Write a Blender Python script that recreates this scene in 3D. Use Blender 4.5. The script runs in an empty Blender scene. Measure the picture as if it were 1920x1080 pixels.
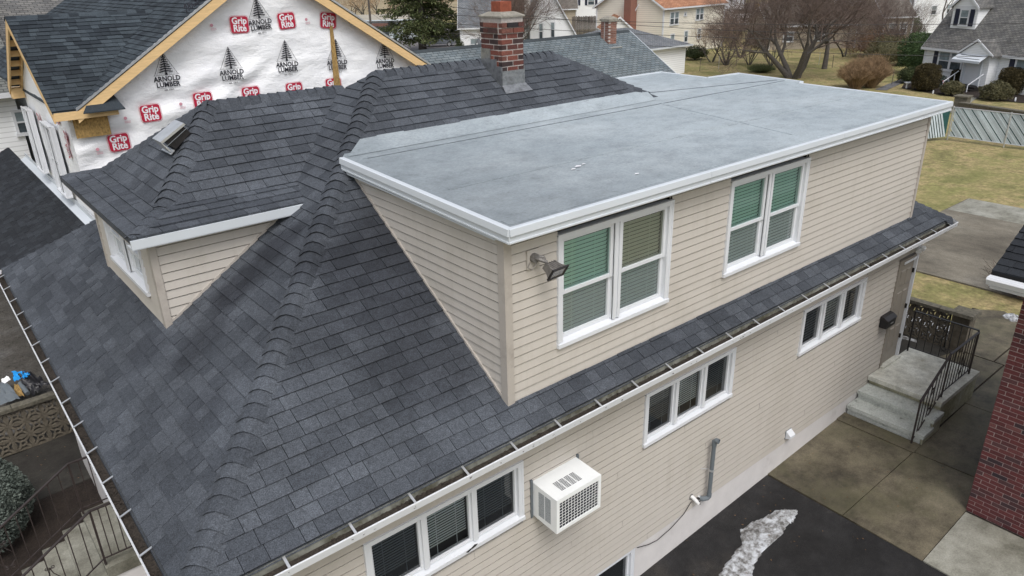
import bpy, bmesh, math, random
import numpy as np
from mathutils import Vector, Matrix, noise
R = random.Random(7)
scene = bpy.context.scene
col = scene.collection
rad = math.radians

# ------------------------------------------------------------------ camera
CP = np.array([-0.5915, -5.2780, 7.8804]); YAW, PITCH, ROLL, FPX = 50.797, 23.223, -1.420, 1385.28
def _basis():
    y, p, r = rad(YAW), rad(PITCH), rad(ROLL)
    f = np.array([math.cos(y)*math.cos(p), math.sin(y)*math.cos(p), -math.sin(p)])
    rt = np.array([math.sin(y), -math.cos(y), 0.0]); up = np.cross(rt, f)
    return rt*math.cos(r)+up*math.sin(r), -rt*math.sin(r)+up*math.cos(r), f
CR, CU, CF = _basis()
cam_data = bpy.data.cameras.new('camera'); cam = bpy.data.objects.new('camera', cam_data); col.objects.link(cam)
cam_data.sensor_width = 36.0; cam_data.lens = FPX*36.0/1920.0; cam_data.clip_start = 0.05; cam_data.clip_end = 3000
cam.matrix_world = Matrix(((CR[0], CU[0], -CF[0], CP[0]), (CR[1], CU[1], -CF[1], CP[1]), (CR[2], CU[2], -CF[2], CP[2]), (0, 0, 0, 1)))
scene.camera = cam

# ------------------------------------------------------------------ overcast daylight
world = bpy.data.worlds.new('World'); scene.world = world; world.use_nodes = True
wn = world.node_tree.nodes; wl = world.node_tree.links; wn.clear()
sky = wn.new('ShaderNodeTexSky'); sky.sky_type = 'NISHITA'; sky.sun_disc = False
sky.sun_elevation = rad(58); sky.sun_rotation = rad(205); sky.dust_density = 4.0; sky.air_density = 1.0; sky.ozone_density = 1.0
desat = wn.new('ShaderNodeHueSaturation'); desat.inputs['Saturation'].default_value = 0.42
bg = wn.new('ShaderNodeBackground'); bg.inputs['Strength'].default_value = 0.14
wo = wn.new('ShaderNodeOutputWorld')
wl.new(sky.outputs[0], desat.inputs['Color']); wl.new(desat.outputs[0], bg.inputs['Color']); wl.new(bg.outputs[0], wo.inputs['Surface'])
sun_data = bpy.data.lights.new('sun', 'SUN'); sun_data.energy = 1.0; sun_data.angle = rad(28); sun_data.color = (1.0, 0.985, 0.965)
sun = bpy.data.objects.new('sun', sun_data); col.objects.link(sun)
# sun in the south-west-ish, behind the camera's left shoulder: world direction to the sun
_el, _az = rad(58), rad(246)
sun.rotation_euler = Vector((math.cos(_el)*math.cos(_az), math.cos(_el)*math.sin(_az), math.sin(_el))).to_track_quat('Z', 'Y').to_euler()
sky.sun_rotation = rad(90) - _az
scene.view_settings.view_transform = 'Standard'; scene.view_settings.look = 'None'
scene.view_settings.exposure = 0.38; scene.view_settings.gamma = 1.0; scene.view_settings.use_curve_mapping = False

# ------------------------------------------------------------------ measuring helpers
def ray(px, py): return CF + CR*(px-960)/FPX - CU*(py-540)/FPX
def terrain(x, y):
    d = math.hypot(x-CP[0], y-CP[1]); t = min(max((d-36)/28, 0), 1)
    z = -1.0*t*t*(3-2*t)
    if x < 11.84: z += 0.048*(max(x, -6)-11.84)
    return z
def hitz(px, py, z): d = ray(px, py); return CP + d*(z-CP[2])/d[2]
def G(px, py):
    d = ray(px, py); t = 1.0
    while t < 900:
        p = CP+d*t
        if p[2] < terrain(p[0], p[1]): break
        t *= 1.004
    return (float(p[0]), float(p[1]), terrain(p[0], p[1]))
def at_depth(px, py, dep): p = CP + ray(px, py)*dep; return (float(p[0]), float(p[1]), float(p[2]))
def depth_of(p): return float(np.dot(np.array(p)-CP, CF))
def V(*a): return Vector(a)

# ------------------------------------------------------------------ materials
def newmat(name):
    m = bpy.data.materials.new(name); m.use_nodes = True
    nt = m.node_tree; nt.nodes.clear(); o = nt.nodes.new('ShaderNodeOutputMaterial')
    b = nt.nodes.new('ShaderNodeBsdfPrincipled'); nt.links.new(b.outputs[0], o.inputs[0])
    return m, nt, b
def nod(nt, t, **k):
    n = nt.nodes.new(t)
    for a, v in k.items():
        if a in n.inputs: n.inputs[a].default_value = v
        else: setattr(n, a, v)
    return n
def pos(nt, scale=(1, 1, 1)):
    g = nt.nodes.new('ShaderNodeNewGeometry'); mp = nod(nt, 'ShaderNodeMapping'); mp.inputs['Scale'].default_value = scale
    nt.links.new(g.outputs['Position'], mp.inputs['Vector']); return mp.outputs[0]
def noi(nt, vec, scale, detail=4, rough=.6):
    n = nod(nt, 'ShaderNodeTexNoise'); n.inputs['Scale'].default_value = scale; n.inputs['Detail'].default_value = detail; n.inputs['Roughness'].default_value = rough
    nt.links.new(vec, n.inputs['Vector']); return n.outputs[0]
def ramp(nt, fac, stops):
    r = nt.nodes.new('ShaderNodeValToRGB'); e = r.color_ramp.elements
    while len(e) < len(stops): e.new(.5)
    for i, (p, c) in enumerate(stops):
        e[i].position = p; e[i].color = (c[0], c[1], c[2], 1) if hasattr(c, '__len__') else (c, c, c, 1)
    nt.links.new(fac, r.inputs[0]); return r.outputs[0]
def mix(nt, fac, a, b, mode='MIX'):
    m = nt.nodes.new('ShaderNodeMix'); m.data_type = 'RGBA'; m.blend_type = mode
    for s, v in ((m.inputs[0], fac), (m.inputs[6], a), (m.inputs[7], b)):
        if isinstance(v, bpy.types.NodeSocket): nt.links.new(v, s)
        elif hasattr(v, '__len__'): s.default_value = (v[0], v[1], v[2], 1)
        else: s.default_value = v
    return m.outputs[2]
def mth(nt, op, a, b=0.0, c=None):
    m = nt.nodes.new('ShaderNodeMath'); m.operation = op
    for i, v in enumerate((a, b, c)):
        if v is None: continue
        if isinstance(v, bpy.types.NodeSocket): nt.links.new(v, m.inputs[i])
        else: m.inputs[i].default_value = v
    return m.outputs[0]
def tone(nt):
    a = nod(nt, 'ShaderNodeAttribute'); a.attribute_name = 'tone'
    o = nt.nodes.new('ShaderNodeObjectInfo')
    return mth(nt, 'FRACT', mth(nt, 'ADD', a.outputs['Fac'], o.outputs['Random']))
def bump(nt, b, h, strength, dist):
    n = nt.nodes.new('ShaderNodeBump'); n.inputs['Strength'].default_value = strength; n.inputs['Distance'].default_value = dist
    nt.links.new(h, n.inputs['Height']); nt.links.new(n.outputs[0], b.inputs['Normal'])
def simple(name, c, rough=.6, metal=0., var=.12, scale=6., bmp=0., bscale=60., spec=.4, dirt=None, stretch=(1, 1, 1), tn=0., streaks=None):
    m, nt, b = newmat(name); p = pos(nt, stretch)
    n = noi(nt, p, scale)
    lo = [x*(1-var) for x in c]; hi = [min(x*(1+var), .95) for x in c]
    cc = ramp(nt, n, [(.3, lo), (.7, hi)])
    if tn: cc = mix(nt, 1.0, cc, ramp(nt, tone(nt), [(0, 1-tn), (1, 1+tn*.6)]), 'MULTIPLY')
    if dirt:
        dn = noi(nt, pos(nt, (1, 1, 1)), dirt[1], 6, .7); cc = mix(nt, ramp(nt, dn, [(dirt[2], 0), (min(dirt[2]+.2, 1), dirt[3])]), cc, dirt[0])
    if streaks: cc = mix(nt, mth(nt, 'MULTIPLY', ramp(nt, noi(nt, pos(nt, (5, 5, .45)), 1.4, 5, .7), [(.5, 0), (.72, streaks[1])]), ramp(nt, noi(nt, pos(nt), .7, 3), [(.4, .2), (.65, 1)])), cc, streaks[0])
    nt.links.new(cc, b.inputs['Base Color'])
    b.inputs['Roughness'].default_value = rough; b.inputs['Metallic'].default_value = metal
    b.inputs['Specular IOR Level'].default_value = spec
    if bmp: bump(nt, b, noi(nt, p, bscale, 3), bmp, .01)
    return m
def shingle_mat(name, dark, light, stains=False, speck=260.):
    m, nt, b = newmat(name); p = pos(nt)
    cc = ramp(nt, tone(nt), [(0, dark), (.45, [(a+c)/2 for a, c in zip(dark, light)]), (1, light)])
    g = noi(nt, p, speck, 2, .8)
    cc = mix(nt, 1.0, cc, ramp(nt, g, [(.28, .45), (.5, 1.0), (.72, 1.75)]), 'MULTIPLY')
    cc = mix(nt, 1.0, cc, ramp(nt, noi(nt, p, 24, 4, .7), [(.3, .82), (.7, 1.2)]), 'MULTIPLY')
    big = noi(nt, p, .75, 6, .62)
    cc = mix(nt, 1.0, cc, ramp(nt, big, [(.32, .74), (.5, 1.), (.68, 1.3)]), 'MULTIPLY')
    rough = .85
    if stains:   # damp patches under the dormers where melt water has soaked the shingles
        acc = None
        for (cx, cy, cz), (sx, sy, sz), amt in stains:
            mp = nod(nt, 'ShaderNodeMapping'); mp.vector_type = 'POINT'
            gg = nt.nodes.new('ShaderNodeNewGeometry')
            sub = nod(nt, 'ShaderNodeVectorMath', operation='SUBTRACT'); sub.inputs[1].default_value = (cx, cy, cz)
            dv = nod(nt, 'ShaderNodeVectorMath', operation='DIVIDE'); dv.inputs[1].default_value = (sx, sy, sz)
            ln = nod(nt, 'ShaderNodeVectorMath', operation='LENGTH')
            nt.links.new(gg.outputs['Position'], sub.inputs[0]); nt.links.new(sub.outputs[0], dv.inputs[0]); nt.links.new(dv.outputs[0], ln.inputs[0])
            d = mth(nt, 'ADD', ln.outputs['Value'], mth(nt, 'MULTIPLY', mth(nt, 'SUBTRACT', noi(nt, pos(nt), 2.2, 5, .7), .5), 1.3))
            f = ramp(nt, d, [(.45, amt), (1.0, 0.)])
            acc = f if acc is None else mth(nt, 'MAXIMUM', acc, f)
        cc = mix(nt, acc, cc, mix(nt, 1.0, cc, (.36, .36, .39), 'MULTIPLY'))
    nt.links.new(cc, b.inputs['Base Color']); b.inputs['Roughness'].default_value = rough; b.inputs['Specular IOR Level'].default_value = .3
    bump(nt, b, g, .5, .004)
    return m
def glass_mat(name, tint, veil=0., veilc=(.4, .42, .43), rough=.03):
    m = bpy.data.materials.new(name); m.use_nodes = True; nt = m.node_tree; nt.nodes.clear()
    o = nt.nodes.new('ShaderNodeOutputMaterial'); t = nod(nt, 'ShaderNodeBsdfTransparent'); t.inputs[0].default_value = (*tint, 1)
    g = nod(nt, 'ShaderNodeBsdfGlossy'); g.inputs['Roughness'].default_value = rough; fr = nod(nt, 'ShaderNodeFresnel'); fr.inputs[0].default_value = 1.5
    mx = nt.nodes.new('ShaderNodeMixShader'); fm = mth(nt, 'MULTIPLY', fr.outputs[0], 2.0)
    nt.links.new(fm, mx.inputs[0]); nt.links.new(t.outputs[0], mx.inputs[1]); nt.links.new(g.outputs[0], mx.inputs[2])
    last = mx.outputs[0]
    if veil:
        d = nod(nt, 'ShaderNodeBsdfDiffuse'); d.inputs[0].default_value = (*veilc, 1); m2 = nt.nodes.new('ShaderNodeMixShader')
        m2.inputs[0].default_value = veil; nt.links.new(last, m2.inputs[1]); nt.links.new(d.outputs[0], m2.inputs[2]); last = m2.outputs[0]
    nt.links.new(last, o.inputs[0]); return m
M = {}
STAINS = [((3.15, 1.75, 4.75), (.95, 1.35, 1.3), .8), ((3.0, .75, 4.1), (.8, .8, .8), .6), ((2.2, 1.3, 4.4), (.5, .35, .5), .4), ((1.9, 2.75, 4.6), (.6, .36, .6), .9), ((2.5, 2.75, 5.0), (.5, .35, .5), .8),
          ((1.35, 2.45, 4.2), (.5, .35, .5), .6), ((.9, 3.2, 3.9), (.35, .5, .5), .5), ((1.0, 1.4, 4.0), (.4, .4, .4), .35), ((.6, 6.5, 3.7), (.5, 1.6, .5), .35), ((5.6, -.1, 3.6), (2.4, .35, .5), .35)]
M['shingle'] = shingle_mat('shingle', (.044, .050, .060), (.068, .076, .089), STAINS, 95.)
M['shingle_new'] = shingle_mat('shingle_new', (.014, .019, .025), (.05, .064, .076))
M['shingle_porch'] = shingle_mat('shingle_porch', (.013, .015, .019), (.026, .03, .036))
M['siding'] = simple('siding', (.505, .472, .428), .5, var=.03, scale=1.3, dirt=((.40, .37, .32), .9, .52, .55), bmp=.05, bscale=25, stretch=(1, 1, 5), streaks=((.34, .31, .26), .38))
M['corner'] = simple('corner_trim', (.44, .405, .365), .5, var=.06, scale=3, dirt=((.22, .19, .17), 3, .5, .5))
M['white'] = simple('white_trim', (.66, .68, .71), .4, var=.03, scale=3, dirt=((.45, .44, .42), 7, .62, .5))
M['fascia'] = simple('white_fascia', (.57, .61, .65), .35, var=.02, scale=2)
M['alu'] = simple('aluminium', (.62, .63, .64), .35, .7, var=.1, scale=8)
M['gutter_in'] = simple('gutter_inside', (.20, .20, .17), .8, var=.4, scale=9, dirt=((.06, .055, .03), 5, .45, .9))
M['debris'] = simple('gutter_debris', (.035, .028, .022), .95, var=.6, scale=60, bmp=1., bscale=60)
M['dark'] = simple('dark_interior', (.018, .018, .02), .7)
M['blind'] = simple('blind', (.84, .86, .85), .6, var=.02)
M['blind_grey'] = simple('blind_grey', (.74, .79, .83), .6, var=.03)
M['glass'] = glass_mat('glass', (.88, .92, .92))
M['glass_green'] = glass_mat('glass_green', (.74, .95, .87), .14, (.30, .55, .47))
M['glass_olive'] = glass_mat('glass_olive', (.78, .82, .72), .18, (.38, .42, .34))
M['glass_screen'] = glass_mat('glass_screen', (.74, .88, .85), .30, (.33, .38, .38))
M['glass_dark'] = glass_mat('glass_dark', (.38, .41, .43), .08, (.14, .16, .18))
M['foundation'] = simple('painted_foundation', (.62, .60, .59), .8, var=.06, scale=3, bmp=.3, bscale=30, dirt=((.35, .32, .3), 2.0, .58, .5))
M['door'] = simple('beige_door', (.26, .235, .20), .5, var=.05)
M['black'] = simple('black_metal', (.02, .018, .018), .45, var=.3, scale=20)
M['rail_brown'] = simple('brown_iron', (.035, .026, .025), .5, var=.3, scale=20)
M['blackplastic'] = simple('black_plastic', (.015, .015, .017), .5)
M['ac'] = simple('ac_white', (.80, .82, .82), .45, var=.03, dirt=((.5, .46, .4), 12, .68, .5))
M['coil'] = simple('ac_coil', (.02, .022, .03), .5, .3)
M['pvc'] = simple('grey_pvc', (.13, .15, .165), .45, var=.06)
M['whitepvc'] = simple('white_pvc', (.75, .75, .74), .4)
M['bronze'] = simple('floodlight_metal', (.20, .19, .18), .5, .3, var=.25, scale=25)
M['lens'] = glass_mat('lamp_glass', (.8, .8, .78), .3, (.5, .48, .45), .2)
M['flash'] = simple('lead_flashing', (.33, .34, .35), .35, .75, var=.25, scale=14, bmp=.4, bscale=18, dirt=((.12, .12, .12), 6, .5, .8))
M['mortar'] = simple('mortar', (.46, .42, .39), .9, var=.2, scale=25, bmp=.6, bscale=90)
M['mortar_dark'] = simple('mortar_grey', (.38, .32, .31), .9, var=.2, scale=25)
def brick_mat(name, cols, dirt=.5):
    m, nt, b = newmat(name); p = pos(nt)
    n = len(cols); cc = ramp(nt, tone(nt), [((i+.0)/max(n-1, 1), c) for i, c in enumerate(cols)])
    d = ramp(nt, noi(nt, p, 45, 5, .75), [(.3, .45), (.55, 1.), (.75, 1.35)])
    cc = mix(nt, dirt*1.2 if dirt < .8 else 1., cc, d, 'MULTIPLY')
    nt.links.new(cc, b.inputs['Base Color']); b.inputs['Roughness'].default_value = .9
    bump(nt, b, noi(nt, p, 70, 4), .6, .006); return m
M['brick'] = brick_mat('chimney_brick', [(.02, .018, .02), (.05, .025, .022), (.15, .045, .032), (.23, .075, .05), (.035, .024, .024), (.10, .034, .027), (.18, .055, .04), (.03, .022, .022), (.26, .10, .07), (.07, .03, .025)], .95)
M['brick_wall'] = brick_mat('wall_brick', [(.045, .028, .032), (.11, .028, .03), (.135, .035, .036), (.09, .024, .026), (.12, .03, .032), (.16, .06, .058), (.03, .02, .026)], .7)
M['brick_far'] = brick_mat('far_brick', [(.22, .10, .075), (.30, .15, .11), (.17, .08, .06), (.27, .16, .13)], .5)
M['crown'] = simple('mortar_crown', (.25, .235, .20), .9, var=.25, scale=12, bmp=.8, bscale=30)
M['terra'] = simple('terracotta', (.24, .065, .035), .8, var=.25, scale=14)
M['lumber'] = simple('pine_lumber', (.72, .50, .25), .7, var=.1, scale=5, stretch=(1, 6, 6), dirt=((.5, .3, .12), 9, .62, .5))
M['osb'] = simple('osb_board', (.34, .22, .08), .8, var=.45, scale=30, bmp=.3, stretch=(1, 1, .6))
M['stone_cap'] = simple('mossy_concrete', (.12, .11, .085), .95, var=.35, scale=14, bmp=.8, bscale=45)
M['breeze'] = simple('breeze_block', (.15, .13, .10), .95, var=.3, scale=10, bmp=.7, bscale=60)
M['bark'] = simple('bark', (.095, .085, .075), .95, var=.35, scale=6, bmp=.6, bscale=25, stretch=(3, 3, 1))
M['twig'] = simple('twig', (.14, .105, .09), .95, var=.3, scale=2, tn=.4)
M['twig_red'] = simple('twig_red', (.15, .108, .092), .95, var=.3, scale=2, tn=.4)
M['twig_tan'] = simple('twig_tan', (.30, .205, .12), .95, var=.3, scale=2, tn=.4)
def leaf_mat(name, c1, c2):
    m, nt, b = newmat(name); cc = ramp(nt, tone(nt), [(0, c1), (1, c2)])
    cc = mix(nt, 1.0, cc, ramp(nt, noi(nt, pos(nt), 1.7, 3), [(.3, .65), (.7, 1.3)]), 'MULTIPLY')
    nt.links.new(cc, b.inputs['Base Color']); b.inputs['Roughness'].default_value = .7; b.inputs['Specular IOR Level'].default_value = .25; return m
M['needle'] = leaf_mat('needles', (.05, .07, .028), (.125, .14, .06))
M['yew'] = leaf_mat('yew_leaves', (.022, .032, .012), (.055, .07, .025))
M['yew_brown'] = leaf_mat('bronzed_yew', (.03, .024, .01), (.075, .06, .025))
M['rhodo'] = leaf_mat('rhododendron_leaves', (.03, .06, .025), (.09, .14, .055))
M['grey_leaf'] = leaf_mat('grey_green_leaves', (.06, .078, .068), (.14, .165, .145))
M['olive_leaf'] = leaf_mat('olive_leaves', (.06, .06, .03), (.14, .125, .065))
M['brown_leaf'] = leaf_mat('brown_leaves', (.09, .05, .025), (.22, .13, .07))
M['car_silver'] = simple('silver_paint', (.23, .25, .28), .25, .4, var=.02)
M['car_black'] = simple('black_paint', (.02, .022, .026), .2, .2, var=.02)
M['car_white'] = simple('white_paint', (.75, .76, .78), .3, var=.02)
M['car_glass'] = simple('car_glass', (.03, .04, .05), .1, var=.02)
M['tyre'] = simple('tyre', (.02, .02, .02), .9)
M['yellow'] = simple('yellow_sign', (.75, .42, .02), .5, var=.03)
M['blue_tarp'] = simple('blue_tarp', (.01, .28, .72), .45, var=.1, scale=6)
M['black_wrap'] = simple('black_wrap', (.018, .018, .022), .4, var=.3, scale=8)
M['concrete'] = None

# housewrap: thin white plastic with fine crinkles
m, nt, b = newmat('housewrap'); p = pos(nt, (1, 1, 2.2))
cc = ramp(nt, noi(nt, pos(nt), 1.2, 3), [(.3, (.84, .85, .88)), (.7, (.92, .93, .94))])
nt.links.new(cc, b.inputs['Base Color']); b.inputs['Roughness'].default_value = .7; b.inputs['Specular IOR Level'].default_value = .25
w1 = noi(nt, p, 4.0, 7, .62); w2 = noi(nt, pos(nt), 30, 3, .6)
bump(nt, b, mth(nt, 'ADD', w1, mth(nt, 'MULTIPLY', w2, .18)), .55, .05); M['wrap'] = m
M['red_print'] = simple('red_print', (.45, .015, .05), .5, var=.06)
M['black_print'] = simple('black_print', (.025, .025, .035), .5, var=.1)
M['white_print'] = simple('white_print', (.8, .8, .83), .5, var=.02)
M['pink_print'] = simple('pale_red_print', (.62, .30, .36), .5, var=.05)

# grey rubber membrane with dust streaks
m, nt, b = newmat('membrane'); P1 = pos(nt)
base = ramp(nt, noi(nt, pos(nt, (.7, 1.1, 1)), .9, 8, .62), [(.28, (.265, .308, .335)), (.5, (.33, .375, .402)), (.72, (.39, .435, .46))])
fine = ramp(nt, noi(nt, pos(nt, (1, 1.4, 1)), 26, 7, .8), [(.28, .72), (.5, 1.0), (.75, 1.22)])
base = mix(nt, 1.0, base, fine, 'MULTIPLY')
blot = ramp(nt, noi(nt, pos(nt, (1, 1.3, 1)), 3.1, 9, .75), [(.34, .80), (.5, 1.0), (.66, 1.12)]); base = mix(nt, 1.0, base, blot, 'MULTIPLY')
sx = nod(nt, 'ShaderNodeSeparateXYZ'); g_ = nt.nodes.new('ShaderNodeNewGeometry'); nt.links.new(g_.outputs['Position'], sx.inputs[0])
wob = mth(nt, 'MULTIPLY', mth(nt, 'SUBTRACT', noi(nt, P1, 1.3, 8, .75), .5), 2.6)
near_tone = nod(nt, 'ShaderNodeMapRange'); nt.links.new(mth(nt, 'ADD', mth(nt, 'ADD', sx.outputs[0], mth(nt, 'MULTIPLY', sx.outputs[1], .55)), wob), near_tone.inputs[0]); near_tone.inputs[1].default_value = 3.6; near_tone.inputs[2].default_value = 8.5; near_tone.inputs[3].default_value = .60; near_tone.inputs[4].default_value = 1.0
base = mix(nt, 1.0, base, near_tone.outputs[0], 'MULTIPLY')  # membrane tone darkens towards its near left end, with a wavering edge
scr = ramp(nt, noi(nt, pos(nt, (1, 3.5, 1)), 7.5, 2, .4), [(.5, 0), (.505, 1), (.512, 1), (.517, 0)]); msk = ramp(nt, noi(nt, P1, 2.0, 2, .5), [(.52, 0), (.58, .35)])
base = mix(nt, mth(nt, 'MULTIPLY', scr, msk), base, (.12, .13, .14))
spots = ramp(nt, noi(nt, pos(nt, (1, 1.7, 1)), 5.5, 3, .6), [(.70, 0), (.76, .6)]); base = mix(nt, spots, base, (.12, .13, .145))
nt.links.new(base, b.inputs['Base Color']); b.inputs['Roughness'].default_value = .62; b.inputs['Specular IOR Level'].default_value = .4
bump(nt, b, noi(nt, pos(nt, (1, 1.5, 1)), 3.2, 8, .72), .5, .03); M['membrane'] = m
M['membrane_dark'] = simple('membrane_seam', (.13, .15, .165), .6, var=.25, scale=5)

def ground_mat(name, stops, scale=1.0, fine=40, bmp=.6, bd=.03, rough=.95, det=8, stretch=(1, 1, 1), f2=(.6, 1.35), mid=5, mrange=(.72, 1.22), green=None):
    m, nt, b = newmat(name); p = pos(nt, stretch)
    cc = ramp(nt, noi(nt, p, scale, det, .66), stops)
    cc = mix(nt, 1., cc, ramp(nt, noi(nt, pos(nt), fine, 4, .8), [(.3, f2[0]), (.5, 1.), (.7, f2[1])]), 'MULTIPLY')
    if mid: cc = mix(nt, 1., cc, ramp(nt, noi(nt, pos(nt, stretch), scale*mid, 7, .75), [(.32, mrange[0]), (.5, 1.), (.68, mrange[1])]), 'MULTIPLY')
    if green: cc = mix(nt, ramp(nt, noi(nt, pos(nt), green[0], 5, .7), [(.46, 0), (.62, green[1])]), cc, green[2])
    nt.links.new(cc, b.inputs['Base Color']); b.inputs['Roughness'].default_value = rough; b.inputs['Specular IOR Level'].default_value = .3
    bump(nt, b, noi(nt, pos(nt), fine*.6, 5, .7), bmp, bd); return m
M['grass'] = ground_mat('winter_grass', [(.27, (.125, .105, .05)), (.42, (.20, .185, .075)), (.52, (.31, .245, .125)), (.62, (.24, .22, .09)), (.75, (.36, .295, .165))], .5, 9, .8, .05, mrange=(.6, 1.4), green=(.32, .5, (.165, .175, .055)), mid=7)
M['grass_far'] = ground_mat('far_grass', [(.3, (.12, .12, .045)), (.5, (.20, .18, .07)), (.7, (.27, .22, .105))], .35, 5, .6, .05)
M['concrete_wet'] = ground_mat('wet_concrete', [(.27, (.034, .030, .025)), (.42, (.075, .065, .046)), (.55, (.125, .108, .075)), (.75, (.175, .155, .11))], .5, 50, .3, .006, .6, f2=(.66, 1.3), mid=4, mrange=(.55, 1.25), green=(.9, .5, (.095, .09, .05)))
M['concrete_dry'] = ground_mat('dry_concrete', [(.3, (.12, .115, .085)), (.45, (.21, .205, .17)), (.7, (.31, .31, .275))], .5, 45, .3, .006, .85, f2=(.72, 1.2), mid=4, mrange=(.68, 1.2))
M['concrete_back'] = ground_mat('back_concrete', [(.3, (.075, .065, .05)), (.45, (.13, .115, .09)), (.55, (.175, .158, .125)), (.7, (.235, .22, .19))], .28, 30, .3, .006, .8, stretch=(1, .6, 1), f2=(.7, 1.25), mid=5, mrange=(.62, 1.3))
M['stoop'] = ground_mat('stoop_concrete', [(.28, (.26, .235, .18)), (.42, (.46, .45, .39)), (.6, (.60, .60, .54)), (.8, (.65, .65, .59))], 1.5, 60, .3, .006, .8, f2=(.8, 1.12))
M['bluestone'] = ground_mat('painted_step', [(.3, (.22, .23, .21)), (.40, (.44, .46, .43)), (.7, (.52, .545, .515))], 6, 50, .3, .006, .75, f2=(.8, 1.12))
M['asphalt'] = ground_mat('asphalt', [(.3, (.009, .0085, .0085)), (.55, (.017, .0165, .017)), (.8, (.036, .031, .026))], .9, 90, .9, .012, .6, f2=(.45, 2.2), mid=5, mrange=(.6, 1.5))
M['road'] = ground_mat('road', [(.3, (.10, .10, .105)), (.7, (.15, .15, .155))], .3, 8, .2, .01, .85)
M['lot'] = ground_mat('parking_lot', [(.3, (.13, .12, .12)), (.7, (.19, .175, .175))], .2, 4, .2, .01, .85)
M['dirt'] = ground_mat('dirt', [(.3, (.05, .045, .038)), (.55, (.085, .078, .068)), (.8, (.15, .145, .14))], 1.2, 22, 1., .05, .95)
M['stoop_side'] = ground_mat('mossy_concrete_side', [(.3, (.16, .15, .09)), (.45, (.30, .29, .20)), (.7, (.42, .41, .33))], 1.6, 50, .3, .006, .85)
M['mulch'] = ground_mat('mulch', [(.3, (.018, .013, .011)), (.7, (.04, .030, .024))], 3, 40, 1., .04, .95)
M['darkpath'] = ground_mat('damp_path', [(.3, (.022, .020, .018)), (.7, (.045, .042, .036))], 1.2, 60, .4, .01, .8)
M['tanfield'] = ground_mat('tan_field', [(.3, (.23, .19, .12)), (.7, (.33, .27, .17))], .1, 2, .4, .05)
m, nt, b = newmat('snow'); p = pos(nt)
cc = ramp(nt, noi(nt, p, 9, 8, .7), [(.38, (.10, .095, .09)), (.47, (.27, .27, .27)), (.57, (.52, .54, .57)), (.72, (.72, .75, .79))])
nt.links.new(cc, b.inputs['Base Color']); b.inputs['Roughness'].default_value = .6; bump(nt, b, noi(nt, p, 18, 6, .7), 1., .04); M['snow'] = m
def clap_mat(name, c, lines=.115, rough=.6):   # clapboard so far off that a board is about a pixel: lap shade is drawn in the colour
    m, nt, b = newmat(name); sx = nod(nt, 'ShaderNodeSeparateXYZ'); g = nt.nodes.new('ShaderNodeNewGeometry'); nt.links.new(g.outputs['Position'], sx.inputs[0])
    saw = mth(nt, 'FRACT', mth(nt, 'DIVIDE', sx.outputs[2], lines))
    cc = ramp(nt, noi(nt, pos(nt), .6, 4), [(.3, [x*.93 for x in c]), (.7, c)])
    ln = ramp(nt, saw, [(0, .62), (.12, .8), (.22, 1.)]); cc = mix(nt, 1., cc, ln, 'MULTIPLY')
    nt.links.new(cc, b.inputs['Base Color']); b.inputs['Roughness'].default_value = rough; return m
M['clap_white'] = clap_mat('white_clapboard', (.86, .88, .90)); M['clap_beige'] = clap_mat('cream_clapboard', (.80, .76, .66), .2)
M['clap_grey'] = clap_mat('pale_grey_clapboard', (.74, .74, .72)); M['clap_tan'] = clap_mat('tan_clapboard', (.38, .33, .26)); M['clap_w2'] = clap_mat('white_lap', (.88, .9, .92), .18)
def farroof_mat(name, d, l, row=.14, w=.3, ax=0):
    m, nt, b = newmat(name); tc = nt.nodes.new('ShaderNodeTexCoord')
    br = nod(nt, 'ShaderNodeTexBrick'); mp = nod(nt, 'ShaderNodeMapping'); nt.links.new(tc.outputs['UV'], mp.inputs[0]); nt.links.new(mp.outputs[0], br.inputs[0])
    br.inputs['Color1'].default_value = (*d, 1); br.inputs['Color2'].default_value = (*l, 1); br.inputs['Mortar'].default_value = (*[x*.35 for x in d], 1)
    br.inputs['Scale'].default_value = 1.; br.inputs['Mortar Size'].default_value = .014; br.inputs['Brick Width'].default_value = w; br.inputs['Row Height'].default_value = row; br.inputs['Bias'].default_value = .0
    cc = mix(nt, 1., br.outputs[0], ramp(nt, noi(nt, pos(nt), .9, 6, .7), [(.3, .72), (.7, 1.3)]), 'MULTIPLY')
    nt.links.new(cc, b.inputs['Base Color']); b.inputs['Roughness'].default_value = .9; bump(nt, b, br.outputs['Fac'], .4, -.01); return m
M['roof_grey'] = farroof_mat('grey_shingles', (.10, .125, .14), (.155, .18, .19)); M['roof_old'] = farroof_mat('old_grey_shingles', (.10, .10, .10), (.17, .165, .155))
M['roof_slate'] = farroof_mat('slate_grey_shingles', (.12, .13, .145), (.17, .18, .19)); M['roof_orange'] = farroof_mat('orange_brown_shingles', (.30, .135, .07), (.42, .21, .12), .14, .5)
M['roof_green'] = farroof_mat('grey_green_shingles', (.115, .12, .115), (.18, .185, .17)); M['roof_brown'] = farroof_mat('brown_shingles', (.12, .105, .09), (.18, .16, .14))
M['roof_dark'] = farroof_mat('dark_shingles', (.02, .021, .022), (.035, .036, .037))
M['shutter'] = simple('navy_shutter', (.018, .022, .045), .5)
M['win_dark'] = simple('dark_window_glass', (.06, .075, .085), .12, var=.4, scale=3)
M['win_pale'] = simple('pale_window_glass', (.22, .27, .29), .15, var=.25, scale=3)
M['fence_wood'] = simple('weathered_fence', (.11, .095, .085), .9, var=.35, scale=5, stretch=(4, 4, .4), tn=.35)
M['store_white'] = simple('white_block', (.62, .68, .72), .8, var=.1)
M['flatroof_tan'] = simple('tan_flat_roof', (.36, .33, .27), .9, var=.12, scale=.4)
M['mesh_green'] = simple('green_screen', (.02, .075, .07), .8, var=.2)
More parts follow.
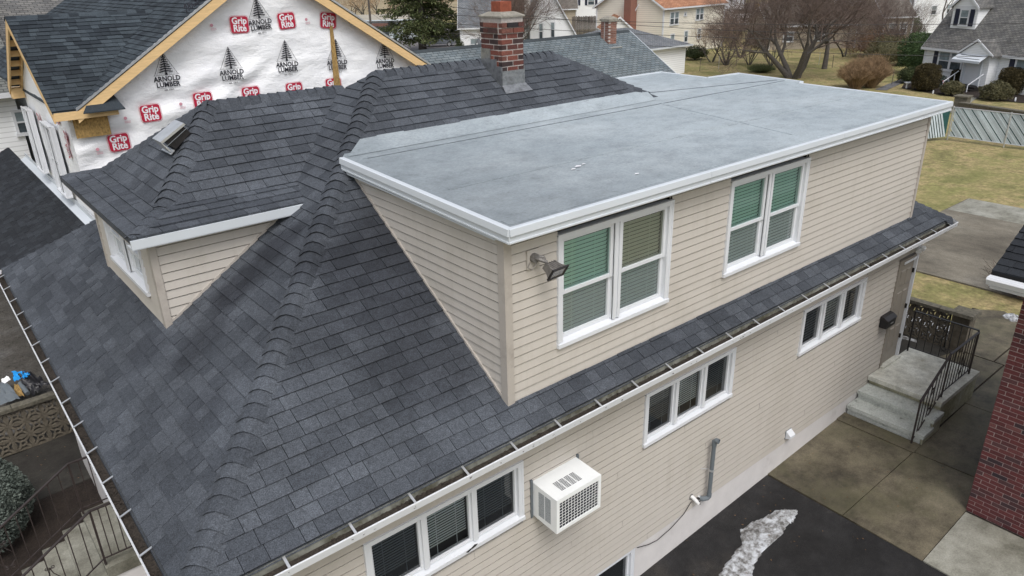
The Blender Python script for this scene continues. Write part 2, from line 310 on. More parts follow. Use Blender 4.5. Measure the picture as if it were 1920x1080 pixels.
M['slat'] = simple('pale_slat', (.50, .57, .60), .5, var=.12, scale=2, tn=.3)
M['bark_far'] = simple('bark_far', (.07, .065, .055), .95, var=.3, scale=5)

# ------------------------------------------------------------------ mesh builder and object helpers
def worldloc(o):
    v = Vector((0, 0, 0))
    while o is not None: v += o.location; o = o.parent
    return v
def sq(p, q): return (p[0]-q[0], p[1]-q[1], p[2]-q[2])
class MB:
    def __init__(s): s.v = []; s.f = []; s.m = []; s.t = []; s.uv = None
    def poly(s, pts, m=0, t=0.):
        n = len(s.v); s.v.extend([tuple(p) for p in pts]); s.f.append(tuple(range(n, n+len(pts)))); s.m.append(m); s.t.append(t)
    def hexa(s, p, m=0, t=0.):   # p: 8 points, bottom 0-3, top 4-7
        n = len(s.v); s.v.extend([tuple(q) for q in p])
        for f in ((0, 3, 2, 1), (4, 5, 6, 7), (0, 1, 5, 4), (1, 2, 6, 5), (2, 3, 7, 6), (3, 0, 4, 7)):
            s.f.append(tuple(n+i for i in f)); s.m.append(m); s.t.append(t)
    def box(s, a, b, m=0, t=0.):
        x0, y0, z0 = a; x1, y1, z1 = b
        s.hexa([(x0, y0, z0), (x1, y0, z0), (x1, y1, z0), (x0, y1, z0), (x0, y0, z1), (x1, y0, z1), (x1, y1, z1), (x0, y1, z1)], m, t)
    def bar(s, p0, p1, w, h, up=(0, 0, 1), m=0, t=0.):
        p0 = Vector(p0); p1 = Vector(p1); d = (p1-p0).normalized(); sd = d.cross(Vector(up))
        if sd.length < 1e-4: sd = d.cross(Vector((1, 0, 0)))
        sd.normalize(); u = sd.cross(d); a = sd*w/2; c = u*h/2
        s.hexa([p0-a-c, p0+a-c, p1+a-c, p1-a-c, p0-a+c, p0+a+c, p1+a+c, p1-a+c], m, t)
    def tube(s, pts, r, n=6, m=0, t=0., cap=True):
        pts = [Vector(p) for p in pts]; k = len(pts)
        rs = r if hasattr(r, '__len__') else [r]*k
        ref = None; base = len(s.v)
        for i, p in enumerate(pts):
            d = (pts[min(i+1, k-1)]-pts[max(i-1, 0)]).normalized()
            if ref is None or abs(ref.dot(d)) > .95: ref = Vector((0, 0, 1)) if abs(d.z) < .9 else Vector((1, 0, 0))
            a = d.cross(ref).normalized(); c = d.cross(a)
            for j in range(n):
                w = 2*math.pi*j/n; s.v.append(tuple(p+(a*math.cos(w)+c*math.sin(w))*rs[i]))
        for i in range(k-1):
            for j in range(n):
                s.f.append((base+i*n+j, base+i*n+(j+1) % n, base+(i+1)*n+(j+1) % n, base+(i+1)*n+j)); s.m.append(m); s.t.append(t)
        if cap:
            s.f.append(tuple(base+j for j in range(n))[::-1]); s.f.append(tuple(base+(k-1)*n+j for j in range(n))); s.m += [m, m]; s.t += [t, t]
    def prism(s, pts, d, m=0, t=0.):  # polygon extruded by vector d
        n = len(s.v); k = len(pts); s.v.extend([tuple(p) for p in pts]); s.v.extend([(p[0]+d[0], p[1]+d[1], p[2]+d[2]) for p in pts])
        s.f.append(tuple(range(n, n+k))); s.f.append(tuple(range(n+k, n+2*k))[::-1]); s.m += [m, m]; s.t += [t, t]
        for i in range(k):
            j = (i+1) % k; s.f.append((n+i, n+k+i, n+k+j, n+j)); s.m.append(m); s.t.append(t)
    def mesh(s, name, mats, off=(0, 0, 0), smooth=False):
        me = bpy.data.meshes.new(name); v = np.array(s.v, dtype=float).reshape(-1, 3)-np.array(off)
        me.from_pydata(v.tolist(), [], s.f)
        for mm in (mats if isinstance(mats, (list, tuple)) else [mats]): me.materials.append(M[mm] if isinstance(mm, str) else mm)
        me.polygons.foreach_set('material_index', s.m)
        if any(s.t): a = me.attributes.new('tone', 'FLOAT', 'FACE'); a.data.foreach_set('value', [float(x) for x in s.t])
        if s.uv: 
            ul = me.uv_layers.new(name='UVMap'); ul.data.foreach_set('uv', [float(c) for uvs in s.uv for p in uvs for c in p])
        if smooth: me.polygons.foreach_set('use_smooth', [True]*len(me.polygons))
        me.update(); return me
    def build(s, name, mats, parent=None, smooth=False, local=False, kind=None, label=None):
        off = (0, 0, 0) if (parent is None or local) else tuple(worldloc(parent))
        o = bpy.data.objects.new(name, s.mesh(name, mats, off, smooth)); col.objects.link(o)
        if parent is not None: o.parent = parent
        if kind: o['kind'] = kind
        if label: o['label'] = label
        return o
def tag(o, label, cat, group=None):
    o['label'] = label; o['category'] = cat
    if group: o['group'] = group
    return o
def thing(name, label, cat, loc=(0, 0, 0), rz=0., group=None):
    o = bpy.data.objects.new(name, None); col.objects.link(o); o.location = loc; o.rotation_euler = (0, 0, rz); o.empty_display_size = .2
    return tag(o, label, cat, group)
def structure(o): o['kind'] = 'structure'; return o
def clip(poly, a, b, c):   # keep a*u+b*v <= c
    out = []; n = len(poly)
    for i in range(n):
        p, q = poly[i], poly[(i+1) % n]; fp = a*p[0]+b*p[1]-c; fq = a*q[0]+b*q[1]-c
        if fp <= 0: out.append(p)
        if (fp < 0 < fq) or (fq < 0 < fp):
            t = fp/(fp-fq); out.append((p[0]+(q[0]-p[0])*t, p[1]+(q[1]-p[1])*t))
    return out
def clip_convex(poly, win):
    area = sum(win[i][0]*win[(i+1) % len(win)][1]-win[(i+1) % len(win)][0]*win[i][1] for i in range(len(win)))
    w = win if area > 0 else win[::-1]
    for i in range(len(w)):
        p, q = w[i], w[(i+1) % len(w)]; nx, ny = (q[1]-p[1]), -(q[0]-p[0]); poly = clip(poly, nx, ny, nx*p[0]+ny*p[1])
        if len(poly) < 3: return []
    return poly
def parea(p): return abs(sum(p[i][0]*p[(i+1) % len(p)][1]-p[(i+1) % len(p)][0]*p[i][1] for i in range(len(p))))/2
# ================================================================== THE SETTING: ground, drive, patio
def grid_sheet(name, mat, xs, ys, zf, kind='structure'):
    mb = MB(); nx, ny = len(xs), len(ys)
    for x in xs:
        for y in ys: mb.v.append((x, y, zf(x, y)))
    for i in range(nx-1):
        for j in range(ny-1): mb.f.append((i*ny+j, (i+1)*ny+j, (i+1)*ny+j+1, i*ny+j+1)); mb.m.append(0); mb.t.append(0)
    o = mb.build(name, mat); o['kind'] = kind; return o
xs = sorted(set([-600, -300, -100, -40, -20, -12, -8, -6, -4, -2, 0, 2, 4, 6, 8, 9, 10, 11, 11.84] + list(range(13, 110, 3)) + [130, 170, 240, 340, 500, 800, 1200]))
ys = sorted(set([-600, -300, -150, -90, -60] + list(range(-45, 130, 3)) + [150, 190, 260, 360, 500, 800, 1300]))
grid_sheet('lawn', 'grass', xs, ys, lambda x, y: terrain(x, y)-.03)
def patch(name, mat, pts, lift=.004, parent=None, th=0.0, sub=0):
    """a sheet draped over the terrain; pts are ground points"""
    bm = bmesh.new(); vs = [bm.verts.new((p[0], p[1], 0)) for p in pts]; bm.faces.new(vs)
    if sub:
        bmesh.ops.triangulate(bm, faces=bm.faces[:])
        bmesh.ops.subdivide_edges(bm, edges=bm.edges[:], cuts=sub, use_grid_fill=True)
    for v in bm.verts: v.co.z = terrain(v.co.x, v.co.y)+lift
    if th:
        r = bmesh.ops.extrude_face_region(bm, geom=bm.faces[:])
        for v in [g for g in r['geom'] if isinstance(g, bmesh.types.BMVert)]: v.co.z -= th
    bmesh.ops.recalc_face_normals(bm, faces=bm.faces[:])
    off = worldloc(parent) if parent else Vector((0, 0, 0)); bmesh.ops.translate(bm, verts=bm.verts[:], vec=-off)
    me = bpy.data.meshes.new(name); bm.to_mesh(me); bm.free(); me.materials.append(M[mat]); o = bpy.data.objects.new(name, me); col.objects.link(o)
    if parent: o.parent = parent
    else: o['kind'] = 'structure'
    return o
def quad(x0, y0, x1, y1): return [(x0, y0), (x1, y0), (x1, y1), (x0, y1)]
# asphalt drive beside the house
patch('driveway', 'asphalt', [(-6, -3.2), (9.14, -3.2), (9.22, 0.06), (-6, .06)], .0)
# concrete patio of separate slabs with open joints between
pat = patch('patio', 'mulch', [(9.15, -5.5), (19.0, -5.5), (18.6, .3), (16.9, .05), (9.22, .05)], -.012, sub=9)
def slab(pts, mat='concrete_wet', lift=.012, name='slab', parent=None):
    c = (sum(p[0] for p in pts)/len(pts), sum(p[1] for p in pts)/len(pts)); q = []
    for p in pts:
        d = math.hypot(p[0]-c[0], p[1]-c[1]); k = (d-.012)/d; q.append((c[0]+(p[0]-c[0])*k, c[1]+(p[1]-c[1])*k))
    return patch(name, mat, q, lift+R.uniform(-.003, .003), parent or pat, .09)
slab([(9.20, -1.36), (11.50, -1.40), (11.50, .03), (9.24, .03)])
slab([(9.14, -2.60), (11.58, -2.60), (11.54, -1.40), (9.20, -1.36)])
slab([(9.08, -3.9), (10.62, -3.9), (10.62, -2.60), (9.14, -2.60)], 'concrete_dry', .02)
slab([(11.50, -1.42), (11.80, -1.42), (11.80, .03), (11.50, .03)], 'concrete_wet', .03)
slab([(11.58, -2.6), (13.83, -2.6), (13.83, -1.36), (11.54, -1.40)])
slab([(13.83, -2.9), (16.0, -2.9), (16.0, -1.3), (13.83, -1.3)]); slab([(10.7, -2.6), (13.83, -2.6), (13.83, -3.9), (10.7, -3.9)])
slab([(13.83, -4.2), (16.0, -4.2), (16, -2.9), (13.83, -2.9)]); slab([(16.0, -3.2), (18.2, -3.2), (18.35, -1.1), (16.0, -1.1)])
slab([(14.22, -1.28), (15.98, -1.28), (15.98, -.40), (14.22, .1)], 'concrete_wet'); slab([(16, -1.08), (18.3, -1.08), (18.9, -.3), (18.4, .35), (17.35, .1), (16.0, -.40)], 'concrete_wet')
patch('side_path', 'darkpath', [(14.2, .1), (16.4, -.5), (17.3, .2), (15.6, 1.6), (14.2, 1.9)], .0)
# back drive: pale slab, older brown drive
back = patch('back_driveway', 'concrete_back', [(20.02, -9), (28.35, -9), (28.3, 4.1), (20.0, 4.1)], -.012)
slab([(26.45, -9), (28.34, -9), (28.28, 4.05), (26.4, 4.05)], 'concrete_dry', .012, parent=back)
slab([(23.0, -9), (26.45, -9), (26.4, 4.05), (23.2, 4.05)], 'concrete_back', .01, parent=back)
slab([(20.05, -9), (23.0, -9), (23.2, 4.05), (20.0, 4.05)], 'concrete_back', .01, parent=back)
# dirt around the building site, front yard and front walk
patch('building_site_ground', 'dirt', [(-6, 10.3), (1.9, 10.3), (1.9, 30), (-6, 30)], .0)
patch('front_walk', 'darkpath', [(-6, 8.38), (1.9, 8.38), (1.9, 10.32), (-6, 10.32)], .0)
patch('front_bed', 'mulch', [(-6, -.3), (.55, -.3), (.55, 8.4), (-6, 8.4)], .0)

# ================================================================== MAIN HOUSE
HX0, HX1, WY = .42, 13.72, 9.0       # walls
ZE, TP = 3.376, .661; EY = -.42; TF = .6546; RX0, RX1, RY, RZ = 4.898, 8.298, 4.431, 6.582
house = thing('house', 'beige foreground house with dark hipped shingle roof, flat-roofed dormer and brick chimney', 'house', (7, 4.4, -.1))
SZ0, SZ1 = .344, 3.30
def sp(x, y): return ZE+TP*(y-EY)
def fp(x, y): return ZE+TF*x
# --- foundation and inner walls (a shell 12 cm inside the boards so that openings are recessed)
f = MB(); zb = -.75
f.box((HX0, -.002, zb), (5.05, .25, SZ0)); f.box((5.85, -.002, zb), (HX1, .25, SZ0)); f.box((5.05, -.002, zb), (5.85, .25, -.38))
f.box((HX0, .25, zb), (HX0+.25, WY, SZ0)); f.box((HX1-.25, .25, zb), (HX1, WY, SZ0))
f.build('foundation', 'foundation', house)
w = MB(); w.box((HX0+.1, .12, SZ0), (HX1-.02, .2, 3.5)); w.box((HX0+.02, .2, SZ0), (HX0+.1, WY, 3.4)); w.box((HX1-.1, .2, SZ0), (HX1-.02, WY, 3.4))
w.box((HX0+.02, WY-.1, SZ0), (HX1-.02, WY, 3.4)); w.box((3.72, .12, 3.5), (12.88, .2, 5.42)); w.box((3.64, .1, 3.7), (3.72, 2.9, 5.5)); w.box((12.88, .1, 3.6), (12.96, 4.6, 5.5))
w.box((5.2, .1, -.38), (5.8, .16, .3)); w.box((3.75, 3.2, 5.3), (9.2, 3.25, 5.7))
w.build('wall', 'dark', house)
# --- siding boards
nboard = [0]
def siding(T, poly, e, z0, z1, holes=(), parent=None, mat='siding', proud=.013, gr=.012, gd=-.024, butt=False):
    """T(u, n, z) -> world; poly convex in (u, z); one object per board"""
    k = 0
    while z0+k*e < z1-.005:
        a, c = z0+k*e, min(z0+(k+1)*e, z1); k += 1
        band = clip(clip(poly, 0, -1, -a), 0, 1, c)
        if len(band) < 3 or parea(band) < .0015: continue
        us = [p[0] for p in band]; segs = [(min(us), max(us))]
        for (h0, h1, hz0, hz1) in holes:
            if min(c, hz1)-max(a, hz0) > .02:
                ns = []
                for s0, s1 in segs:
                    if h1 <= s0 or h0 >= s1: ns.append((s0, s1)); continue
                    if h0-s0 > .01: ns.append((s0, h0))
                    if s1-h1 > .01: ns.append((h1, s1))
                segs = ns
        if butt:   # staggered overlaps between lengths of siding
            ns = []; 
            for s0, s1 in segs:
                x_ = s0+((k*1.37) % 3.7)+.6
                while x_ < s1-.5: ns.append((s0, x_)); s0 = x_+.0025; x_ += 3.7
                ns.append((s0, s1))
            segs = ns
        for s0, s1 in segs:
            q = clip(clip(band, -1, 0, -s0), 1, 0, s1)
            if len(q) < 3 or parea(q) < .001: continue
            mb = MB(); pr = lambda z: proud*(1-(z-a)/e)+.003 if z < a+e-gr else gd
            n = len(q); j = R.uniform(-.0022, .0022); zc_ = a+e-gr
            lo_, hi_ = clip(q, 0, 1, zc_-1e-4), clip(q, 0, -1, -zc_-1e-4)   # face, and a recess under the next board, deepened for a dark lap line
            if len(lo_) > 2: mb.poly([T(u, pr(z)+j, z) for u, z in lo_])
            if len(hi_) > 2:
                mb.poly([T(u, gd+j, z) for u, z in hi_]); ua, ub = min(p[0] for p in hi_), max(p[0] for p in hi_)
                mb.poly([T(ua, pr(zc_-1e-4)+j, zc_), T(ub, pr(zc_-1e-4)+j, zc_), T(ub, gd+j, zc_), T(ua, gd+j, zc_)])
            for i in range(n):
                p, r = q[i], q[(i+1) % n]
                mb.poly([T(p[0], pr(p[1])+j, p[1]), T(p[0], -.03, p[1]), T(r[0], -.03, r[1]), T(r[0], pr(r[1])+j, r[1])])
            mb.build('siding_board', mat, parent or house); nboard[0] += 1
TS = lambda u, n, z: (u, -n, z)                  # long side wall, facing -Y
W1 = (4.313, 6.144, 4.077, 5.372); W2 = (7.299, 9.133, 4.077, 5.372)
WA = (1.78, 3.777, 2.03, 2.832); WB = (5.878, 7.81, 2.03, 2.832); WC = (9.652, 11.659, 2.03, 2.832); DO = (12.94, 13.70, .5, 2.78)
siding(TS, [(HX0, SZ0), (HX1-.06, SZ0), (HX1-.06, SZ1), (HX0, SZ1)], .1085, SZ0, SZ1, [WA, WB, WC, DO], gr=.019, proud=.011, butt=True)
YD = -.017
TD = lambda u, n, z: (u, YD-n, z)
zdb = sp(0, YD)
siding(TD, [(3.66, 3.6), (12.95, 3.6), (12.95, 5.51), (3.66, 5.51)], .104, zdb+.02, 5.51, [W1, W2])
TL = lambda u, n, z: (3.61-n, u, z)              # side cheek of the big dormer, facing -X
siding(TL, [(.03, zdb+.02), (.03, 5.515), (2.98, 5.62), (2.86, sp(0, 2.86)+.02)], .104, zdb+.02, 5.62, [])
tr = MB()
tr.box((3.585, YD-.028, zdb-.02), (3.68, YD+.05, 5.51)); tr.box((3.582, YD-.031, zdb-.021), (3.64, YD+.075, 5.511)); tr.build('corner_post', 'corner', house)
tr = MB(); tr.box((12.93, YD-.026, zdb-.02), (13.0, YD+.05, 5.51)); tr.build('corner_post', 'corner', house)
tr = MB(); tr.box((HX1-.075, -.026, SZ0), (HX1+.01, .06, SZ1)); tr.build('corner_post', 'corner', house)
tr = MB(); tr.bar((3.596, .05, sp(0, .05)+.03), (3.596, 2.98, sp(0, 2.98)+.03), .03, .03); tr.build('flashing', 'corner', house)
tr = MB(); tr.box((3.68, YD-.014, zdb-.0), (12.93, YD+.02, zdb+.035)); tr.build('starter_strip', 'siding', house)

# --- hipped roof deck
mb = MB(); yn = 2*RY-EY; XE1 = 14.169; d = .03
def dn(p): return (p[0], p[1], p[2]-.03)
A0, A1, A2, A3 = (.1, -.32, ZE+TP*.1), (XE1-.1, -.32, ZE+TP*.1), (XE1-.1, yn-.1, ZE+TP*.1), (.1, yn-.1, ZE+TP*.1); Q0, Q1 = (RX0, RY, RZ), (RX1, RY, RZ)
for q in ([A0, A1, Q1, Q0], [A3, Q0, Q1, A2], [A0, Q0, A3], [A1, A2, Q1]): mb.poly([dn(p) for p in q])
mb.poly([(.1, -.32, ZE-.1), (XE1-.1, -.32, ZE-.1), (XE1-.1, .1, ZE-.1), (.1, .1, ZE-.1)]); mb.poly([(.1, -.32, ZE-.1), (.6, -.32, ZE-.1), (.6, yn, ZE-.1), (.1, yn, ZE-.1)])
mb.box((.1, -.30, ZE-.1), (XE1-.1, -.29, ZE+.045)); mb.box((.1, -.3, ZE-.1), (.13, yn-.1, ZE+.03)); mb.box((XE1-.13, -.3, ZE-.1), (XE1-.1, yn-.1, ZE+.03))
roof = mb.build('main_roof', 'shingle', house)

# --- shingles: every tab a small slab, lower edge proud
TABS = []      # (size on screen, faces builder data)
class Facet:
    def __init__(s, o, u, up, poly, e=.152, skip=None, wmin=.12, wmax=.34, th=.015, flip=1):
        s.o = Vector(o); s.u = Vector(u).normalized(); s.n = s.u.cross(Vector(up)).normalized()
        if s.n.z < 0: s.n = -s.n
        s.vv = s.n.cross(s.u).normalized()
        if s.vv.z < 0: s.vv = -s.vv
        s.poly = [((Vector(p)-s.o).dot(s.u), (Vector(p)-s.o).dot(s.vv)) for p in poly]; s.e = e; s.skip = skip; s.w = (wmin, wmax); s.th = th
    def P(s, u, v, h): return s.o+s.u*u+s.vv*v+s.n*h
    def tabs(s, out, rng):
        vs = [p[1] for p in s.poly]; k0 = math.floor(min(vs)/s.e); k1 = math.ceil(max(vs)/s.e)
        for k in range(k0, k1):
            a, c = k*s.e, (k+1)*s.e; band = clip(clip(s.poly, 0, -1, -a), 0, 1, c)
            if len(band) < 3: continue
            u0 = min(p[0] for p in band); u1 = max(p[0] for p in band); u = u0-rng.uniform(0, .25); prev = .5; dark = False
            while u < u1:
                wd = rng.uniform(*s.w); q = clip(clip(band, -1, 0, -(u+.0028)), 1, 0, u+wd-.0028); u += wd
                if len(q) < 3 or parea(q) < .0006: continue
                t = min(max(rng.gauss(.55, .17), .05), .97)
                if rng.random() < .16: t = rng.uniform(.03, .3)
                cu = sum(p[0] for p in q)/len(q); cv = sum(p[1] for p in q)/len(q); cw = s.P(cu, cv, 0)
                if s.skip and s.skip(cw): continue
                hh = s.th*(1.25 if rng.random() < .45 else .85)
                lift = rng.uniform(0, .0015)
                top = [tuple(s.P(x, y, .004+lift+hh*(1-(y-a)/s.e))) for x, y in q]; bot = [tuple(s.P(x, y, -.012)) for x, y in q]
                dd = Vector(cw)-Vector(CP); dep = dd.dot(Vector(CF)); 
                sx_ = 960+FPX*dd.dot(Vector(CR))/max(dep, .1); sy_ = 540-FPX*dd.dot(Vector(CU))/max(dep, .1)
                vis = dep > .1 and -20 < sx_ < 1940 and -20 < sy_ < 1100
                area = parea(q)*abs(s.n.dot(dd.normalized()))/(dep*dep) if vis and s.n.dot(dd) < 0 else 0
                out.append((area, top, bot, t))
def add_tab(mb, tb):
    _, top, bot, t = tb; n = len(mb.v); k = len(top); mb.v.extend(top); mb.v.extend(bot)
    mb.f.append(tuple(range(n, n+k))); mb.m.append(0); mb.t.append(t)
    for i in range(k):
        j = (i+1) % k; mb.f.append((n+i, n+k+i, n+k+j, n+j)); mb.m.append(0); mb.t.append(t)
def lay(tabs, parent, mat, limit, name='shingle'):
    tabs.sort(key=lambda x: -x[0])
    for tb in tabs[:limit]: m_ = MB(); add_tab(m_, tb); m_.build(name, mat, parent)
    if len(tabs) > limit:
        m_ = MB()
        for tb in tabs[limit:]: add_tab(m_, tb)
        m_.build(name, mat, parent, kind='stuff')
rs = random.Random(3); TABS = []
S0 = (0, -.31, sp(0, -.31)); inS = lambda p: (3.75 < p.x < 12.85 and .08 < p.y < 3.15) 
Facet(S0, (1, 0, 0), (0, 1, TP), [(.11, -.31, sp(0, -.31)), (XE1-.11, -.31, sp(0, -.31)), Q1, Q0], skip=lambda p: inS(p)).tabs(TABS, rs)
C0, C1 = (1.0, 3.08, 5.33), (1.0, 6.8, 5.33); K0, K1 = (1.48, 3.64, 5.45), (1.48, 6.26, 5.45); AP = (2.62, 4.93, 6.37)
fx = lambda z: (z-ZE)/TF
C0b, K0b, APb = (fx(5.33)+.0, 3.08, 5.33), (fx(5.45), 3.64, 5.45), (fx(6.37), 4.93, 6.37)
C1b, K1b = (fx(5.33), 6.8, 5.33), (fx(5.45), 6.26, 5.45)
Facet((.12, 0, fp(.12, 0)), (0, 1, 0), (1, 0, TF), [(.12, -.31, fp(.12, 0)), (.12, yn-.11, fp(.12, 0)), Q0],
      skip=lambda p: p.x > 1.3 and 3.36 < p.y < 6.5 and p.x < 2.9 and p.y < 5.9 or (p.x > 3.0 and 3.7 < p.y < 6.2 and p.z < 6.37-.71*abs(p.y-4.93)-.12)).tabs(TABS, rs)
Facet((XE1-.12, 0, fp(.12, 0)), (0, 1, 0), (-(XE1-RX1), 0, RZ-ZE), [(XE1-.12, -.31, ZE+TP*.1), (XE1-.12, yn-.11, ZE+TP*.1), Q1], skip=lambda p: 0 < p.y < 4.6 and p.x < 12.8).tabs(TABS, rs)
Facet((0, yn-.11, ZE+TP*.11), (1, 0, 0), (0, -1, TP), [(.11, yn-.11, ZE+TP*.1), (XE1-.11, yn-.11, ZE+TP*.1), Q1, Q0], wmin=.3, wmax=.6, skip=lambda p: p.y < 4.9 and p.x > 8.3).tabs(TABS, rs)
# --- front dormer roof with flared eaves
Facet(C0, (0, 1, 0), (K0[0]-C0[0], 0, K0[2]-C0[2]), [C0, C1, K1, K0]).tabs(TABS, rs)
Facet(K0, (0, 1, 0), (AP[0]-K0[0], 0, AP[2]-K0[2]), [K0, K1, AP]).tabs(TABS, rs)
Facet(C0, (1, 0, 0), (0, K0[1]-C0[1], K0[2]-C0[2]), [C0, K0, K0b, C0b]).tabs(TABS, rs)
Facet(K0, (1, 0, 0), (0, AP[1]-K0[1], AP[2]-K0[2]), [K0, AP, APb, K0b]).tabs(TABS, rs)
lay(TABS, roof, 'shingle', 300)
mb = MB()
for q in ([C0, C1, K1, K0], [K0, K1, AP], [C0, K0, K0b, C0b], [K0, AP, APb, K0b], [C1, K1, K1b, C1b], [K1, AP, APb, K1b]): mb.poly([dn(p) for p in q])
mb.poly([(1.02, 3.1, 5.25), (1.02, 6.78, 5.25), (fx(5.25), 6.78, 5.25), (fx(5.25), 3.1, 5.25)]); mb.box((1.0, 3.1, 5.26), (1.03, 6.8, 5.325))
droof = mb.build('dormer_roof', 'shingle', house)
# --- hip and ridge caps
def caps(P0, P1, n1, n2, e=.152, wid=.165, rise=.030, parent=roof, rng=rs, start=0., skip=None, mat='shingle'):
    P0 = Vector(P0); P1 = Vector(P1); d = (P1-P0); L = d.length; d.normalize(); n1 = Vector(n1).normalized(); n2 = Vector(n2).normalized(); up = (n1+n2).normalized()
    l1 = d.cross(n1); l2 = d.cross(n2)
    if l1.dot(n2) > 0: l1 = -l1
    if l2.dot(n1) > 0: l2 = -l2
    s = start
    while s < L:
        mb = MB(); jit = rng.uniform(-.006, .006); h0 = rise*rng.uniform(.85, 1.15); ln = e*1.18; ww = wid*rng.uniform(.94, 1.06)
        prof = lambda h: [P0*0+l1*ww+n1*(h*.2+.003), l1*ww*.68+n1*(h*.55+.012), l1*ww*.34+n1*(h*.8+.022), up*(h*.8+.016), l2*ww*.34+n2*(h*.8+.022), l2*ww*.68+n2*(h*.55+.012), l2*ww+n2*(h*.2+.003)]
        base0 = P0+d*(s+jit); base1 = P0+d*min(s+ln, L+.05)
        sg = rng.uniform(-.006, .006)
        lo = [base0+p+d*(.018*(abs(i-3)-1.5)/3)*-1+d*sg*(i-3)/3 for i, p in enumerate(prof(h0))]; hi = [base1+p for p in prof(.004)]; lob = [q-((n1 if i < 3 else n2) if i != 3 else up)*(h0*.7+.008)+d*.014 for i, q in enumerate(lo)]
        tt = min(max(rng.gauss(.6, .17), .1), .97)
        for i in range(6):
            mb.poly([lo[i], lo[i+1], hi[i+1], hi[i]], 0, tt); mb.poly([lob[i], lob[i+1], lo[i+1], lo[i]], 0, tt)
        mb.poly([lob[0], lo[0], hi[0]], 0, tt); mb.poly([lob[6], hi[6], lo[6]], 0, tt)
        c = base0
        if not (skip and skip(c)): mb.build('hip_cap', mat, parent)
        s += e
nS = (0, -TP, 1); nF = (-TF, 0, 1); nN = (0, TP, 1); nE = ((RZ-ZE)/(XE1-RX1), 0, 1)
caps((.1, -.32, sp(0, -.32)), Q0, nS, nF); caps(Q0, Q1, nS, nN, e=.14)
caps((9.62, 3.33, sp(0, 3.33)), Q1, nS, nE, e=.15)
nDf = (-(AP[2]-K0[2]), 0, AP[0]-K0[0]); nDs = (0, -(AP[2]-K0[2]), AP[1]-K0[1]); nDn = (0, (AP[2]-K0[2]), AP[1]-K0[1])
caps(K0, AP, nDf, nDs, parent=droof, e=.145); caps(C0, K0, (-.25, 0, 1), (0, -.22, 1), parent=droof, e=.2, rise=.014, wid=.13, start=.10)
caps(K1, AP, nDf, nDn, parent=droof, e=.13); caps(C1, K1, (-.25, 0, 1), (0, .22, 1), parent=droof, e=.2, rise=.012, wid=.12, start=.12)
caps(AP, APb, nDs, nDn, parent=droof, e=.14)
# far hip of the rear, half hidden
caps((XE1-.1, -.32, ZE+TP*.1), (13.1, .56, sp(0, .56)), nS, nE, e=.15)

# --- front dormer walls, fascia, window
TG = lambda u, n, z: (u, 3.26-n, z)
zt = 5.235
siding(TG, [(1.26, 4.18), (fx(zt)-.03, zt), (1.26, zt)], .106, 4.19, zt, [], parent=droof)
TF_ = lambda u, n, z: (1.2-n, u, z)
FW = (3.72, 5.42, 4.42, 5.26)
siding(TF_, [(3.32, 4.16), (5.93, 4.16), (5.93, 5.25), (3.32, 5.25)], .106, 4.16, 5.25, [FW], parent=droof)
tr = MB(); tr.box((1.175, 3.235, 4.12), (1.255, 3.33, 5.25)); tr.build('corner_post', 'corner', droof)
tr = MB(); tr.box((1.175, 5.9, 4.12), (1.255, 5.98, 5.25)); tr.build('corner_post', 'corner', droof)
tr = MB(); tr.box((1.32, 3.36, 4.1), (1.4, 5.9, 5.25)); tr.box((1.25, 5.93, 4.1), (2.9, 5.97, 5.25)); tr.box((1.4, 3.36, 4.3), (2.8, 3.4, 5.2)); tr.build('wall', 'dark', droof)
tr = MB(); tr.bar((1.24, 3.25, fp(1.24, 0)+.03), (2.93, 3.25, fp(2.93, 0)+.03), .025, .03); tr.build('flashing', 'corner', droof)
fa = MB(); fa.box((.985, 3.055, 5.225), (C0b[0]+.1, 3.085, 5.325)); fa.box((.985, 3.06, 5.215), (C0b[0]+.05, 3.26, 5.235)); fa.build('fascia', 'fascia', droof)
fa = MB(); fa.box((1.005, 3.10, 5.24), (1.03, 6.78, 5.30)); fa.build('fascia', 'corner', droof)

# --- flat roof of the big dormer
def fz(y): return 5.679+.04*(y+.017)
FX0, FX1, FY0 = 3.503, 13.106, -.235
outl = [(FX0, FY0), (FX1+.12, FY0), (12.90, 2.36), (13.12, 2.47), (13.02, 3.86), (12.05, 3.93), (11.9, 4.97), (10.3, 5.0), (9.62, 3.45), (9.3, 3.34), (FX0+.25, 3.34), (FX0, 3.0)]
mb = MB(); pts = [(x, y, fz(y)) for x, y in outl]; mb.prism(pts, (0, 0, -.03), 0)
froof = mb.build('flat_roof', 'membrane', house)
mb = MB()   # strip where the membrane runs up under the shingles
mb.poly([(FX0+.1, 3.03, fz(3.03)+.006), (9.45, 3.03, fz(3.03)+.006), (9.62, 3.42, sp(0, 3.42)+.012), (FX0+.52, 3.42, sp(0, 3.42)+.012)]); mb.build('membrane_apron', 'membrane', froof)
def seam(x0, y0, x1, y1, w=.05, mat='membrane', h=.006):
    mb = MB(); a = Vector((x0, y0, 0)); c = Vector((x1, y1, 0)); d = (c-a).normalized(); s = Vector((-d.y, d.x, 0))*w/2; k = max(int((c-a).length/.5), 2); pts_ = []
    for i in range(k+1):
        p = a.lerp(c, i/k); j = R.uniform(-.006, .006); pts_.append((p+s*(1+j*20), p-s))
    for i in range(k):
        (a1, b1), (a2, b2) = pts_[i], pts_[i+1]; q = [(v.x, v.y, fz(v.y)+h) for v in (a1, a2, b2, b1)]; mb.prism(q, (0, 0, -h))
    mb.build('membrane_seam', mat, froof)
seam(FX0+.3, 2.86, 13.0, 2.80, .07); seam(FX0+.2, 2.82, 12.95, 2.76, .014, 'membrane_dark', .007)
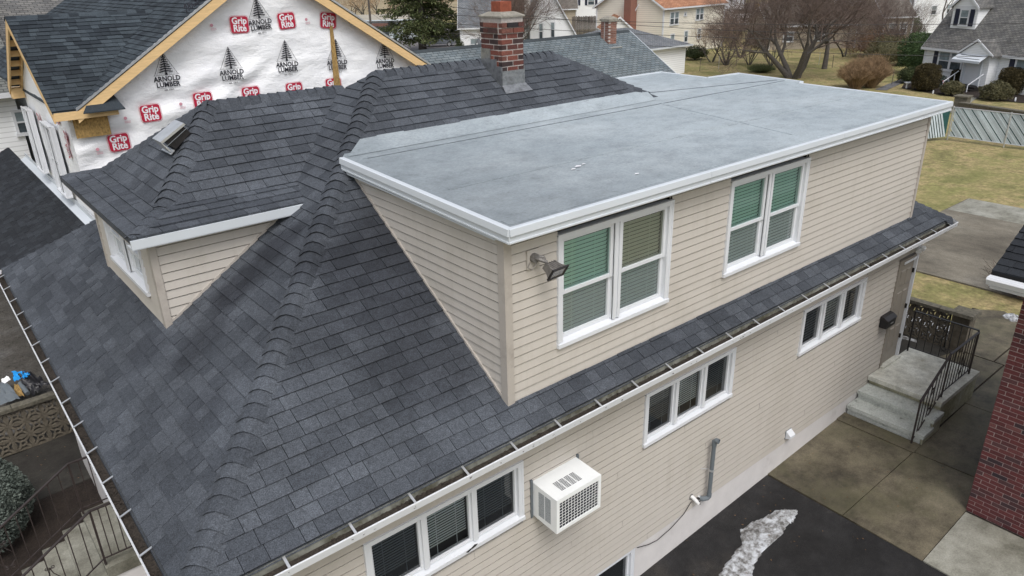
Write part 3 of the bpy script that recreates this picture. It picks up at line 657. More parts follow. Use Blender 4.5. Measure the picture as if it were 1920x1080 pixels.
seam(FX0+.1, .02, 13.0, .05, .30, 'membrane', .005); seam(FX0+.14, 0, FX0+.14, 2.9, .22, 'membrane', .007); seam(9.75, 3.6, 12.9, 2.9, .03, 'membrane_dark', .006)
seam(9.0, 0.1, 9.3, 2.8, .06); seam(FX0+.3, 1.15, 12.9, 1.1, .05)
# leaves and scraps of debris, lifted flakes
fl = MB()
for px, py, s in ((1085, 312, .07), (1076, 317, .05), (1095, 308, .04), (1195, 322, .05)):
    p = hitz(px, py, 5.72)
    fl.poly([(p[0]-s, p[1], fz(p[1])+.008), (p[0], p[1]-s*.5, fz(p[1])+.012), (p[0]+s*.8, p[1]+.01, fz(p[1])+.008), (p[0], p[1]+s*.6, fz(p[1])+.008)])
o = fl.build('roof_scraps', 'white_print', froof)
# fascia (drip edge) in two steps
def fasc(p, q, out):
    mb = MB(); p = Vector(p); q = Vector(q); out = Vector(out); z = Vector((0, 0, 1))
    prof = [(.0, .012), (.016, .006), (.022, -.062), (.004, -.070), (.004, -.118), (.012, -.122), (.012, -.138), (-.05, -.138), (-.05, .008)]
    a = [p+out*x+z*y for x, y in prof]; c = [q+out*x+z*y for x, y in prof]
    for i in range(len(prof)):
        j = (i+1) % len(prof); mb.poly([a[i], a[j], c[j], c[i]])
    mb.poly(a); mb.poly(c[::-1]); return mb
xx = [FX0, 6.55, 9.6, FX1+.12]
for i in range(3): fasc((xx[i]+(0 if i == 0 else .004), FY0, fz(FY0)+.004), (xx[i+1], FY0, fz(FY0)+.004), (0, -1, 0)).build('fascia', 'fascia', froof)
fasc((FX0, FY0, fz(FY0)+.004), (FX0, 3.03, fz(3.03)+.004), (-1, 0, 0)).build('fascia', 'fascia', froof)
def edge(a, c):
    a = Vector((a[0], a[1], fz(a[1])+.004)); c = Vector((c[0], c[1], fz(c[1])+.004)); d = (c-a).normalized(); o_ = Vector((d.y, -d.x, 0)); fasc(a, c, o_).build('fascia', 'fascia', froof)
for i in range(1, 7): edge(outl[i], outl[i+1])
mb = MB(); mb.box((FX0+.01, FY0+.02, 5.525), (13.1, .02, 5.545)); mb.hexa([(FX0+.01, 0, 5.51), (3.64, 0, 5.51), (3.64, 2.95, 5.62), (FX0+.01, 2.95, 5.62), (FX0+.01, 0, 5.53), (3.64, 0, 5.53), (3.64, 2.95, 5.64), (FX0+.01, 2.95, 5.64)]); mb.build('soffit', 'fascia', froof)

# --- chimney
ch = MB(); CX0, CX1, CY0, CY1 = 6.78, 7.21, 3.86, 4.37; ZC0, ZC1 = 6.05, 7.24
ch.box((CX0+.004, CY0+.004, ZC0), (CX1-.004, CY1-.004, ZC1), 0); chim = ch.build('chimney', 'mortar', house)
bh, mj, bl, bw = .065, .0155, .2, .095
def brick_obj(name, me, loc, parent, rz=0):
    o = bpy.data.objects.new(name, me); col.objects.link(o); o.parent = parent; o.location = Vector(loc)-worldloc(parent); o.rotation_euler = (0, 0, rz); return o
def brickmesh(L, W, H, mat, rough=.003):
    mb = MB(); r = random.Random(int(L*1000)+int(W*777)+7)
    j = lambda: r.uniform(-rough, rough)
    mb.hexa([(-L/2+j(), -W/2+j(), j()), (L/2+j(), -W/2+j(), j()), (L/2+j(), W/2, j()), (-L/2+j(), W/2, j()), (-L/2+j(), -W/2+j(), H+j()), (L/2+j(), -W/2+j(), H+j()), (L/2+j(), W/2, H+j()), (-L/2+j(), W/2, H+j())])
    return mb.mesh('brick', mat)
cache = {}
def bm_(L, W, H, mat):
    k = (round(L, 3), round(W, 3), mat, R.randrange(3))
    if k not in cache: cache[k] = brickmesh(L, W, H, mat)
    return cache[k]
nc = int((ZC1-ZC0)/(bh+mj))
for c in range(nc):
    z = ZC0+c*(bh+mj); out = .022 if c >= nc-2 else 0
    if z < 6.3 and False: continue
    wX, wY = CX1-CX0, CY1-CY0
    ends = []
    # -Y and +Y faces
    for sgn, y in ((1, CY0), (-1, CY1)):
        brs = [(0, .21), (.225, .43)] if c % 2 == 0 else [(0, .095), (.11, .31), (.325, .43)]
        for a, b2 in brs:
            brick_obj('brick', bm_(b2-a, .09, bh, 'brick'), ((CX0+(a+b2)/2), y+sgn*(.045-out), z), chim, 0 if sgn > 0 else math.pi)
    for sgn, x in ((1, CX0), (-1, CX1)):
        brs = [(.095, .295), (.306, .42)] if c % 2 == 0 else [(.095, .195), (.206, .42)]
        for a, b2 in brs:
            brick_obj('brick', bm_(b2-a, .09, bh, 'brick'), (x+sgn*(.045-out), CY0+(a+b2)/2, z), chim, -math.pi/2 if sgn > 0 else math.pi/2)
cr = MB(); bmc = [(CX0-.025, CY0-.025), (CX1+.025, CY0-.025), (CX1+.025, CY1+.025), (CX0-.025, CY1+.025)]; zc = ZC1+.0
lo = [(x, y, zc) for x, y in bmc]; mid = [(x+(.0), y, zc+.02) for x, y in bmc]; cxm, cym = (CX0+CX1)/2, (CY0+CY1)/2
hi = [(cxm+(x-cxm)*.55, cym+(y-cym)*.55, zc+.075) for x, y in bmc]
for a, c in ((lo, mid), (mid, hi)):
    for i in range(4): cr.poly([a[i], a[(i+1) % 4], c[(i+1) % 4], c[i]])
cr.poly(hi); cr.build('crown', 'crown', chim)
fl = MB(); fl.box((cxm-.11, cym-.11, zc+.05), (cxm+.11, cym+.11, zc+.22)); fl.build('flue', 'terra', chim)
fl = MB()
zf = lambda y: sp(0, y)
fl.hexa([(CX0-.012, CY0-.012, 6.1), (CX1+.012, CY0-.012, 6.1), (CX1+.012, CY0, 6.1), (CX0-.012, CY0, 6.1), (CX0-.012, CY0-.012, zf(CY0)+.26), (CX1+.012, CY0-.012, zf(CY0)+.26), (CX1+.012, CY0, zf(CY0)+.26), (CX0-.012, CY0, zf(CY0)+.26)])
for i, (a, c) in enumerate(((0, .13), (.13, .28), (.28, .51))):
    fl.box((CX0-.016+i*.001, CY0+a, 6.1), (CX0-.002, CY0+c, zf(CY0+c)+.24+.0*i)); fl.box((CX1+.002, CY0+a, 6.1), (CX1+.016, CY0+c, zf(CY0+c)+.24))
fl.poly([(CX0-.05, CY0-.13, zf(CY0-.13)+.028), (CX1+.07, CY0-.13, zf(CY0-.13)+.028), (CX1+.03, CY0-.01, zf(CY0)+.05), (CX0-.02, CY0-.01, zf(CY0)+.05)])
fl.build('flashing', 'flash', chim)

# --- gutters
def gutter(p, q, inn, n_h):
    p = Vector(p); q = Vector(q); inn = Vector(inn); z = Vector((0, 0, 1)); g = MB()
    prof = [(.0, -.006), (.006, .002), (.016, -.002), (.012, -.02), (.012, -.085), (.112, -.085), (.118, .05)]
    prof2 = [(.016, -.012), (.018, -.03), (.018, -.078), (.106, -.078), (.112, .049)]
    for i in range(len(prof)-1): g.poly([p+inn*prof[i][0]+z*prof[i][1], p+inn*prof[i+1][0]+z*prof[i+1][1], q+inn*prof[i+1][0]+z*prof[i+1][1], q+inn*prof[i][0]+z*prof[i][1]], 0 if i < 3 else 1)
    g.poly([p+inn*.0-z*.005, p+inn*.012-z*.085, q+inn*.012-z*.085, q-z*.005], 0)
    for i in range(len(prof2)-1): g.poly([p+inn*prof2[i][0]+z*prof2[i][1], p+inn*prof2[i+1][0]+z*prof2[i+1][1], q+inn*prof2[i+1][0]+z*prof2[i+1][1], q+inn*prof2[i][0]+z*prof2[i][1]], 1)
    for e_ in (p, q): g.poly([e_+inn*a+z*b2 for a, b2 in prof], 0)
    go = g.build('gutter', ['white', 'gutter_in'], house)
    L = (q-p).length; d = (q-p).normalized()
    for i in range(n_h):
        s = L*(i+.5)/n_h; h = MB(); a = p+d*s; h.bar(a+inn*.004+z*.006, a+inn*.125+z*.048, .024, .005); h.build('hanger', 'alu', go)
    dm = MB(); k = int(L/.05); rr = random.Random(5)
    for i in range(k*7):
        s = rr.uniform(0, L); o_ = rr.uniform(.02, .11); a = p+d*s+inn*o_+z*(-.052+.02*rr.random()+.03*(o_-.02)/.09*(noise.noise((s*1.5, 0, 0))+.4)); r_ = rr.uniform(.01, .03); th = rr.uniform(0, 3.14)
        dx = Vector((math.cos(th), math.sin(th), rr.uniform(-.3, .3)))*r_; dy = Vector((-math.sin(th), math.cos(th), rr.uniform(-.3, .3)))*r_*.5
        dm.poly([a-dx-dy, a+dx-dy, a+dx+dy, a-dx+dy], 0, rr.random())
    dm.poly([p+inn*.018-z*.04, q+inn*.018-z*.04, q+inn*.105-z*.028, p+inn*.105-z*.028])
    dm.build('gutter_debris', 'debris', go, kind='stuff')
    return go
gutter((-.0, EY, ZE), (XE1+.02, EY, ZE), (0, 1, 0), 23)
gutter((0, yn, ZE), (0, EY+.004, ZE), (1, 0, 0), 15)
mb = MB(); mb.box((HX0-.3, -.305, 3.20), (HX1+.2, .0, 3.225)); mb.box((.13, -.3, 3.22), (.45, WY, 3.24)); mb.build('soffit', 'siding', house)
# front wall
TFW = lambda u, n, z: (HX0-n, u, z)
siding(TFW, [(.0, SZ0), (WY, SZ0), (WY, 3.22), (.0, 3.22)], .22, SZ0, 3.22)
# ------------------------------------------------------------------ windows of the main house
def window(T, r, parent, n_units, kind, panes, cas=.062, sill=.075, blind=None, far=False):
    """T(u, n, z); r = (u0, u1, z0, z1) outer casing; kind 'double' (two sashes) or 'slider'"""
    u0, u1, z0, z1 = r
    def bx(mb, a, c, n0, n1, z_0, z_1): mb.hexa([T(a, n0, z_0), T(c, n0, z_0), T(c, n1, z_0), T(a, n1, z_0), T(a, n0, z_1), T(c, n0, z_1), T(c, n1, z_1), T(a, n1, z_1)])
    f = MB(); f_in = -.085
    bx(f, u0, u0+cas, f_in, .03, z0+sill*.8, z1); bx(f, u1-cas, u1, f_in, .03, z0+sill*.8, z1); bx(f, u0+cas, u1-cas, f_in, .028, z1-cas*.8, z1)
    for du in (cas*.35,):   # a second, thinner step on the casing
        bx(f, u0-.012, u0+.012, 0, .036, z0+sill*.8, z1+.006); bx(f, u1-.012, u1+.012, 0, .036, z0+sill*.8, z1+.006); bx(f, u0-.012, u1+.012, 0, .038, z1-.004, z1+.012)
    win = f.build('window', 'white', parent)
    s = MB(); s.hexa([T(u0-.015, f_in, z0), T(u1+.015, f_in, z0), T(u1+.015, .05, z0), T(u0-.015, .05, z0), T(u0-.015, f_in, z0+sill+.012), T(u1+.015, f_in, z0+sill+.012), T(u1+.015, .05, z0+sill*.62), T(u0-.015, .05, z0+sill*.62)]); s.build('sill', 'white', win)
    iw = u1-u0-2*cas; mul = .115 if kind == 'double' else .06; uw = (iw-mul*(n_units-1))/n_units
    zb, ztp = z0+sill, z1-cas*.8
    for k in range(n_units):
        a = u0+cas+k*(uw+mul); c = a+uw
        if k: 
            m_ = MB(); bx(m_, a-mul, a, f_in, .012 if kind == 'double' else .02, zb, ztp)
            if kind == 'double': bx(m_, a-mul, a-mul*.62, .0, .026, zb, ztp); bx(m_, a-mul*.38, a, .0, .026, zb, ztp)
            m_.build('mullion', 'white', win)
        if kind == 'double':
            zm = zb+(ztp-zb)*.47; st = .042
            for (q0, q1, nn, gl) in ((zm-.02, ztp, -.02, panes[k][0]), (zb, zm+.02, -.045, panes[k][1])):
                sh = MB(); bx(sh, a, a+st, nn-.02, nn+.015, q0, q1); bx(sh, c-st, c, nn-.02, nn+.015, q0, q1); bx(sh, a+st, c-st, nn-.02, nn+.013, q0, q0+st); bx(sh, a+st, c-st, nn-.02, nn+.013, q1-st, q1)
                so = sh.build('sash', 'white', win)
                g = MB(); g.poly([T(a+st, nn-.008, q0+st), T(c-st, nn-.008, q0+st), T(c-st, nn-.008, q1-st), T(a+st, nn-.008, q1-st)]); g.build('pane', gl, win)
        else:
            st = .028; nn = -.03; sh = MB()
            bx(sh, a, a+st, nn-.02, nn+.02, zb, ztp); bx(sh, c-st, c, nn-.02, nn+.02, zb, ztp); bx(sh, a+st, c-st, nn-.02, nn+.018, zb, zb+st); bx(sh, a+st, c-st, nn-.02, nn+.018, ztp-st, ztp); sh.build('sash', 'white', win)
            g = MB(); g.poly([T(a+st, nn-.008, zb+st), T(c-st, nn-.008, zb+st), T(c-st, nn-.008, ztp-st), T(a+st, nn-.008, ztp-st)]); g.build('pane', panes[k], win)
        if blind:
            b_ = MB(); zz = zb+.03+(blind[2] if len(blind) > 2 else 0.)*(1 if k != 1 or kind == 'double' else 1.); bz = blind[1]
            while zz < ztp-.02:
                b_.hexa([T(a+.03, -.094, zz), T(c-.03, -.094, zz), T(c-.03, -.090, zz), T(a+.03, -.090, zz), T(a+.03, -.078, zz+bz*.955), T(c-.03, -.078, zz+bz*.955), T(c-.03, -.074, zz+bz*.97), T(a+.03, -.074, zz+bz*.97)]); zz += bz
            for uu in (a+uw*.28, a+uw*.72): b_.poly([T(uu, -.074, zb+.03), T(uu+.008, -.074, zb+.03), T(uu+.008, -.074, ztp), T(uu, -.074, ztp)])
            b_.build('blind', blind[0], win)
    return win
window(TD, W1, house, 2, 'double', [('glass_green', 'glass_screen'), ('glass_olive', 'glass_screen')], blind=('blind', .046))
window(TD, W2, house, 2, 'double', [('glass_green', 'glass_screen'), ('glass_green', 'glass_screen')], blind=('blind', .046))
window(TS, WA, house, 3, 'slider', ['glass_dark', 'glass', 'glass_dark'], blind=('blind_grey', .034, .1))
window(TS, WB, house, 3, 'slider', ['glass_dark', 'glass', 'glass_dark'], blind=('blind_grey', .034, .12))
window(TS, WC, house, 3, 'slider', ['glass_dark', 'glass', 'glass_dark'], blind=('blind_grey', .05, .02))
window(TF_, FW, droof, 2, 'double', [('glass', 'glass_screen')]*2, blind=('blind', .05))
TB = lambda u, n, z: (u, .03-n, z)
window(TB, (5.05, 5.83, -.36, .33), house, 1, 'slider', ['glass_dark'], cas=.06, blind=('blind_grey', .03))
bl_ = MB(); bl_.poly([(2.93, -.052, 2.063), (3.02, -.052, 2.085), (3.05, -.05, 2.10), (3.10, -.05, 2.088), (3.07, -.054, 2.07), (3.0, -.055, 2.06), (2.96, -.056, 2.045)]); 
tag(bl_.build('torn_bag', 'blackplastic'), 'scrap of black plastic lying on the white sill of the nearest three-pane window', 'litter')

# --- door
dr = MB(); D0, D1, DZ0, DZ1 = 13.03, 13.62, .60, 2.70
dr.box((D0, .0, DZ0), (D1, .04, DZ1)); door = dr.build('door', 'door', house)
for (a, c, z_0, z_1) in ((.09, .27, .25, .75), (.32, .50, .25, .75), (.09, .27, .85, 1.5), (.32, .50, .85, 1.5), (.09, .27, 1.62, 1.95), (.32, .50, 1.62, 1.95)):
    p_ = MB(); x0, x1, zz0, zz1 = D0+a, D0+c, DZ0+z_0, DZ0+z_1
    o_ = [(x0, 0, zz0), (x1, 0, zz0), (x1, 0, zz1), (x0, 0, zz1)]; i_ = [(x0+.022, -.014, zz0+.022), (x1-.022, -.014, zz0+.022), (x1-.022, -.014, zz1-.022), (x0+.022, -.014, zz1-.022)]
    o_ = [(x, -.001, z) for x, _, z in o_]
    for i in range(4): p_.poly([o_[i], o_[(i+1) % 4], i_[(i+1) % 4], i_[i]])
    p_.poly(i_); p_.build('door_panel', 'door', door)
kn = MB(); kn.tube([(D0+.05, 0, 1.5), (D0+.05, -.05, 1.5), (D0+.05, -.055, 1.5), (D0+.05, -.075, 1.5)], [.012, .012, .03, .02], 8); kn.build('door_knob', 'alu', door)
fr = MB(); fr.box((D0-.09, -.03, .5), (D0-.005, .05, DZ1+.09)); fr.box((D0-.005, -.03, DZ1+.005), (D1+.005, .05, DZ1+.09)); fr.build('door_frame', 'door', house)
fr = MB(); fr.box((D1+.005, -.05, .5), (D1+.05, .05, DZ1+.06)); fr.box((D0+.1, -.04, DZ1-.01), (D1, -.02, DZ1+.035)); fr.build('storm_door_jamb', 'white', house)
fr = MB(); fr.box((D0-.09, -.1, .50), (D1+.05, .05, .60)); fr.build('threshold', 'stoop', house)
for zz in (1.0, 1.65, 2.4): h_ = MB(); h_.box((D1-.01, -.035, zz), (D1+.02, -.0, zz+.09)); h_.build('hinge', 'black', door)

# --- stoop with two steps
stoop = thing('stoop', 'concrete landing with two steps and stained edges below the beige side door', 'steps', (13.2, -.7, 0))
mb = MB(); mb.box((12.56, -1.345, -.05), (14.18, -.03, .47)); mb.box((11.86, -1.40, -.05), (12.2, -.03, .12)); mb.box((12.2, -1.40, -.05), (12.555, -.03, .3)); mb.build('base', 'stoop_side', stoop)
mb = MB(); mb.box((12.50, -1.36, .472), (14.22, -.022, .56)); mb.build('landing', 'stoop', stoop)
for x0, x1, z in ((11.80, 12.22, .20), (12.14, 12.56, .38)):
    mb = MB(); mb.box((x0, -1.42, z-.075), (x1, -.022, z)); mb.box((x0+.035, -1.36, z-.2), (x0+.06, -.03, z-.074)); mb.build('step', 'bluestone', stoop)
def scroll(mb, c, ax, az, r, turns=1.4, rr=.006, sgn=1, m=0):
    pts = []
    for i in range(15):
        t = i/14; a = sgn*t*turns*2*math.pi; q = r*(1-t*.75); pts.append(Vector(c)+Vector(ax)*math.cos(a)*q+Vector(az)*math.sin(a)*q)
    mb.tube(pts, rr, 4, m, cap=False)
def railing(name, label, path, h, nb, mat='rail_brown', scrolls=(), bottom=True, group=None, hb=.10):
    root = thing(name, label, 'railing', path[0], 0, group)
    for i, p in enumerate(path):
        m_ = MB(); m_.bar(p, (p[0], p[1], p[2]+h), .026, .026, up=(0, 1, 0)); m_.build('post', mat, root)
    tops = [Vector((p[0], p[1], p[2]+h)) for p in path]
    for i in range(len(path)-1):
        m_ = MB(); m_.bar(tops[i], tops[i+1], .042, .016); m_.build('top_rail', mat, root)
        a, c = Vector(path[i])+Vector((0, 0, hb)), Vector(path[i+1])+Vector((0, 0, hb))
        if bottom: m_ = MB(); m_.bar(a, c, .02, .012); m_.build('bottom_rail', mat, root)
        for k in range(1, nb[i]):
            t = k/nb[i]; m_ = MB(); b0 = a.lerp(c, t) if bottom else Vector(path[i]).lerp(Vector(path[i+1]), t); m_.bar(b0, tops[i].lerp(tops[i+1], t), .013, .013, up=(0, 1, 0)); m_.build('baluster', mat, root)
        for sc in scrolls:
            if sc[0] != i: continue
            t = sc[1]; mid = a.lerp(c, t); tp_ = tops[i].lerp(tops[i+1], t); d = (c-a); d.z = 0; d.normalize(); z = Vector((0, 0, 1)); H = tp_.z-mid.z; m_ = MB()
            for sg in (-1, 1):
                scroll(m_, mid+z*H*.18+d*sg*.035, d*-sg, z, .035); scroll(m_, mid+z*H*.72+d*sg*.03, d*-sg, -z, .03)
                m_.tube([mid+z*H*.18, mid+z*H*.32+d*sg*.10, mid+z*H*.45+d*sg*.09, mid+z*H*.6+d*sg*.02, mid+z*H*.72], .006, 4, cap=False)
            m_.build('scroll', mat, root)
    return root
railing('iron_railing', 'dark brown wrought iron railing with scrollwork along the side-door steps and landing', [(11.73, -1.27, -.01), (12.72, -1.26, .56), (13.98, -1.25, .56)], .89, [7, 9], 'rail_brown', [(0, .5), (1, .55)])
railing('iron_railing', 'thin black iron railing with one heart-shaped scroll across the far end of the side landing', [(14.06, -1.22, .56), (14.06, -.06, .56)], .89, [8], 'black', [(0, .45)])

# --- breeze-block screen wall with pillar behind the landing
def breeze_block(T, mat_i=0):
    """pierced block: square ring, inner diagonal leaves and ring; T(u, n, z) with u,z in 0..1"""
    mb = MB(); 
    def hx(pts, d0=-.5, d1=.5):
        n = len(mb.v); k = len(pts); mb.v.extend([tuple(T(u, d0, z)) for u, z in pts]); mb.v.extend([tuple(T(u, d1, z)) for u, z in pts]); mb.f.append(tuple(range(n, n+k))); mb.f.append(tuple(range(n+k, n+2*k))[::-1]); mb.m += [0, 0]; mb.t += [0, 0]
        for i in range(k): j = (i+1) % k; mb.f.append((n+i, n+k+i, n+k+j, n+j)); mb.m.append(0); mb.t.append(0)
    b_ = .07
    for q in ([(0, 0), (1, 0), (1, b_), (0, b_)], [(0, 1-b_), (1, 1-b_), (1, 1), (0, 1)], [(0, b_), (b_, b_), (b_, 1-b_), (0, 1-b_)], [(1-b_, b_), (1, b_), (1, 1-b_), (1-b_, 1-b_)]): hx(q)
    N = 12; r0, r1 = .13, .22
    for i in range(N):
        a, c = 2*math.pi*i/N, 2*math.pi*(i+1)/N
        hx([(.5+r0*math.cos(a), .5+r0*math.sin(a)), (.5+r1*math.cos(a), .5+r1*math.sin(a)), (.5+r1*math.cos(c), .5+r1*math.sin(c)), (.5+r0*math.cos(c), .5+r0*math.sin(c))])
    for i in range(4):
        a = math.pi/4+i*math.pi/2; dx, dy = math.cos(a), math.sin(a); px, py = -dy*.05, dx*.05
        hx([(.5+dx*.2-px, .5+dy*.2-py), (.5+dx*.2+px, .5+dy*.2+py), (.5+dx*.62+px*1.6, .5+dy*.62+py*1.6), (.5+dx*.62-px*1.6, .5+dy*.62-py*1.6)])
        a = i*math.pi/2; dx, dy = math.cos(a), math.sin(a); px, py = -dy, dx
        hx([(.5+dx*.42-px*.26, .5+dy*.42-py*.26), (.5+dx*.42+px*.26, .5+dy*.42+py*.26), (.5+dx*.35, .5+dy*.35)])
    return mb
def screen_wall(name, label, P0, P1, z0, n, rows, s, cap=True, thick=.10, group=None):
    P0 = Vector((*P0, 0)); P1 = Vector((*P1, 0)); d = (P1-P0).normalized(); nn = Vector((-d.y, d.x, 0)); root = thing(name, label, 'wall', (P0.x, P0.y, z0), 0, group)
    me = None
    for i in range(n):
        for k in range(rows):
            if me is None:
                mb = breeze_block(lambda u, w_, z: Vector((0, 0, 0))+d*(u*s*.985)+nn*w_*thick+Vector((0, 0, z*s*.985))); me = mb.mesh('breeze_block', 'breeze')
            o = bpy.data.objects.new('breeze_block', me); col.objects.link(o); o.parent = root; o.location = (P0+d*s*i+Vector((0, 0, z0+k*s)))-root.location
    if cap:
        t = 0; L = n*s
        while t < L-.01:
            l_ = min(.82, L-t); c_ = MB(); a = P0+d*(t+.005)+Vector((0, 0, z0+rows*s+.035)); c_.bar(a, a+d*(l_-.01), thick*2.0, .07); c_.build('coping', 'stone_cap', root); t += .82
    return root
g0 = (14.95, 2.05); g1 = (15.66, .62)
PIL = G(1772, 612)
screen_wall('breeze_block_wall', 'low pierced breeze-block wall between the side landing and the mossy pillar', (15.98, 1.79), (15.98, -.10), .0, 7, 3, .27)
pl = thing('pillar', 'square mossy concrete pillar with overhanging cap at the end of the pierced wall', 'pillar', (16.1, -.33, 0))
mb = MB(); mb.box((15.92, -.50, -.02), (16.26, -.14, .83)); mb.build('shaft', 'breeze', pl); mb = MB(); mb.hexa([(15.85, -.57, .832), (16.33, -.57, .832), (16.33, -.08, .832), (15.85, -.08, .832), (15.87, -.55, .90), (16.31, -.55, .90), (16.31, -.10, .90), (15.87, -.10, .90)]); mb.build('cap', 'stone_cap', pl)

# --- things fixed to the side wall
ac = thing('air_conditioner', 'white through-wall air conditioner jutting from the beige siding beside the nearest window', 'air conditioner', (4.28, -.2, 2.0))
AX0, AX1, AY, AZ0, AZ1 = 3.93, 4.64, -.43, 2.0, 2.47
def acz(y, z): return z+(-y)*-.05+.0
mb = MB(); mb.hexa([(AX0, AY+.03, acz(AY, AZ0)), (AX1, AY+.03, acz(AY, AZ0)), (AX1, .05, AZ0), (AX0, .05, AZ0), (AX0, AY+.03, acz(AY, AZ1)), (AX1, AY+.03, acz(AY, AZ1)), (AX1, .05, AZ1), (AX0, .05, AZ1)]); case = mb.build('case', 'ac', ac)
mb = MB(); zA, zB = acz(AY, AZ0), acz(AY, AZ1)
for (a, c, q0, q1) in ((AX0, AX0+.045, zA, zB), (AX1-.045, AX1, zA, zB), (AX0+.045, AX1-.045, zA, zA+.045), (AX0+.045, AX1-.045, zB-.06, zB)): mb.box((a, AY, q0), (c, AY+.03, q1))
mb.build('front_frame', 'ac', ac)
mb = MB(); mb.box((AX0+.045, AY+.014, zA+.045), (AX1-.045, AY+.031, zB-.06)); coil = mb.build('coil', 'coil', ac)
mb = MB()
nx_, nz_ = 13, 9
for i in range(1, nx_): x = AX0+.045+(AX1-AX0-.09)*i/nx_; mb.box((x-.002, AY+.004, zA+.045), (x+.002, AY+.009, zB-.06))
for i in range(1, nz_): z = zA+.045+(zB-zA-.105)*i/nz_; mb.box((AX0+.045, AY+.009, z-.002), (AX1-.045, AY+.013, z+.002))
mb.build('grille', 'ac', ac)
mb = MB()
for blk in range(4):
    for i in range(9): x = AX0+.16+blk*.085; z = 0; y = -.34+i*.018; mb.box((x, y, acz(y, AZ1)+.0005), (x+.068, y+.007, acz(y, AZ1)+.003))
mb.build('top_louvres', 'coil', ac)
mb = MB()
for i in range(2):
    for k in range(22): z = AZ0+.07+k*.0155; y0 = -.33+i*.11; mb.box((AX0-.0025, y0, z-.01), (AX0-.0005, y0+.095, z-.0035))
mb.build('side_louvres', 'pvc', ac)
mb = MB(); mb.box((AX0-.03, -.03, AZ0-.03), (AX0-.001, .0, AZ1+.03)); mb.box((AX1+.001, -.03, AZ0-.03), (AX1+.03, .0, AZ1+.03)); mb.build('sleeve_trim', 'pvc', ac)

pipe = thing('radon_pipe', 'grey plastic vent pipe with elbows rising up the siding above the foundation', 'pipe', (7.4, -.1, .5))
mb = MB(); mb.tube([(7.4, -.10, .5), (7.4, -.10, 1.42)], .032, 10); mb.build('riser', 'pvc', pipe)
mb = MB(); mb.tube([(7.4, -.10, 1.38), (7.4, -.10, 1.46), (7.405, -.125, 1.485), (7.41, -.17, 1.485)], .039, 10, cap=False); mb.build('elbow', 'pvc', pipe)
mb = MB(); mb.tube([(7.4, -.10, .52), (7.4, -.10, .46), (7.37, -.09, .435), (7.30, -.06, .44), (7.26, .0, .45)], .039, 10); mb.build('elbow', 'pvc', pipe)
mb = MB(); mb.tube([(7.28, -.03, .45), (7.26, .02, .45)], .046, 10); mb.build('collar', 'alu', pipe)
mb = MB(); mb.tube([(7.4, -.10, .93), (7.4, -.10, .96)], .038, 10); mb.tube([(7.25, .0, .99), (7.4, -.07, .95)], .005, 4); mb.tube([(7.43, .0, .97), (7.41, -.07, .95)], .005, 4); mb.build('bracket', 'alu', pipe)
mb = MB(); mb.tube([(7.08, .02, .57), (7.09, -.03, .56), (7.12, -.08, .50), (7.14, -.10, .46)], .03, 9); dp = thing('drain_elbow', 'short white elbow pipe coming out low beside the grey vent pipe', 'pipe', (7.08, 0, .55)); mb.build('elbow', 'whitepvc', dp)
mb = MB(); mb.tube([(7.07, .01, .57), (7.07, -.012, .57)], .05, 9); mb.build('collar', 'bronze', dp)
sp_ = thing('spigot', 'small black garden tap beside the white drain elbow', 'tap', (7.2, -.02, .44)); mb = MB(); mb.tube([(7.2, .0, .45), (7.2, -.08, .45), (7.2, -.09, .41)], .012, 6); mb.build('spout', 'black', sp_); mb = MB(); mb.tube([(7.2, -.05, .45), (7.2, -.05, .49)], .008, 5); mb.tube([(7.2, -.05, .49), (7.2, -.05, .50)], .028, 8); mb.build('handle', 'black', sp_)
mb = MB(); mb.tube([(7.06, -.03, .5), (6.9, -.03, .36), (6.6, -.028, .25), (6.3, -.028, .21), (6.1, -.03, .25), (5.86, -.03, .34)], .006, 5); tag(mb.build('cable', 'black'), 'thin black cable drooping along the foundation to the basement window', 'cable')
vt = thing('dryer_vent', 'small white hooded vent low on the siding near the foundation', 'vent', (9.71, -.03, .5)); mb = MB()
mb.hexa([(9.63, 0, .42), (9.80, 0, .42), (9.80, -.02, .42), (9.63, -.02, .42), (9.63, 0, .58), (9.80, 0, .58), (9.80, -.02, .58), (9.63, -.02, .58)]); mb.build('plate', 'pvc', vt); mb = MB()
mb.hexa([(9.64, -.02, .43), (9.79, -.02, .43), (9.79, -.11, .46), (9.64, -.11, .46), (9.64, -.02, .575), (9.79, -.02, .575), (9.79, -.11, .50), (9.64, -.11, .50)]); mb.build('hood', 'white', vt)
mbx = thing('mailbox', 'black wall-mounted mailbox left of the beige side door', 'mailbox', (12.72, -.06, 1.6)); mb = MB()
mb.prism([(12.55, -.02, 1.58), (12.55, -.15, 1.58), (12.55, -.16, 1.72), (12.55, -.02, 1.75)], (.36, 0, 0)); mb.build('body', 'blackplastic', mbx); mb = MB()
mb.prism([(12.54, -.02, 1.755), (12.54, -.165, 1.725), (12.54, -.17, 1.745), (12.54, -.09, 1.80), (12.54, -.02, 1.81)], (.38, 0, 0)); mb.build('lid', 'black', mbx)
mb = MB(); mb.box((12.7, -.163, 1.65), (12.8, -.158, 1.665)); mb.build('emblem', 'alu', mbx)
fld = thing('floodlight', 'old metal floodlight on a round junction box beside the nearest upstairs window', 'floodlight', (4.0, -.05, 5.2)); zc_ = 5.24
mb = MB(); mb.box((3.88, YD-.032, 5.12), (4.04, YD-.018, 5.32)); mb.build('mounting_plate', 'siding', fld)
mb = MB(); mb.tube([(3.96, YD-.03, 5.235), (3.96, YD-.075, 5.235)], .05, 10); mb.build('junction_box', 'bronze', fld)
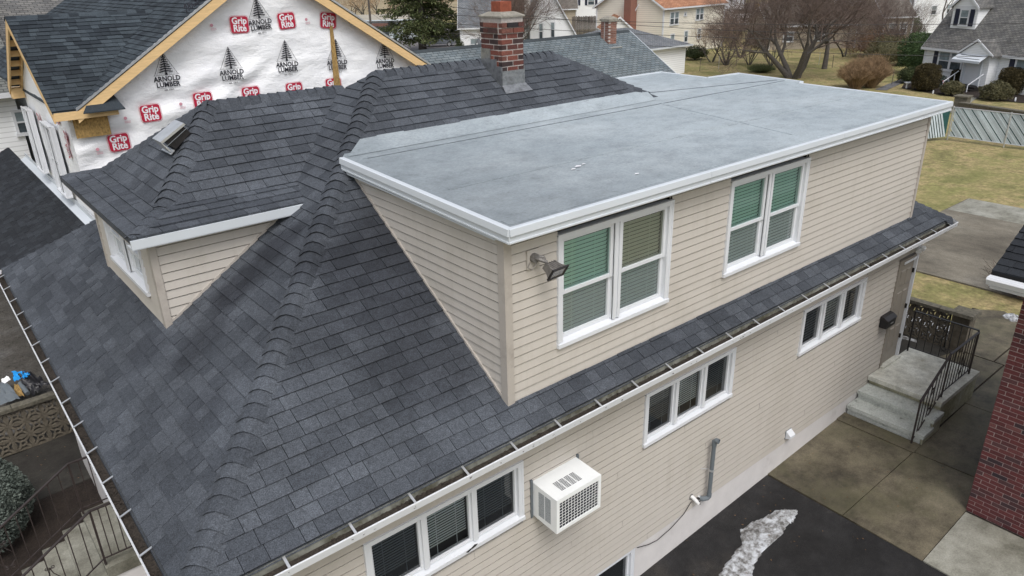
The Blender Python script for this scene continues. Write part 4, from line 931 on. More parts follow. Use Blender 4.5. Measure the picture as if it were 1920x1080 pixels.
mb = MB(); mb.tube([(3.96, YD-.07, 5.235), (3.975, YD-.11, 5.235), (4.0, YD-.14, 5.22), (4.03, YD-.16, 5.20)], [.02, .024, .022, .018], 7); mb.tube([(4.0, YD-.07, 5.25), (4.04, YD-.10, 5.24), (4.045, YD-.12, 5.20)], .012, 6); mb.tube([(3.90, YD-.05, 5.2), (3.86, YD-.06, 5.16), (3.90, YD-.08, 5.13), (3.97, YD-.07, 5.18)], .005, 5); mb.build('arm', 'bronze', fld)
c_ = Vector((4.05, YD-.25, 5.14)); ax = Vector((1, .05, .0)).normalized(); fw = Vector((.25, -.86, -.55)).normalized(); u_ = ax.cross(fw).normalized()
mb = MB(); q = lambda a, f_, b2: c_+ax*a*.86+fw*f_*.86+u_*b2*.86
mb.hexa([q(-.06, -.09, -.035), q(.06, -.09, -.035), q(.06, -.09, .035), q(-.06, -.09, .035), q(-.115, .04, -.075), q(.115, .04, -.075), q(.115, .04, .075), q(-.115, .04, .075)]); mb.build('housing', 'bronze', fld)
mb = MB()
for i in range(5): a = -.07+i*.035; mb.hexa([q(a-.003, -.105, -.045), q(a+.003, -.105, -.045), q(a+.003, -.105, .045), q(a-.003, -.105, .045), q(a-.003, .03, -.085), q(a+.003, .03, -.085), q(a+.003, .03, .085), q(a-.003, .03, .085)])
mb.build('cooling_fin', 'bronze', fld)
mb = MB()
for (a0, a1, b0, b1) in ((-.13, .13, .07, .088), (-.13, .13, -.088, -.07), (-.13, -.112, -.07, .07), (.112, .13, -.07, .07)): mb.hexa([q(a0, .04, b0), q(a1, .04, b0), q(a1, .04, b1), q(a0, .04, b1), q(a0, .062, b0), q(a1, .062, b0), q(a1, .062, b1), q(a0, .062, b1)])
mb.build('rim', 'black', fld); mb = MB(); mb.poly([q(-.112, .052, -.07), q(.112, .052, -.07), q(.112, .052, .07), q(-.112, .052, .07)]); mb.build('lens', 'lens', fld)
tw = thing('porch_light', 'twin-headed white floodlight under the eave above the beige side door', 'light', (13.5, -.1, 2.95)); mb = MB()
mb.tube([(13.5, 0, 2.97), (13.5, -.04, 2.97)], .045, 8); mb.build('base', 'ac', tw)
for sg in (-1, 1): mb = MB(); a = Vector((13.5+sg*.03, -.05, 2.96)); dd = Vector((sg*.6, -.6, -.35)).normalized(); mb.tube([a, a+dd*.05, a+dd*.08, a+dd*.13], [.02, .03, .05, .055], 9); mb.build('lamp_head', 'ac', tw)

# --- box vent on the front dormer roof
bv = Vector((1.92, 4.1, 0)); 
rv = thing('roof_vent', 'square metal box vent with dark hood on the front dormer roof', 'vent', (1.86, 4.45, 5.8)); nrm = Vector((-.79, 0, 1)).normalized(); upv = Vector((1, 0, .81)).normalized(); yv = Vector((0, 1, 0)); c_ = Vector((2.12, 4.62, 6.02))
def q3(a, f_, h): return c_+yv*a+upv*f_+nrm*h
mb = MB(); mb.hexa([q3(-.14, -.15, .0), q3(.14, -.15, .0), q3(.14, .13, .0), q3(-.14, .13, .0), q3(-.14, -.15, .17), q3(.14, -.15, .17), q3(.14, .13, .12), q3(-.14, .13, .12)]); mb.build('throat', 'black', rv)
mb = MB(); mb.hexa([q3(-.17, -.2, .17), q3(.17, -.2, .17), q3(.17, .16, .12), q3(-.17, .16, .12), q3(-.17, -.2, .20), q3(.17, -.2, .20), q3(.17, .16, .15), q3(-.17, .16, .15)]); mb.build('hood', 'alu', rv)
mb = MB(); mb.hexa([q3(-.17, -.22, .04), q3(.17, -.22, .04), q3(.17, -.2, .04), q3(-.17, -.2, .04), q3(-.17, -.205, .20), q3(.17, -.205, .20), q3(.17, -.2, .20), q3(-.17, -.2, .20)]); mb.build('front_flange', 'alu', rv)
mb = MB(); mb.hexa([q3(-.19, -.24, .014), q3(.19, -.24, .014), q3(.19, -.17, .014), q3(-.19, -.17, .014), q3(-.19, -.24, .024), q3(.19, -.24, .024), q3(.19, -.17, .024), q3(-.19, -.17, .024)]); mb.build('flange', 'alu', rv)
mb = MB(); mb.tube([q3(-.165, -.2, .11), q3(-.165, .15, .08)], .004, 5); mb.build('rod', 'pvc', rv)

# --- snow and leaves on the ground
def snow_patch(name, label, poly_px, z, h, seed=1, world_=False):
    P = [(p[0], p[1]) if world_ else tuple(hitz(p[0], p[1], z)[:2]) for p in poly_px]; x0, x1 = min(p[0] for p in P), max(p[0] for p in P); y0, y1 = min(p[1] for p in P), max(p[1] for p in P)
    def inside(x, y):
        c = False; dmin = 9
        for i in range(len(P)):
            a, b2 = P[i], P[(i+1) % len(P)]
            if (a[1] > y) != (b2[1] > y) and x < (b2[0]-a[0])*(y-a[1])/(b2[1]-a[1])+a[0]: c = not c
            dx, dy = b2[0]-a[0], b2[1]-a[1]; t = max(0, min(1, ((x-a[0])*dx+(y-a[1])*dy)/(dx*dx+dy*dy+1e-9))); dmin = min(dmin, math.hypot(x-a[0]-t*dx, y-a[1]-t*dy))
        return dmin if c else -dmin
    st = max((x1-x0), (y1-y0))/90; nx, ny = int((x1-x0+.1)/st)+2, int((y1-y0+.1)/st)+2; mb = MB(); idx = {}
    hh = {}
    for i in range(nx):
        for j in range(ny):
            x, y = x0-.05+i*st, y0-.05+j*st; d = inside(x, y)-.026+.036*(noise.noise((x*7, y*7, seed))+.35*noise.noise((x*21, y*21, seed)))
            hh[i, j] = d; zz = terrain(x, y)+.006+(min(max(d, 0)/.12, 1)**.5)*h*(.45+.9*abs(noise.noise((x*6, y*6, seed+3)))+.22*noise.noise((x*19, y*19, 3))) if d > 0 else terrain(x, y)-.02
            idx[i, j] = len(mb.v); mb.v.append((x, y, zz))
    for i in range(nx-1):
        for j in range(ny-1):
            if max(hh[i, j], hh[i+1, j], hh[i+1, j+1], hh[i, j+1]) > 0: mb.f.append((idx[i, j], idx[i+1, j], idx[i+1, j+1], idx[i, j+1])); mb.m.append(0); mb.t.append(0)
    return tag(mb.build(name, 'snow', smooth=True), label, 'snow')
snow_patch('snow_patch', 'streak of melting snow lying on the black asphalt drive', [(1502, 958), (1490, 985), (1470, 1004), (1452, 1022), (1430, 1040), (1418, 1062), (1412, 1098), (1336, 1098), (1350, 1064), (1370, 1040), (1388, 1015), (1384, 995), (1400, 982), (1428, 974), (1452, 960), (1478, 960)], -.215, .048)
snow_patch('snow_patch', 'white snow lying behind the pierced block wall and showing through its holes', [(16.2, 1.9), (17.2, 1.7), (17.3, .5), (17.0, .0), (16.75, -.30), (16.35, -.1), (16.2, .3)], 0, .04, 2, True)
snow_patch('snow_patch', 'clump of snow beside the brown bushes near the brick house', [(1872, 592), (1890, 588), (1910, 592), (1919, 604), (1900, 606)], 0, .10, 3)
snow_patch('snow_patch', 'thin line of snow along the near foot of the pierced block wall', [(15.6, 1.6), (15.85, 1.6), (15.85, .4), (15.7, .35), (15.6, .8)], 0, .03, 4, True)
# ================================================================== HOUSE UNDER CONSTRUCTION NEXT DOOR
nb = thing('house_under_construction', 'unfinished house in white printed sheeting with dark new shingles and bare lumber rakes', 'house', (6, 14, 0))
NY = 12.0
def fold(x, z):   # loose folds of the sheet hanging from the rake
    a = .020*math.sin(9*(z*.9+.42*abs(x-8.0)**1.25)+2*noise.noise((x*.7, z*.7, 0)))*min(1, abs(x-8)/2.0)*(.5+noise.noise((x*.5, z*1.3, 4)))
    g = .032*math.sin(10.5*z+3.2*math.sin(x*.45)+1.5*noise.noise((x*.5, z*.8, 7)))*(.35+.65*max(0, min(1, (7.6-x)/4)))*max(.2, noise.noise((x*.35, z*.6, 12))+.6)
    return a*1.5+g+.022*noise.noise((x*1.3+z*.8, z*3.2, 1))+.009*noise.noise((x*5, z*8, 2))
def wrapy(x, z): return NY-.13-fold(x, z)
mb = MB(); NX, NZ = 190, 170; x0, x1, z0, z1 = 2.05, 11.4, -.6, 8.2
gi = {}
for i in range(NX+1):
    for j in range(NZ+1):
        x = x0+(x1-x0)*i/NX; z = z0+(z1-z0)*j/NZ; zr = 8.22-.645*abs(x-6.48)
        gi[i, j] = len(mb.v); mb.v.append((x, wrapy(x, min(z, zr)), min(z, zr)))
for i in range(NX):
    for j in range(NZ):
        zt_ = z0+(z1-z0)*j/NZ; xa = x0+(x1-x0)*(i+.5)/NX
        if zt_ < 8.22-.645*abs(xa-6.48)+.02: mb.f.append((gi[i, j], gi[i+1, j], gi[i+1, j+1], gi[i, j+1])); mb.m.append(0); mb.t.append(0)
wrap = mb.build('house_wrap', 'wrap', nb, smooth=True)
mb = MB(); mb.prism([(2.12, NY+.01, -.6), (11.4, NY+.01, -.6), (11.4, NY+.01, 5.0), (6.48, NY+.01, 8.2), (2.12, NY+.01, 5.2)], (0, .12, 0)); mb.build('wall', 'osb', nb)
# wall facing the camera's left: x = 2.1
WXN = 2.08
mb = MB(); n1, n2 = 60, 40
for i in range(n1+1):
    for j in range(n2+1):
        y = NY-.03+(17.2-NY)*i/n1; z = -.5+(7.1+.5)*j/n2; zr = 5.45+.59*(min(y-11.6, 17.2-y)); z = min(z, max(zr, 5.3)); mb.v.append((WXN-.0-.02*noise.noise((y*1.5, z*1.5, 9))-.01*noise.noise((y*5, z*5, 2)), y, z))
for i in range(n1):
    for j in range(n2): k = i*(n2+1)+j; mb.f.append((k, k+1, k+n2+2, k+n2+1)); mb.m.append(0); mb.t.append(0)
mb.build('house_wrap', 'wrap', nb, smooth=True)
# main roof (ridge runs away from the camera)
rng_ = random.Random(11); MT = []
RYc, sN = 6.48, .645; zA = 8.33; yb_ = 25.0; yf = 11.58
ml = lambda x: zA-sN*abs(x-RYc)
xl = 2.05
crossz = lambda y: 5.56+.59*(min(y, 2*14.4-y)-11.58)
Facet((xl, yf, ml(xl)), (0, 1, 0), (1, 0, sN), [(xl, yf, ml(xl)), (xl, yb_, ml(xl)), (RYc, yb_, zA), (RYc, yf, zA)], e=.14, skip=lambda p: p.x < 4.9 and 11.7 < p.y < 17.3 and crossz(p.y) > p.z+.03).tabs(MT, rng_)
# cross gable
CG0 = (1.78, 11.58, 5.56); cr_z = 7.22; cr_y = 14.4; xv = lambda z: RYc-(zA-z)/sN
Facet(CG0, (1, 0, 0), (0, cr_y-11.58, cr_z-5.56), [CG0, (xv(5.56)+.05, 11.58, 5.56), (xv(cr_z), cr_y, cr_z), (1.78, cr_y, cr_z)], e=.14).tabs(MT, rng_)
mb = MB()
mb.prism([(xl, yf, ml(xl)-.02), (RYc, yf, zA-.02), (11.55, yf, ml(11.55)-.02), (11.55, yf, ml(11.55)-.06), (RYc, yf, zA-.06), (xl, yf, ml(xl)-.06)], (0, yb_-yf, 0))
for q in ([CG0, (xv(5.56), 11.58, 5.56), (xv(cr_z), cr_y, cr_z), (1.78, cr_y, cr_z)], [(1.78, cr_y, cr_z), (xv(cr_z), cr_y, cr_z), (xv(5.56), 17.2, 5.56), (1.78, 17.2, 5.56)]): mb.prism([(a, b2, c-.035) for a, b2, c in q], (0, 0, .02))
nroof = mb.build('roof', 'shingle_new', nb)
lay(MT, nroof, 'shingle_new', 300)
caps((1.78, cr_y, cr_z), (xv(cr_z), cr_y, cr_z), (0, -.59, 1), (0, .59, 1), parent=nroof, e=.2, rise=.012, wid=.14, mat='shingle_new')
caps((RYc, yf, zA), (RYc, yb_-4, zA), (-sN, 0, 1), (sN, 0, 1), parent=nroof, e=.2, rise=.012, wid=.14, mat='shingle_new')
# rake boards, drip edge, lookouts
def rake(x0_, z0_, x1_, z1_):
    mb = MB(); p, q = Vector((x0_, yf, z0_)), Vector((x1_, yf, z1_)); mb.prism([p+Vector((0, 0, -.04)), q+Vector((0, 0, -.04)), q+Vector((0, 0, -.27)), p+Vector((0, 0, -.27))], (0, .035, 0)); mb.build('rake_board', 'lumber', nb)
    mb = MB(); mb.prism([p+Vector((0, -.015, .015)), q+Vector((0, -.015, .015)), q+Vector((0, -.015, -.035)), p+Vector((0, -.015, -.035))], (0, .05, 0)); mb.build('drip_edge', 'alu', nb)
rake(2.2, ml(2.2), RYc, zA); rake(RYc, zA, 11.5, ml(11.5))
for k in range(9):
    x = 7.6+k*.45; mb = MB(); mb.box((x, yf+.03, ml(x)-.22), (x+.04, NY-.05, ml(x)-.14)); mb.build('lookout', 'lumber', nb)
mb = MB(); mb.prism([(2.3, yf+.03, ml(2.3)-.12), (RYc, yf+.03, zA-.12), (11.4, yf+.03, ml(11.4)-.12), (11.4, yf+.03, ml(11.4)-.13), (RYc, yf+.03, zA-.13), (2.3, yf+.03, ml(2.3)-.13)], (0, .4, 0)); mb.build('soffit_board', 'lumber', nb)
# cross gable eave board, OSB patch, gable-end framing
mb = MB(); mb.box((1.80, 11.57, 5.38), (2.95, 11.605, 5.54)); mb.build('eave_board', 'lumber', nb)
mb = MB(); mb.box((1.82, 11.6, 5.38), (2.9, 12.0, 5.4)); mb.build('soffit_board', 'lumber', nb)
mb = MB(); mb.prism([(2.28, 11.40, 5.49), (3.05, 11.40, 5.49), (2.95, 11.9, 5.80), (2.6, 11.9, 5.80)], (0, 0, .02)); mb.build('return_roof', 'shingle_new', nb)
mb = MB(); mb.box((2.12, NY-.26, 4.98), (2.76, NY-.235, 5.37)); mb.build('sheathing', 'osb', nb)
for sgn in (-1, 1):
    yy = lambda t: cr_y+sgn*t*2.8
    mb = MB(); mb.prism([(1.78, yy(0), cr_z-.03), (1.78, yy(1), 5.56-.03), (1.78, yy(1), 5.56-.22), (1.78, yy(0), cr_z-.22)], (.035, 0, 0)); mb.build('rake_board', 'lumber', nb)
    mb = MB(); mb.prism([(2.03, yy(0), cr_z-.06), (2.03, yy(1), 5.56-.06), (2.03, yy(1), 5.56-.2), (2.03, yy(0), cr_z-.2)], (.035, 0, 0)); mb.build('rafter', 'lumber', nb)
    for t in (.12, .27, .42, .57, .72, .87): mb = MB(); mb.box((1.815, yy(t)-.02, cr_z-.06-1.65*t-.13), (2.03, yy(t)+.02, cr_z-.06-1.65*t)); mb.build('lookout', 'lumber', nb)
mb = MB(); mb.box((1.8, 17.0, 5.25), (2.07, 17.3, 5.5)); mb.build('gable_return', 'lumber', nb)
# two tall windows
TN = lambda u, n, z: (WXN-.14-n, u, z)
for (a, c, z_0, z_1) in ((13.45, 14.55, 3.42, 5.0), (16.1, 17.0, 3.5, 5.05)): window(TN, (a, c, z_0, z_1), nb, 2, 'double', [('win_dark', 'win_pale')]*2, cas=.06, sill=.04)
# printed logos
def text_tris(body, size, off=0.0, sx=1.0):
    cu = bpy.data.curves.new('lettering', 'FONT'); cu.body = body; cu.size = size; cu.align_x = 'CENTER'; cu.align_y = 'CENTER'; cu.offset = off; cu.resolution_u = 2
    ob = bpy.data.objects.new('lettering', cu); me = bpy.data.meshes.new_from_object(ob); r = ([(v.co.x*sx, v.co.y) for v in me.vertices], [tuple(p.vertices) for p in me.polygons])
    bpy.data.objects.remove(ob); bpy.data.meshes.remove(me); bpy.data.curves.remove(cu); return r
class Flat:
    def __init__(s): s.v = []; s.f = []; s.m = []; s.l = []
    def add(s, vs, fs, m, lay): n = len(s.v); s.v += vs; s.l += [lay]*len(vs); s.f += [tuple(n+i for i in f) for f in fs]; s.m += [m]*len(fs)
    def poly(s, vs, m, lay=0): s.add(list(vs), [tuple(range(len(vs)))], m, lay)
    def line(s, a, b2, w, m, lay=0):
        dx, dy = b2[0]-a[0], b2[1]-a[1]; L = math.hypot(dx, dy) or 1; nx, ny = -dy/L*w/2, dx/L*w/2; s.poly([(a[0]-nx, a[1]-ny), (b2[0]-nx, b2[1]-ny), (b2[0]+nx, b2[1]+ny), (a[0]+nx, a[1]+ny)], m, lay)
def rrect(w, h, r, n=4):
    o = []
    for cx, cy, a0 in ((w/2-r, h/2-r, 0), (-w/2+r, h/2-r, 90), (-w/2+r, -h/2+r, 180), (w/2-r, -h/2+r, 270)):
        for i in range(n+1): a = rad(a0+90*i/n); o.append((cx+r*math.cos(a), cy+r*math.sin(a)))
    return o
def logo_grip():
    F = Flat(); F.poly(rrect(.41, .35, .06), 0); 
    for t, y in (('Grip', .075), ('Rite', -.082)): v, f = text_tris(t, .20, .006, .93); F.add([(a, b2+y) for a, b2 in v], f, 1, 1)
    o = rrect(.44, .38, .07); 
    for i in range(len(o)): F.line(o[i], o[(i+1) % len(o)], .005, 0, 0)
    return F
def logo_arnold():
    F = Flat()
    apex, L, Rr = (0, .40), (-.24, -.06), (.24, -.06)
    for a, c in ((apex, L), (apex, Rr)): F.line(a, c, .007, 0)
    for k in range(1, 7):
        t = k/7; F.line((-.24*t*1.0, .40-.46*t), (-.24*t, -.06), .003, 0); F.line((.24*t, .40-.46*t), (.24*t, -.06), .003, 0)
    F.line((0, -.06), (0, .38), .018, 0); rr_ = random.Random(4)
    for k in range(8):
        z = .36-k*.048; w_ = .025+k*.019
        for sg in (-1, 1):
            d_ = .02+.008*rr_.random(); F.poly([(0, z+.012), (sg*w_*.6, z-.006), (sg*w_, z-.02+rr_.uniform(-.008, .008)), (sg*w_*.7, z-d_-.012), (sg*w_*.25, z-.018), (0, z-.022)], 0)
    F.poly([(-.03, -.06), (.03, -.06), (.012, 0.0), (-.012, 0.0)], 0)
    F.line((-.26, -.065), (.26, -.065), .006, 0)
    for t, y, s_ in (('ARNOLD', -.145, .142), ('LUMBER', -.262, .142)):
        v, f = text_tris(t, s_, .0045, .93); F.add([(a, b2+y) for a, b2 in v], f, 0, 0)
        xs_ = [a for a, _ in v]; h_ = s_*.36      # slab feet on the letters
    F.line((-.24, -.33), (.24, -.33), .004, 0)
    v, f = text_tris('est. 1911', .055, .001); F.add([(a, b2-.37) for a, b2 in v], f, 0, 0)
    return F
LG, LA = logo_grip(), logo_arnold()
def small_mark():
    F = Flat(); F.poly([(.035*math.cos(i*.7854), .035*math.sin(i*.7854)) for i in range(8)], 0)
    for k in range(3): F.line((-.03, -.06-k*.018), (.09, -.06-k*.018), .006, 0)
    return F
LS = small_mark()
def put(F, cx, cz, mats, rot=0., s=1., zmin=-9, wall='S', name='printed_logo', shx=0.):
    mb = MB(); c_, s_ = math.cos(rot)*s, math.sin(rot)*s
    ymin = min(wrapy(cx+a, cz+b2) for a in (-.25, -.12, 0, .12, .25) for b2 in (-.3, -.15, 0, .15, .3)) if wall == 'S' else 0
    def pt(i):
        a, b2 = F.v[i]; X, Z = cx+a*c_-b2*s_, cz+a*s_+b2*c_
        if wall == 'S': return (X, ymin-.006-.003*F.l[i], Z)
        return (WXN-.04-.003*F.l[i], X, Z)
    mb.v = [pt(i) for i in range(len(F.v))]; mb.f = list(F.f); mb.m = list(F.m); mb.t = [0]*len(F.f); mb.build(name, mats, wrap)
for x, z, r in ((4.08, 6.09, .0), (5.46, 6.09, .0), (6.79, 6.14, -.02), (8.07, 6.07, -.03), (9.4, 5.99, -.03), (6.28, 7.10, .05), (4.95, 7.5, .02)): put(LA, x, z, ['black_print'], r, 1.0)
for x, z, r in ((3.61, 5.29, .02), (2.88, 4.78, .03), (4.72, 6.90, .05), (5.81, 6.93, -.03), (6.91, 6.95, .06), (7.95, 6.90, -.12), (5.48, 7.36, .42), (4.73, 5.42, 0), (5.82, 5.42, .02), (6.88, 5.40, .0), (7.9, 5.40, .0), (9.0, 6.85, 0), (3.6, 6.5, .3)):
    if z+.2 < 8.22-.645*abs(x-6.48)-.12: put(LG, x, z, ['red_print', 'white_print'], r, .98)
for x, z in ((2.45, 4.7), (3.1, 5.25), (4.25, 5.4), (5.2, 6.95), (7.4, 6.95), (5.0, 5.35)): put(LS, x, z, ['pink_print'], 0, 1.)
for y, z, r in ((12.5, 4.9, .3), (12.65, 4.6, 1.3), (15.6, 4.9, .2), (15.2, 4.2, -1.2), (13.0, 5.25, .1)): put(LG, y, z, ['red_print', 'white_print'], r, .7, wall='W')
mb = MB(); mb.prism([(7.97, wrapy(8, 6.9)-.03, 6.78), (8.04, wrapy(8, 6.9)-.03, 6.78), (8.07, wrapy(8, 5.4)-.05, 5.2), (7.89, wrapy(8, 5.4)-.05, 5.2)], (0, .025, 0)); tag(mb.build('batten', 'osb'), 'brown wooden batten leaning upright against the white printed sheeting', 'board')
# flap of loose wrap and seam
mb = MB()
for k in range(14):
    z = 5.05-.0*k
mb.poly([(2.9, NY-.09, 5.06), (4.1, NY-.07, 5.14), (4.1, NY-.06, 5.12), (2.9, NY-.08, 5.03)]); mb.build('wrap_seam', 'mortar', wrap)
# metal flashing along the wall foot and the lower roof
mb = MB(); mb.prism([(1.78, 10.9, 3.10), (2.06, 10.9, 3.24), (2.06, 20.2, 3.24), (1.78, 20.2, 3.10)], (0, 0, .012)); mb.prism([(2.05, 10.9, 3.24), (2.05, 20.2, 3.24), (2.05, 20.2, 3.36), (2.05, 10.9, 3.36)], (-.01, 0, 0)); mb.build('wall_flashing', 'fascia', nb)
PT = []; pr0 = lambda x: 3.17-.5*(1.9-x)
mb = MB(); mb.prism([(.16, 9.95, pr0(.16)-.02), (1.92, 9.95, pr0(1.92)-.02), (1.92, 22.5, pr0(1.92)-.02), (.16, 22.5, pr0(.16)-.02)], (0, 0, -.1)); pro = mb.build('porch_roof', 'shingle_porch', nb)
Facet((.16, 9.95, pr0(.16)), (0, 1, 0), (1, 0, .5), [(.16, 9.95, pr0(.16)), (.16, 22.5, pr0(.16)), (1.9, 22.5, pr0(1.9)), (1.9, 9.95, pr0(1.9))], e=.13).tabs(PT, rng_)
m_ = MB(); [add_tab(m_, tb) for tb in PT]; m_.build('shingle', 'shingle_porch', pro, kind='stuff')


# ================================================================== FRONT STEPS, BUSH, BLOCK WALL, SITE RUBBISH (lower left)
fs = thing('front_steps', 'pale concrete front steps descending from the house between two iron railings', 'steps', (-.5, 4.8, -.5))
for k, (xe, z) in enumerate(((-.04, .75), (-.33, .57), (-.63, .39), (-.93, .21), (-1.23, .03), (-1.53, -.15))):
    mb = MB()
    if k == 0: mb.box((xe, 4.02, z-.18), (HX0, 5.5, z))
    else: mb.box((xe, 4.02, -.7), (xe+.30, 5.5, z))
    mb.build('landing' if k == 0 else 'step', 'concrete_dry', fs)
mb = MB(); mb.box((-.03, 4.04, -.7), (HX0, 5.48, .57)); mb.build('base', 'foundation', fs)
railing('front_railing', 'dark iron handrail on the bush side of the front steps', [(.35, 5.42, .76), (-.02, 5.42, .76), (-1.7, 5.42, -.25)], .88, [3, 11], 'rail_brown', [(1, .6)])
railing('front_railing', 'dark scrolled iron handrail of the front steps, on the side nearer the gutter', [(.35, 4.1, .76), (-.02, 4.1, .76), (-1.7, 4.1, -.25)], .88, [4, 11], 'rail_brown', [(1, .35)])
screen_wall('front_block_wall', 'patterned breeze-block wall with worn coping along the front walk by the building site', (-2.0, 10.32), (1.2, 10.38), -.57, 10, 3, .30, thick=.1)
# rubbish behind the wall
jk = thing('tarp', 'bright blue tarpaulin with black plastic thrown over scrap behind the block wall', 'tarp', (0, 12.4, -.55))
def sheet(name, pts4, n, mat, parent, amp, seed, lift=0):
    a, b2, c, d_ = [Vector(p) for p in pts4]; mb = MB()
    for i in range(n+1):
        for j in range(n+1):
            u, v = i/n, j/n; p = a.lerp(b2, u).lerp(d_.lerp(c, u), v); nn_ = noise.noise((u*3+seed, v*3, seed)); p.z += amp*abs(nn_)+amp*.5*noise.noise((u*8, v*8, seed)); p.x += amp*.3*noise.noise((u*4, v*4, seed+5)); mb.v.append(tuple(p))
    for i in range(n):
        for j in range(n): k = i*(n+1)+j; mb.f.append((k, k+1, k+n+2, k+n+1)); mb.m.append(0); mb.t.append(0)
    return mb.build(name, mat, parent, smooth=True) if parent else mb
H = lambda px, py, z: tuple(hitz(px, py, z))
sheet('blue_sheet', [H(23, 696, -.05), H(58, 700, -.02), H(50, 703+5, -.1), H(28, 716, -.2)], 10, 'blue_tarp', jk, .12, 1)
sheet('black_sheet', [H(35, 706, -.1), H(58, 702, -.05), H(95, 722, -.35), H(60, 742, -.45)], 14, 'black_wrap', jk, .22, 2)
for lb, p4, mt, sd in (('grey siding offcuts lying flat beside the blue tarpaulin', [H(0, 718, -.3), H(18, 722, -.25), H(38, 748, -.3), (H(0, 760, -.4))], 'pvc', 4), ('crumpled white sheet at the edge of the rubbish heap', [H(2, 712, -.3), H(16, 706, -.25), H(20, 712, -.3), H(6, 722, -.35)], 'wrap', 6), ('torn brown cardboard under the black plastic', [H(26, 720, -.35), H(36, 722, -.3), H(46, 744, -.4), H(28, 742, -.45)], 'osb', 7)):
    o = sheet('x', p4, 5, mt, None, .05, sd).build({'pvc': 'siding_offcut', 'wrap': 'plastic_sheet', 'osb': 'cardboard'}[mt], mt); tag(o, lb, 'rubbish')
a_, b_ = Vector(H(38, 718, -.25)), Vector(H(52, 738, -.35)); mb = MB(); mb.tube([a_, b_], .05, 10); tag(mb.build('roll', 'pvc'), 'dark grey roll of sheeting poking out from under the black plastic', 'roll')
# rubble on the dirt
mb = MB(); rr = random.Random(9)
for i in range(700):
    x, y = rr.uniform(-2, 1.8), rr.uniform(11, 22); s = rr.uniform(.01, .05); z = terrain(x, y); mb.hexa([(x-s, y-s*.7, z-.01), (x+s*.8, y-s, z-.01), (x+s, y+s*.6, z-.01), (x-s*.6, y+s, z-.01), (x-s*.6, y-s*.4, z+s*.5), (x+s*.5, y-s*.5, z+s*.6), (x+s*.5, y+s*.4, z+s*.5), (x-s*.4, y+s*.5, z+s*.5)], 0, rr.random())
o = mb.build('rubble', 'dirt'); o['kind'] = 'stuff'; 

# ================================================================== BRICK HOUSE, right edge
bh_ = thing('brick_house', 'red brick house with white gutter and dark roof at the right edge', 'house', (10.9, -4, 0))
BX, BY = 10.69, -2.58
mb = MB(); mb.box((BX+.004, -6.2, -.3), (BX+4, BY-.006, 3.72)); bw_ = mb.build('wall', 'mortar_dark', bh_)
e_h = .071; L_ = .197; allb = []
for c in range(int(3.72/e_h)+3):
    z = -.2+c*e_h; off = 0 if c % 2 else -.1035
    y = BY-off*0
    k = 0; ycur = BY-(L_/2 if c % 2 == 0 else 0)
    if c % 2 == 0: allb.append((BX, BY-.045, z, .085))
    ys_ = BY-(.1 if c % 2 == 0 else 0)
    while ys_ > -4.6: allb.append((BX, ys_-L_/2, z, L_)); ys_ -= L_+.0105
vis = [(x, y, z, l) for x, y, z, l in allb]
def bdist(b_3): d = Vector((b_3[0], b_3[1], b_3[2]))-Vector(CP); dep = d.dot(Vector(CF)); sx_ = 960+FPX*d.dot(Vector(CR))/dep; return 0 if sx_ < 1935 else 1
vis.sort(key=lambda q: (bdist(q), (Vector(q[:3])-Vector(CP)).length))
for q in vis[:300]: brick_obj('brick', bm_(q[3], .09, .0585, 'brick_wall'), (BX+.045-R.uniform(0, .003), q[1], q[2]), bw_, -math.pi/2)
mb = MB()
for q in vis[300:]: j = R.uniform(0, .003); mb.box((BX-j, q[1]-q[3]/2, q[2]), (BX+.06, q[1]+q[3]/2, q[2]+.0585), 0, R.random()+.001)
for c in range(int(3.72/e_h)+3):
    z = -.2+c*e_h; x = BX+(.0 if c % 2 else .1)
    while x < BX+3: mb.box((x+.002, BY-.08, z), (x+L_, BY, z+.0585), 0, R.random()+.001); x += L_+.0105
mb.build('brick', 'brick_wall', bw_, kind='stuff')
BT = []; gz = 3.83
pz = lambda x: gz+.09+.5*(x-10.36)
Facet((10.42, BY, pz(10.42)), (0, 1, 0), (1, 0, .5), [(10.42, -6.4, pz(10.42)), (10.42, -2.2, pz(10.42)), (14.4, -2.2, pz(14.4)), (14.4, -6.4, pz(14.4))], e=.14).tabs(BT, random.Random(2))
mb = MB(); mb.prism([(10.42, -6.4, pz(10.42)-.01), (10.42, -2.2, pz(10.42)-.01), (14.4, -2.2, pz(14.4)-.01), (14.4, -6.4, pz(14.4)-.01)], (0, 0, -.08)); brf = mb.build('roof', 'roof_dark', bh_)
m_ = MB(); [add_tab(m_, tb) for tb in BT]; m_.build('shingle', 'shingle_porch', brf, kind='stuff')
mb = MB(); mb.prism([(10.40, -2.2, 3.90), (10.28, -2.2, 3.90), (10.26, -2.2, 3.87), (10.30, -2.2, 3.79), (10.40, -2.2, 3.78), (10.42, -2.2, 3.80), (10.42, -2.2, 3.9), (10.41, -2.2, 3.9), (10.405, -2.2, 3.80), (10.31, -2.2, 3.81), (10.28, -2.2, 3.88), (10.40, -2.2, 3.885)][:6], (0, -4.2, 0)); mb.build('gutter', 'white', bh_)
mb = MB(); mb.box((10.42, -6.3, 3.70), (BX+.1, -2.22, 3.74)); mb.box((10.44, -2.24, 3.72), (14.3, -2.2, 3.9)); mb.build('soffit', 'white', bh_)
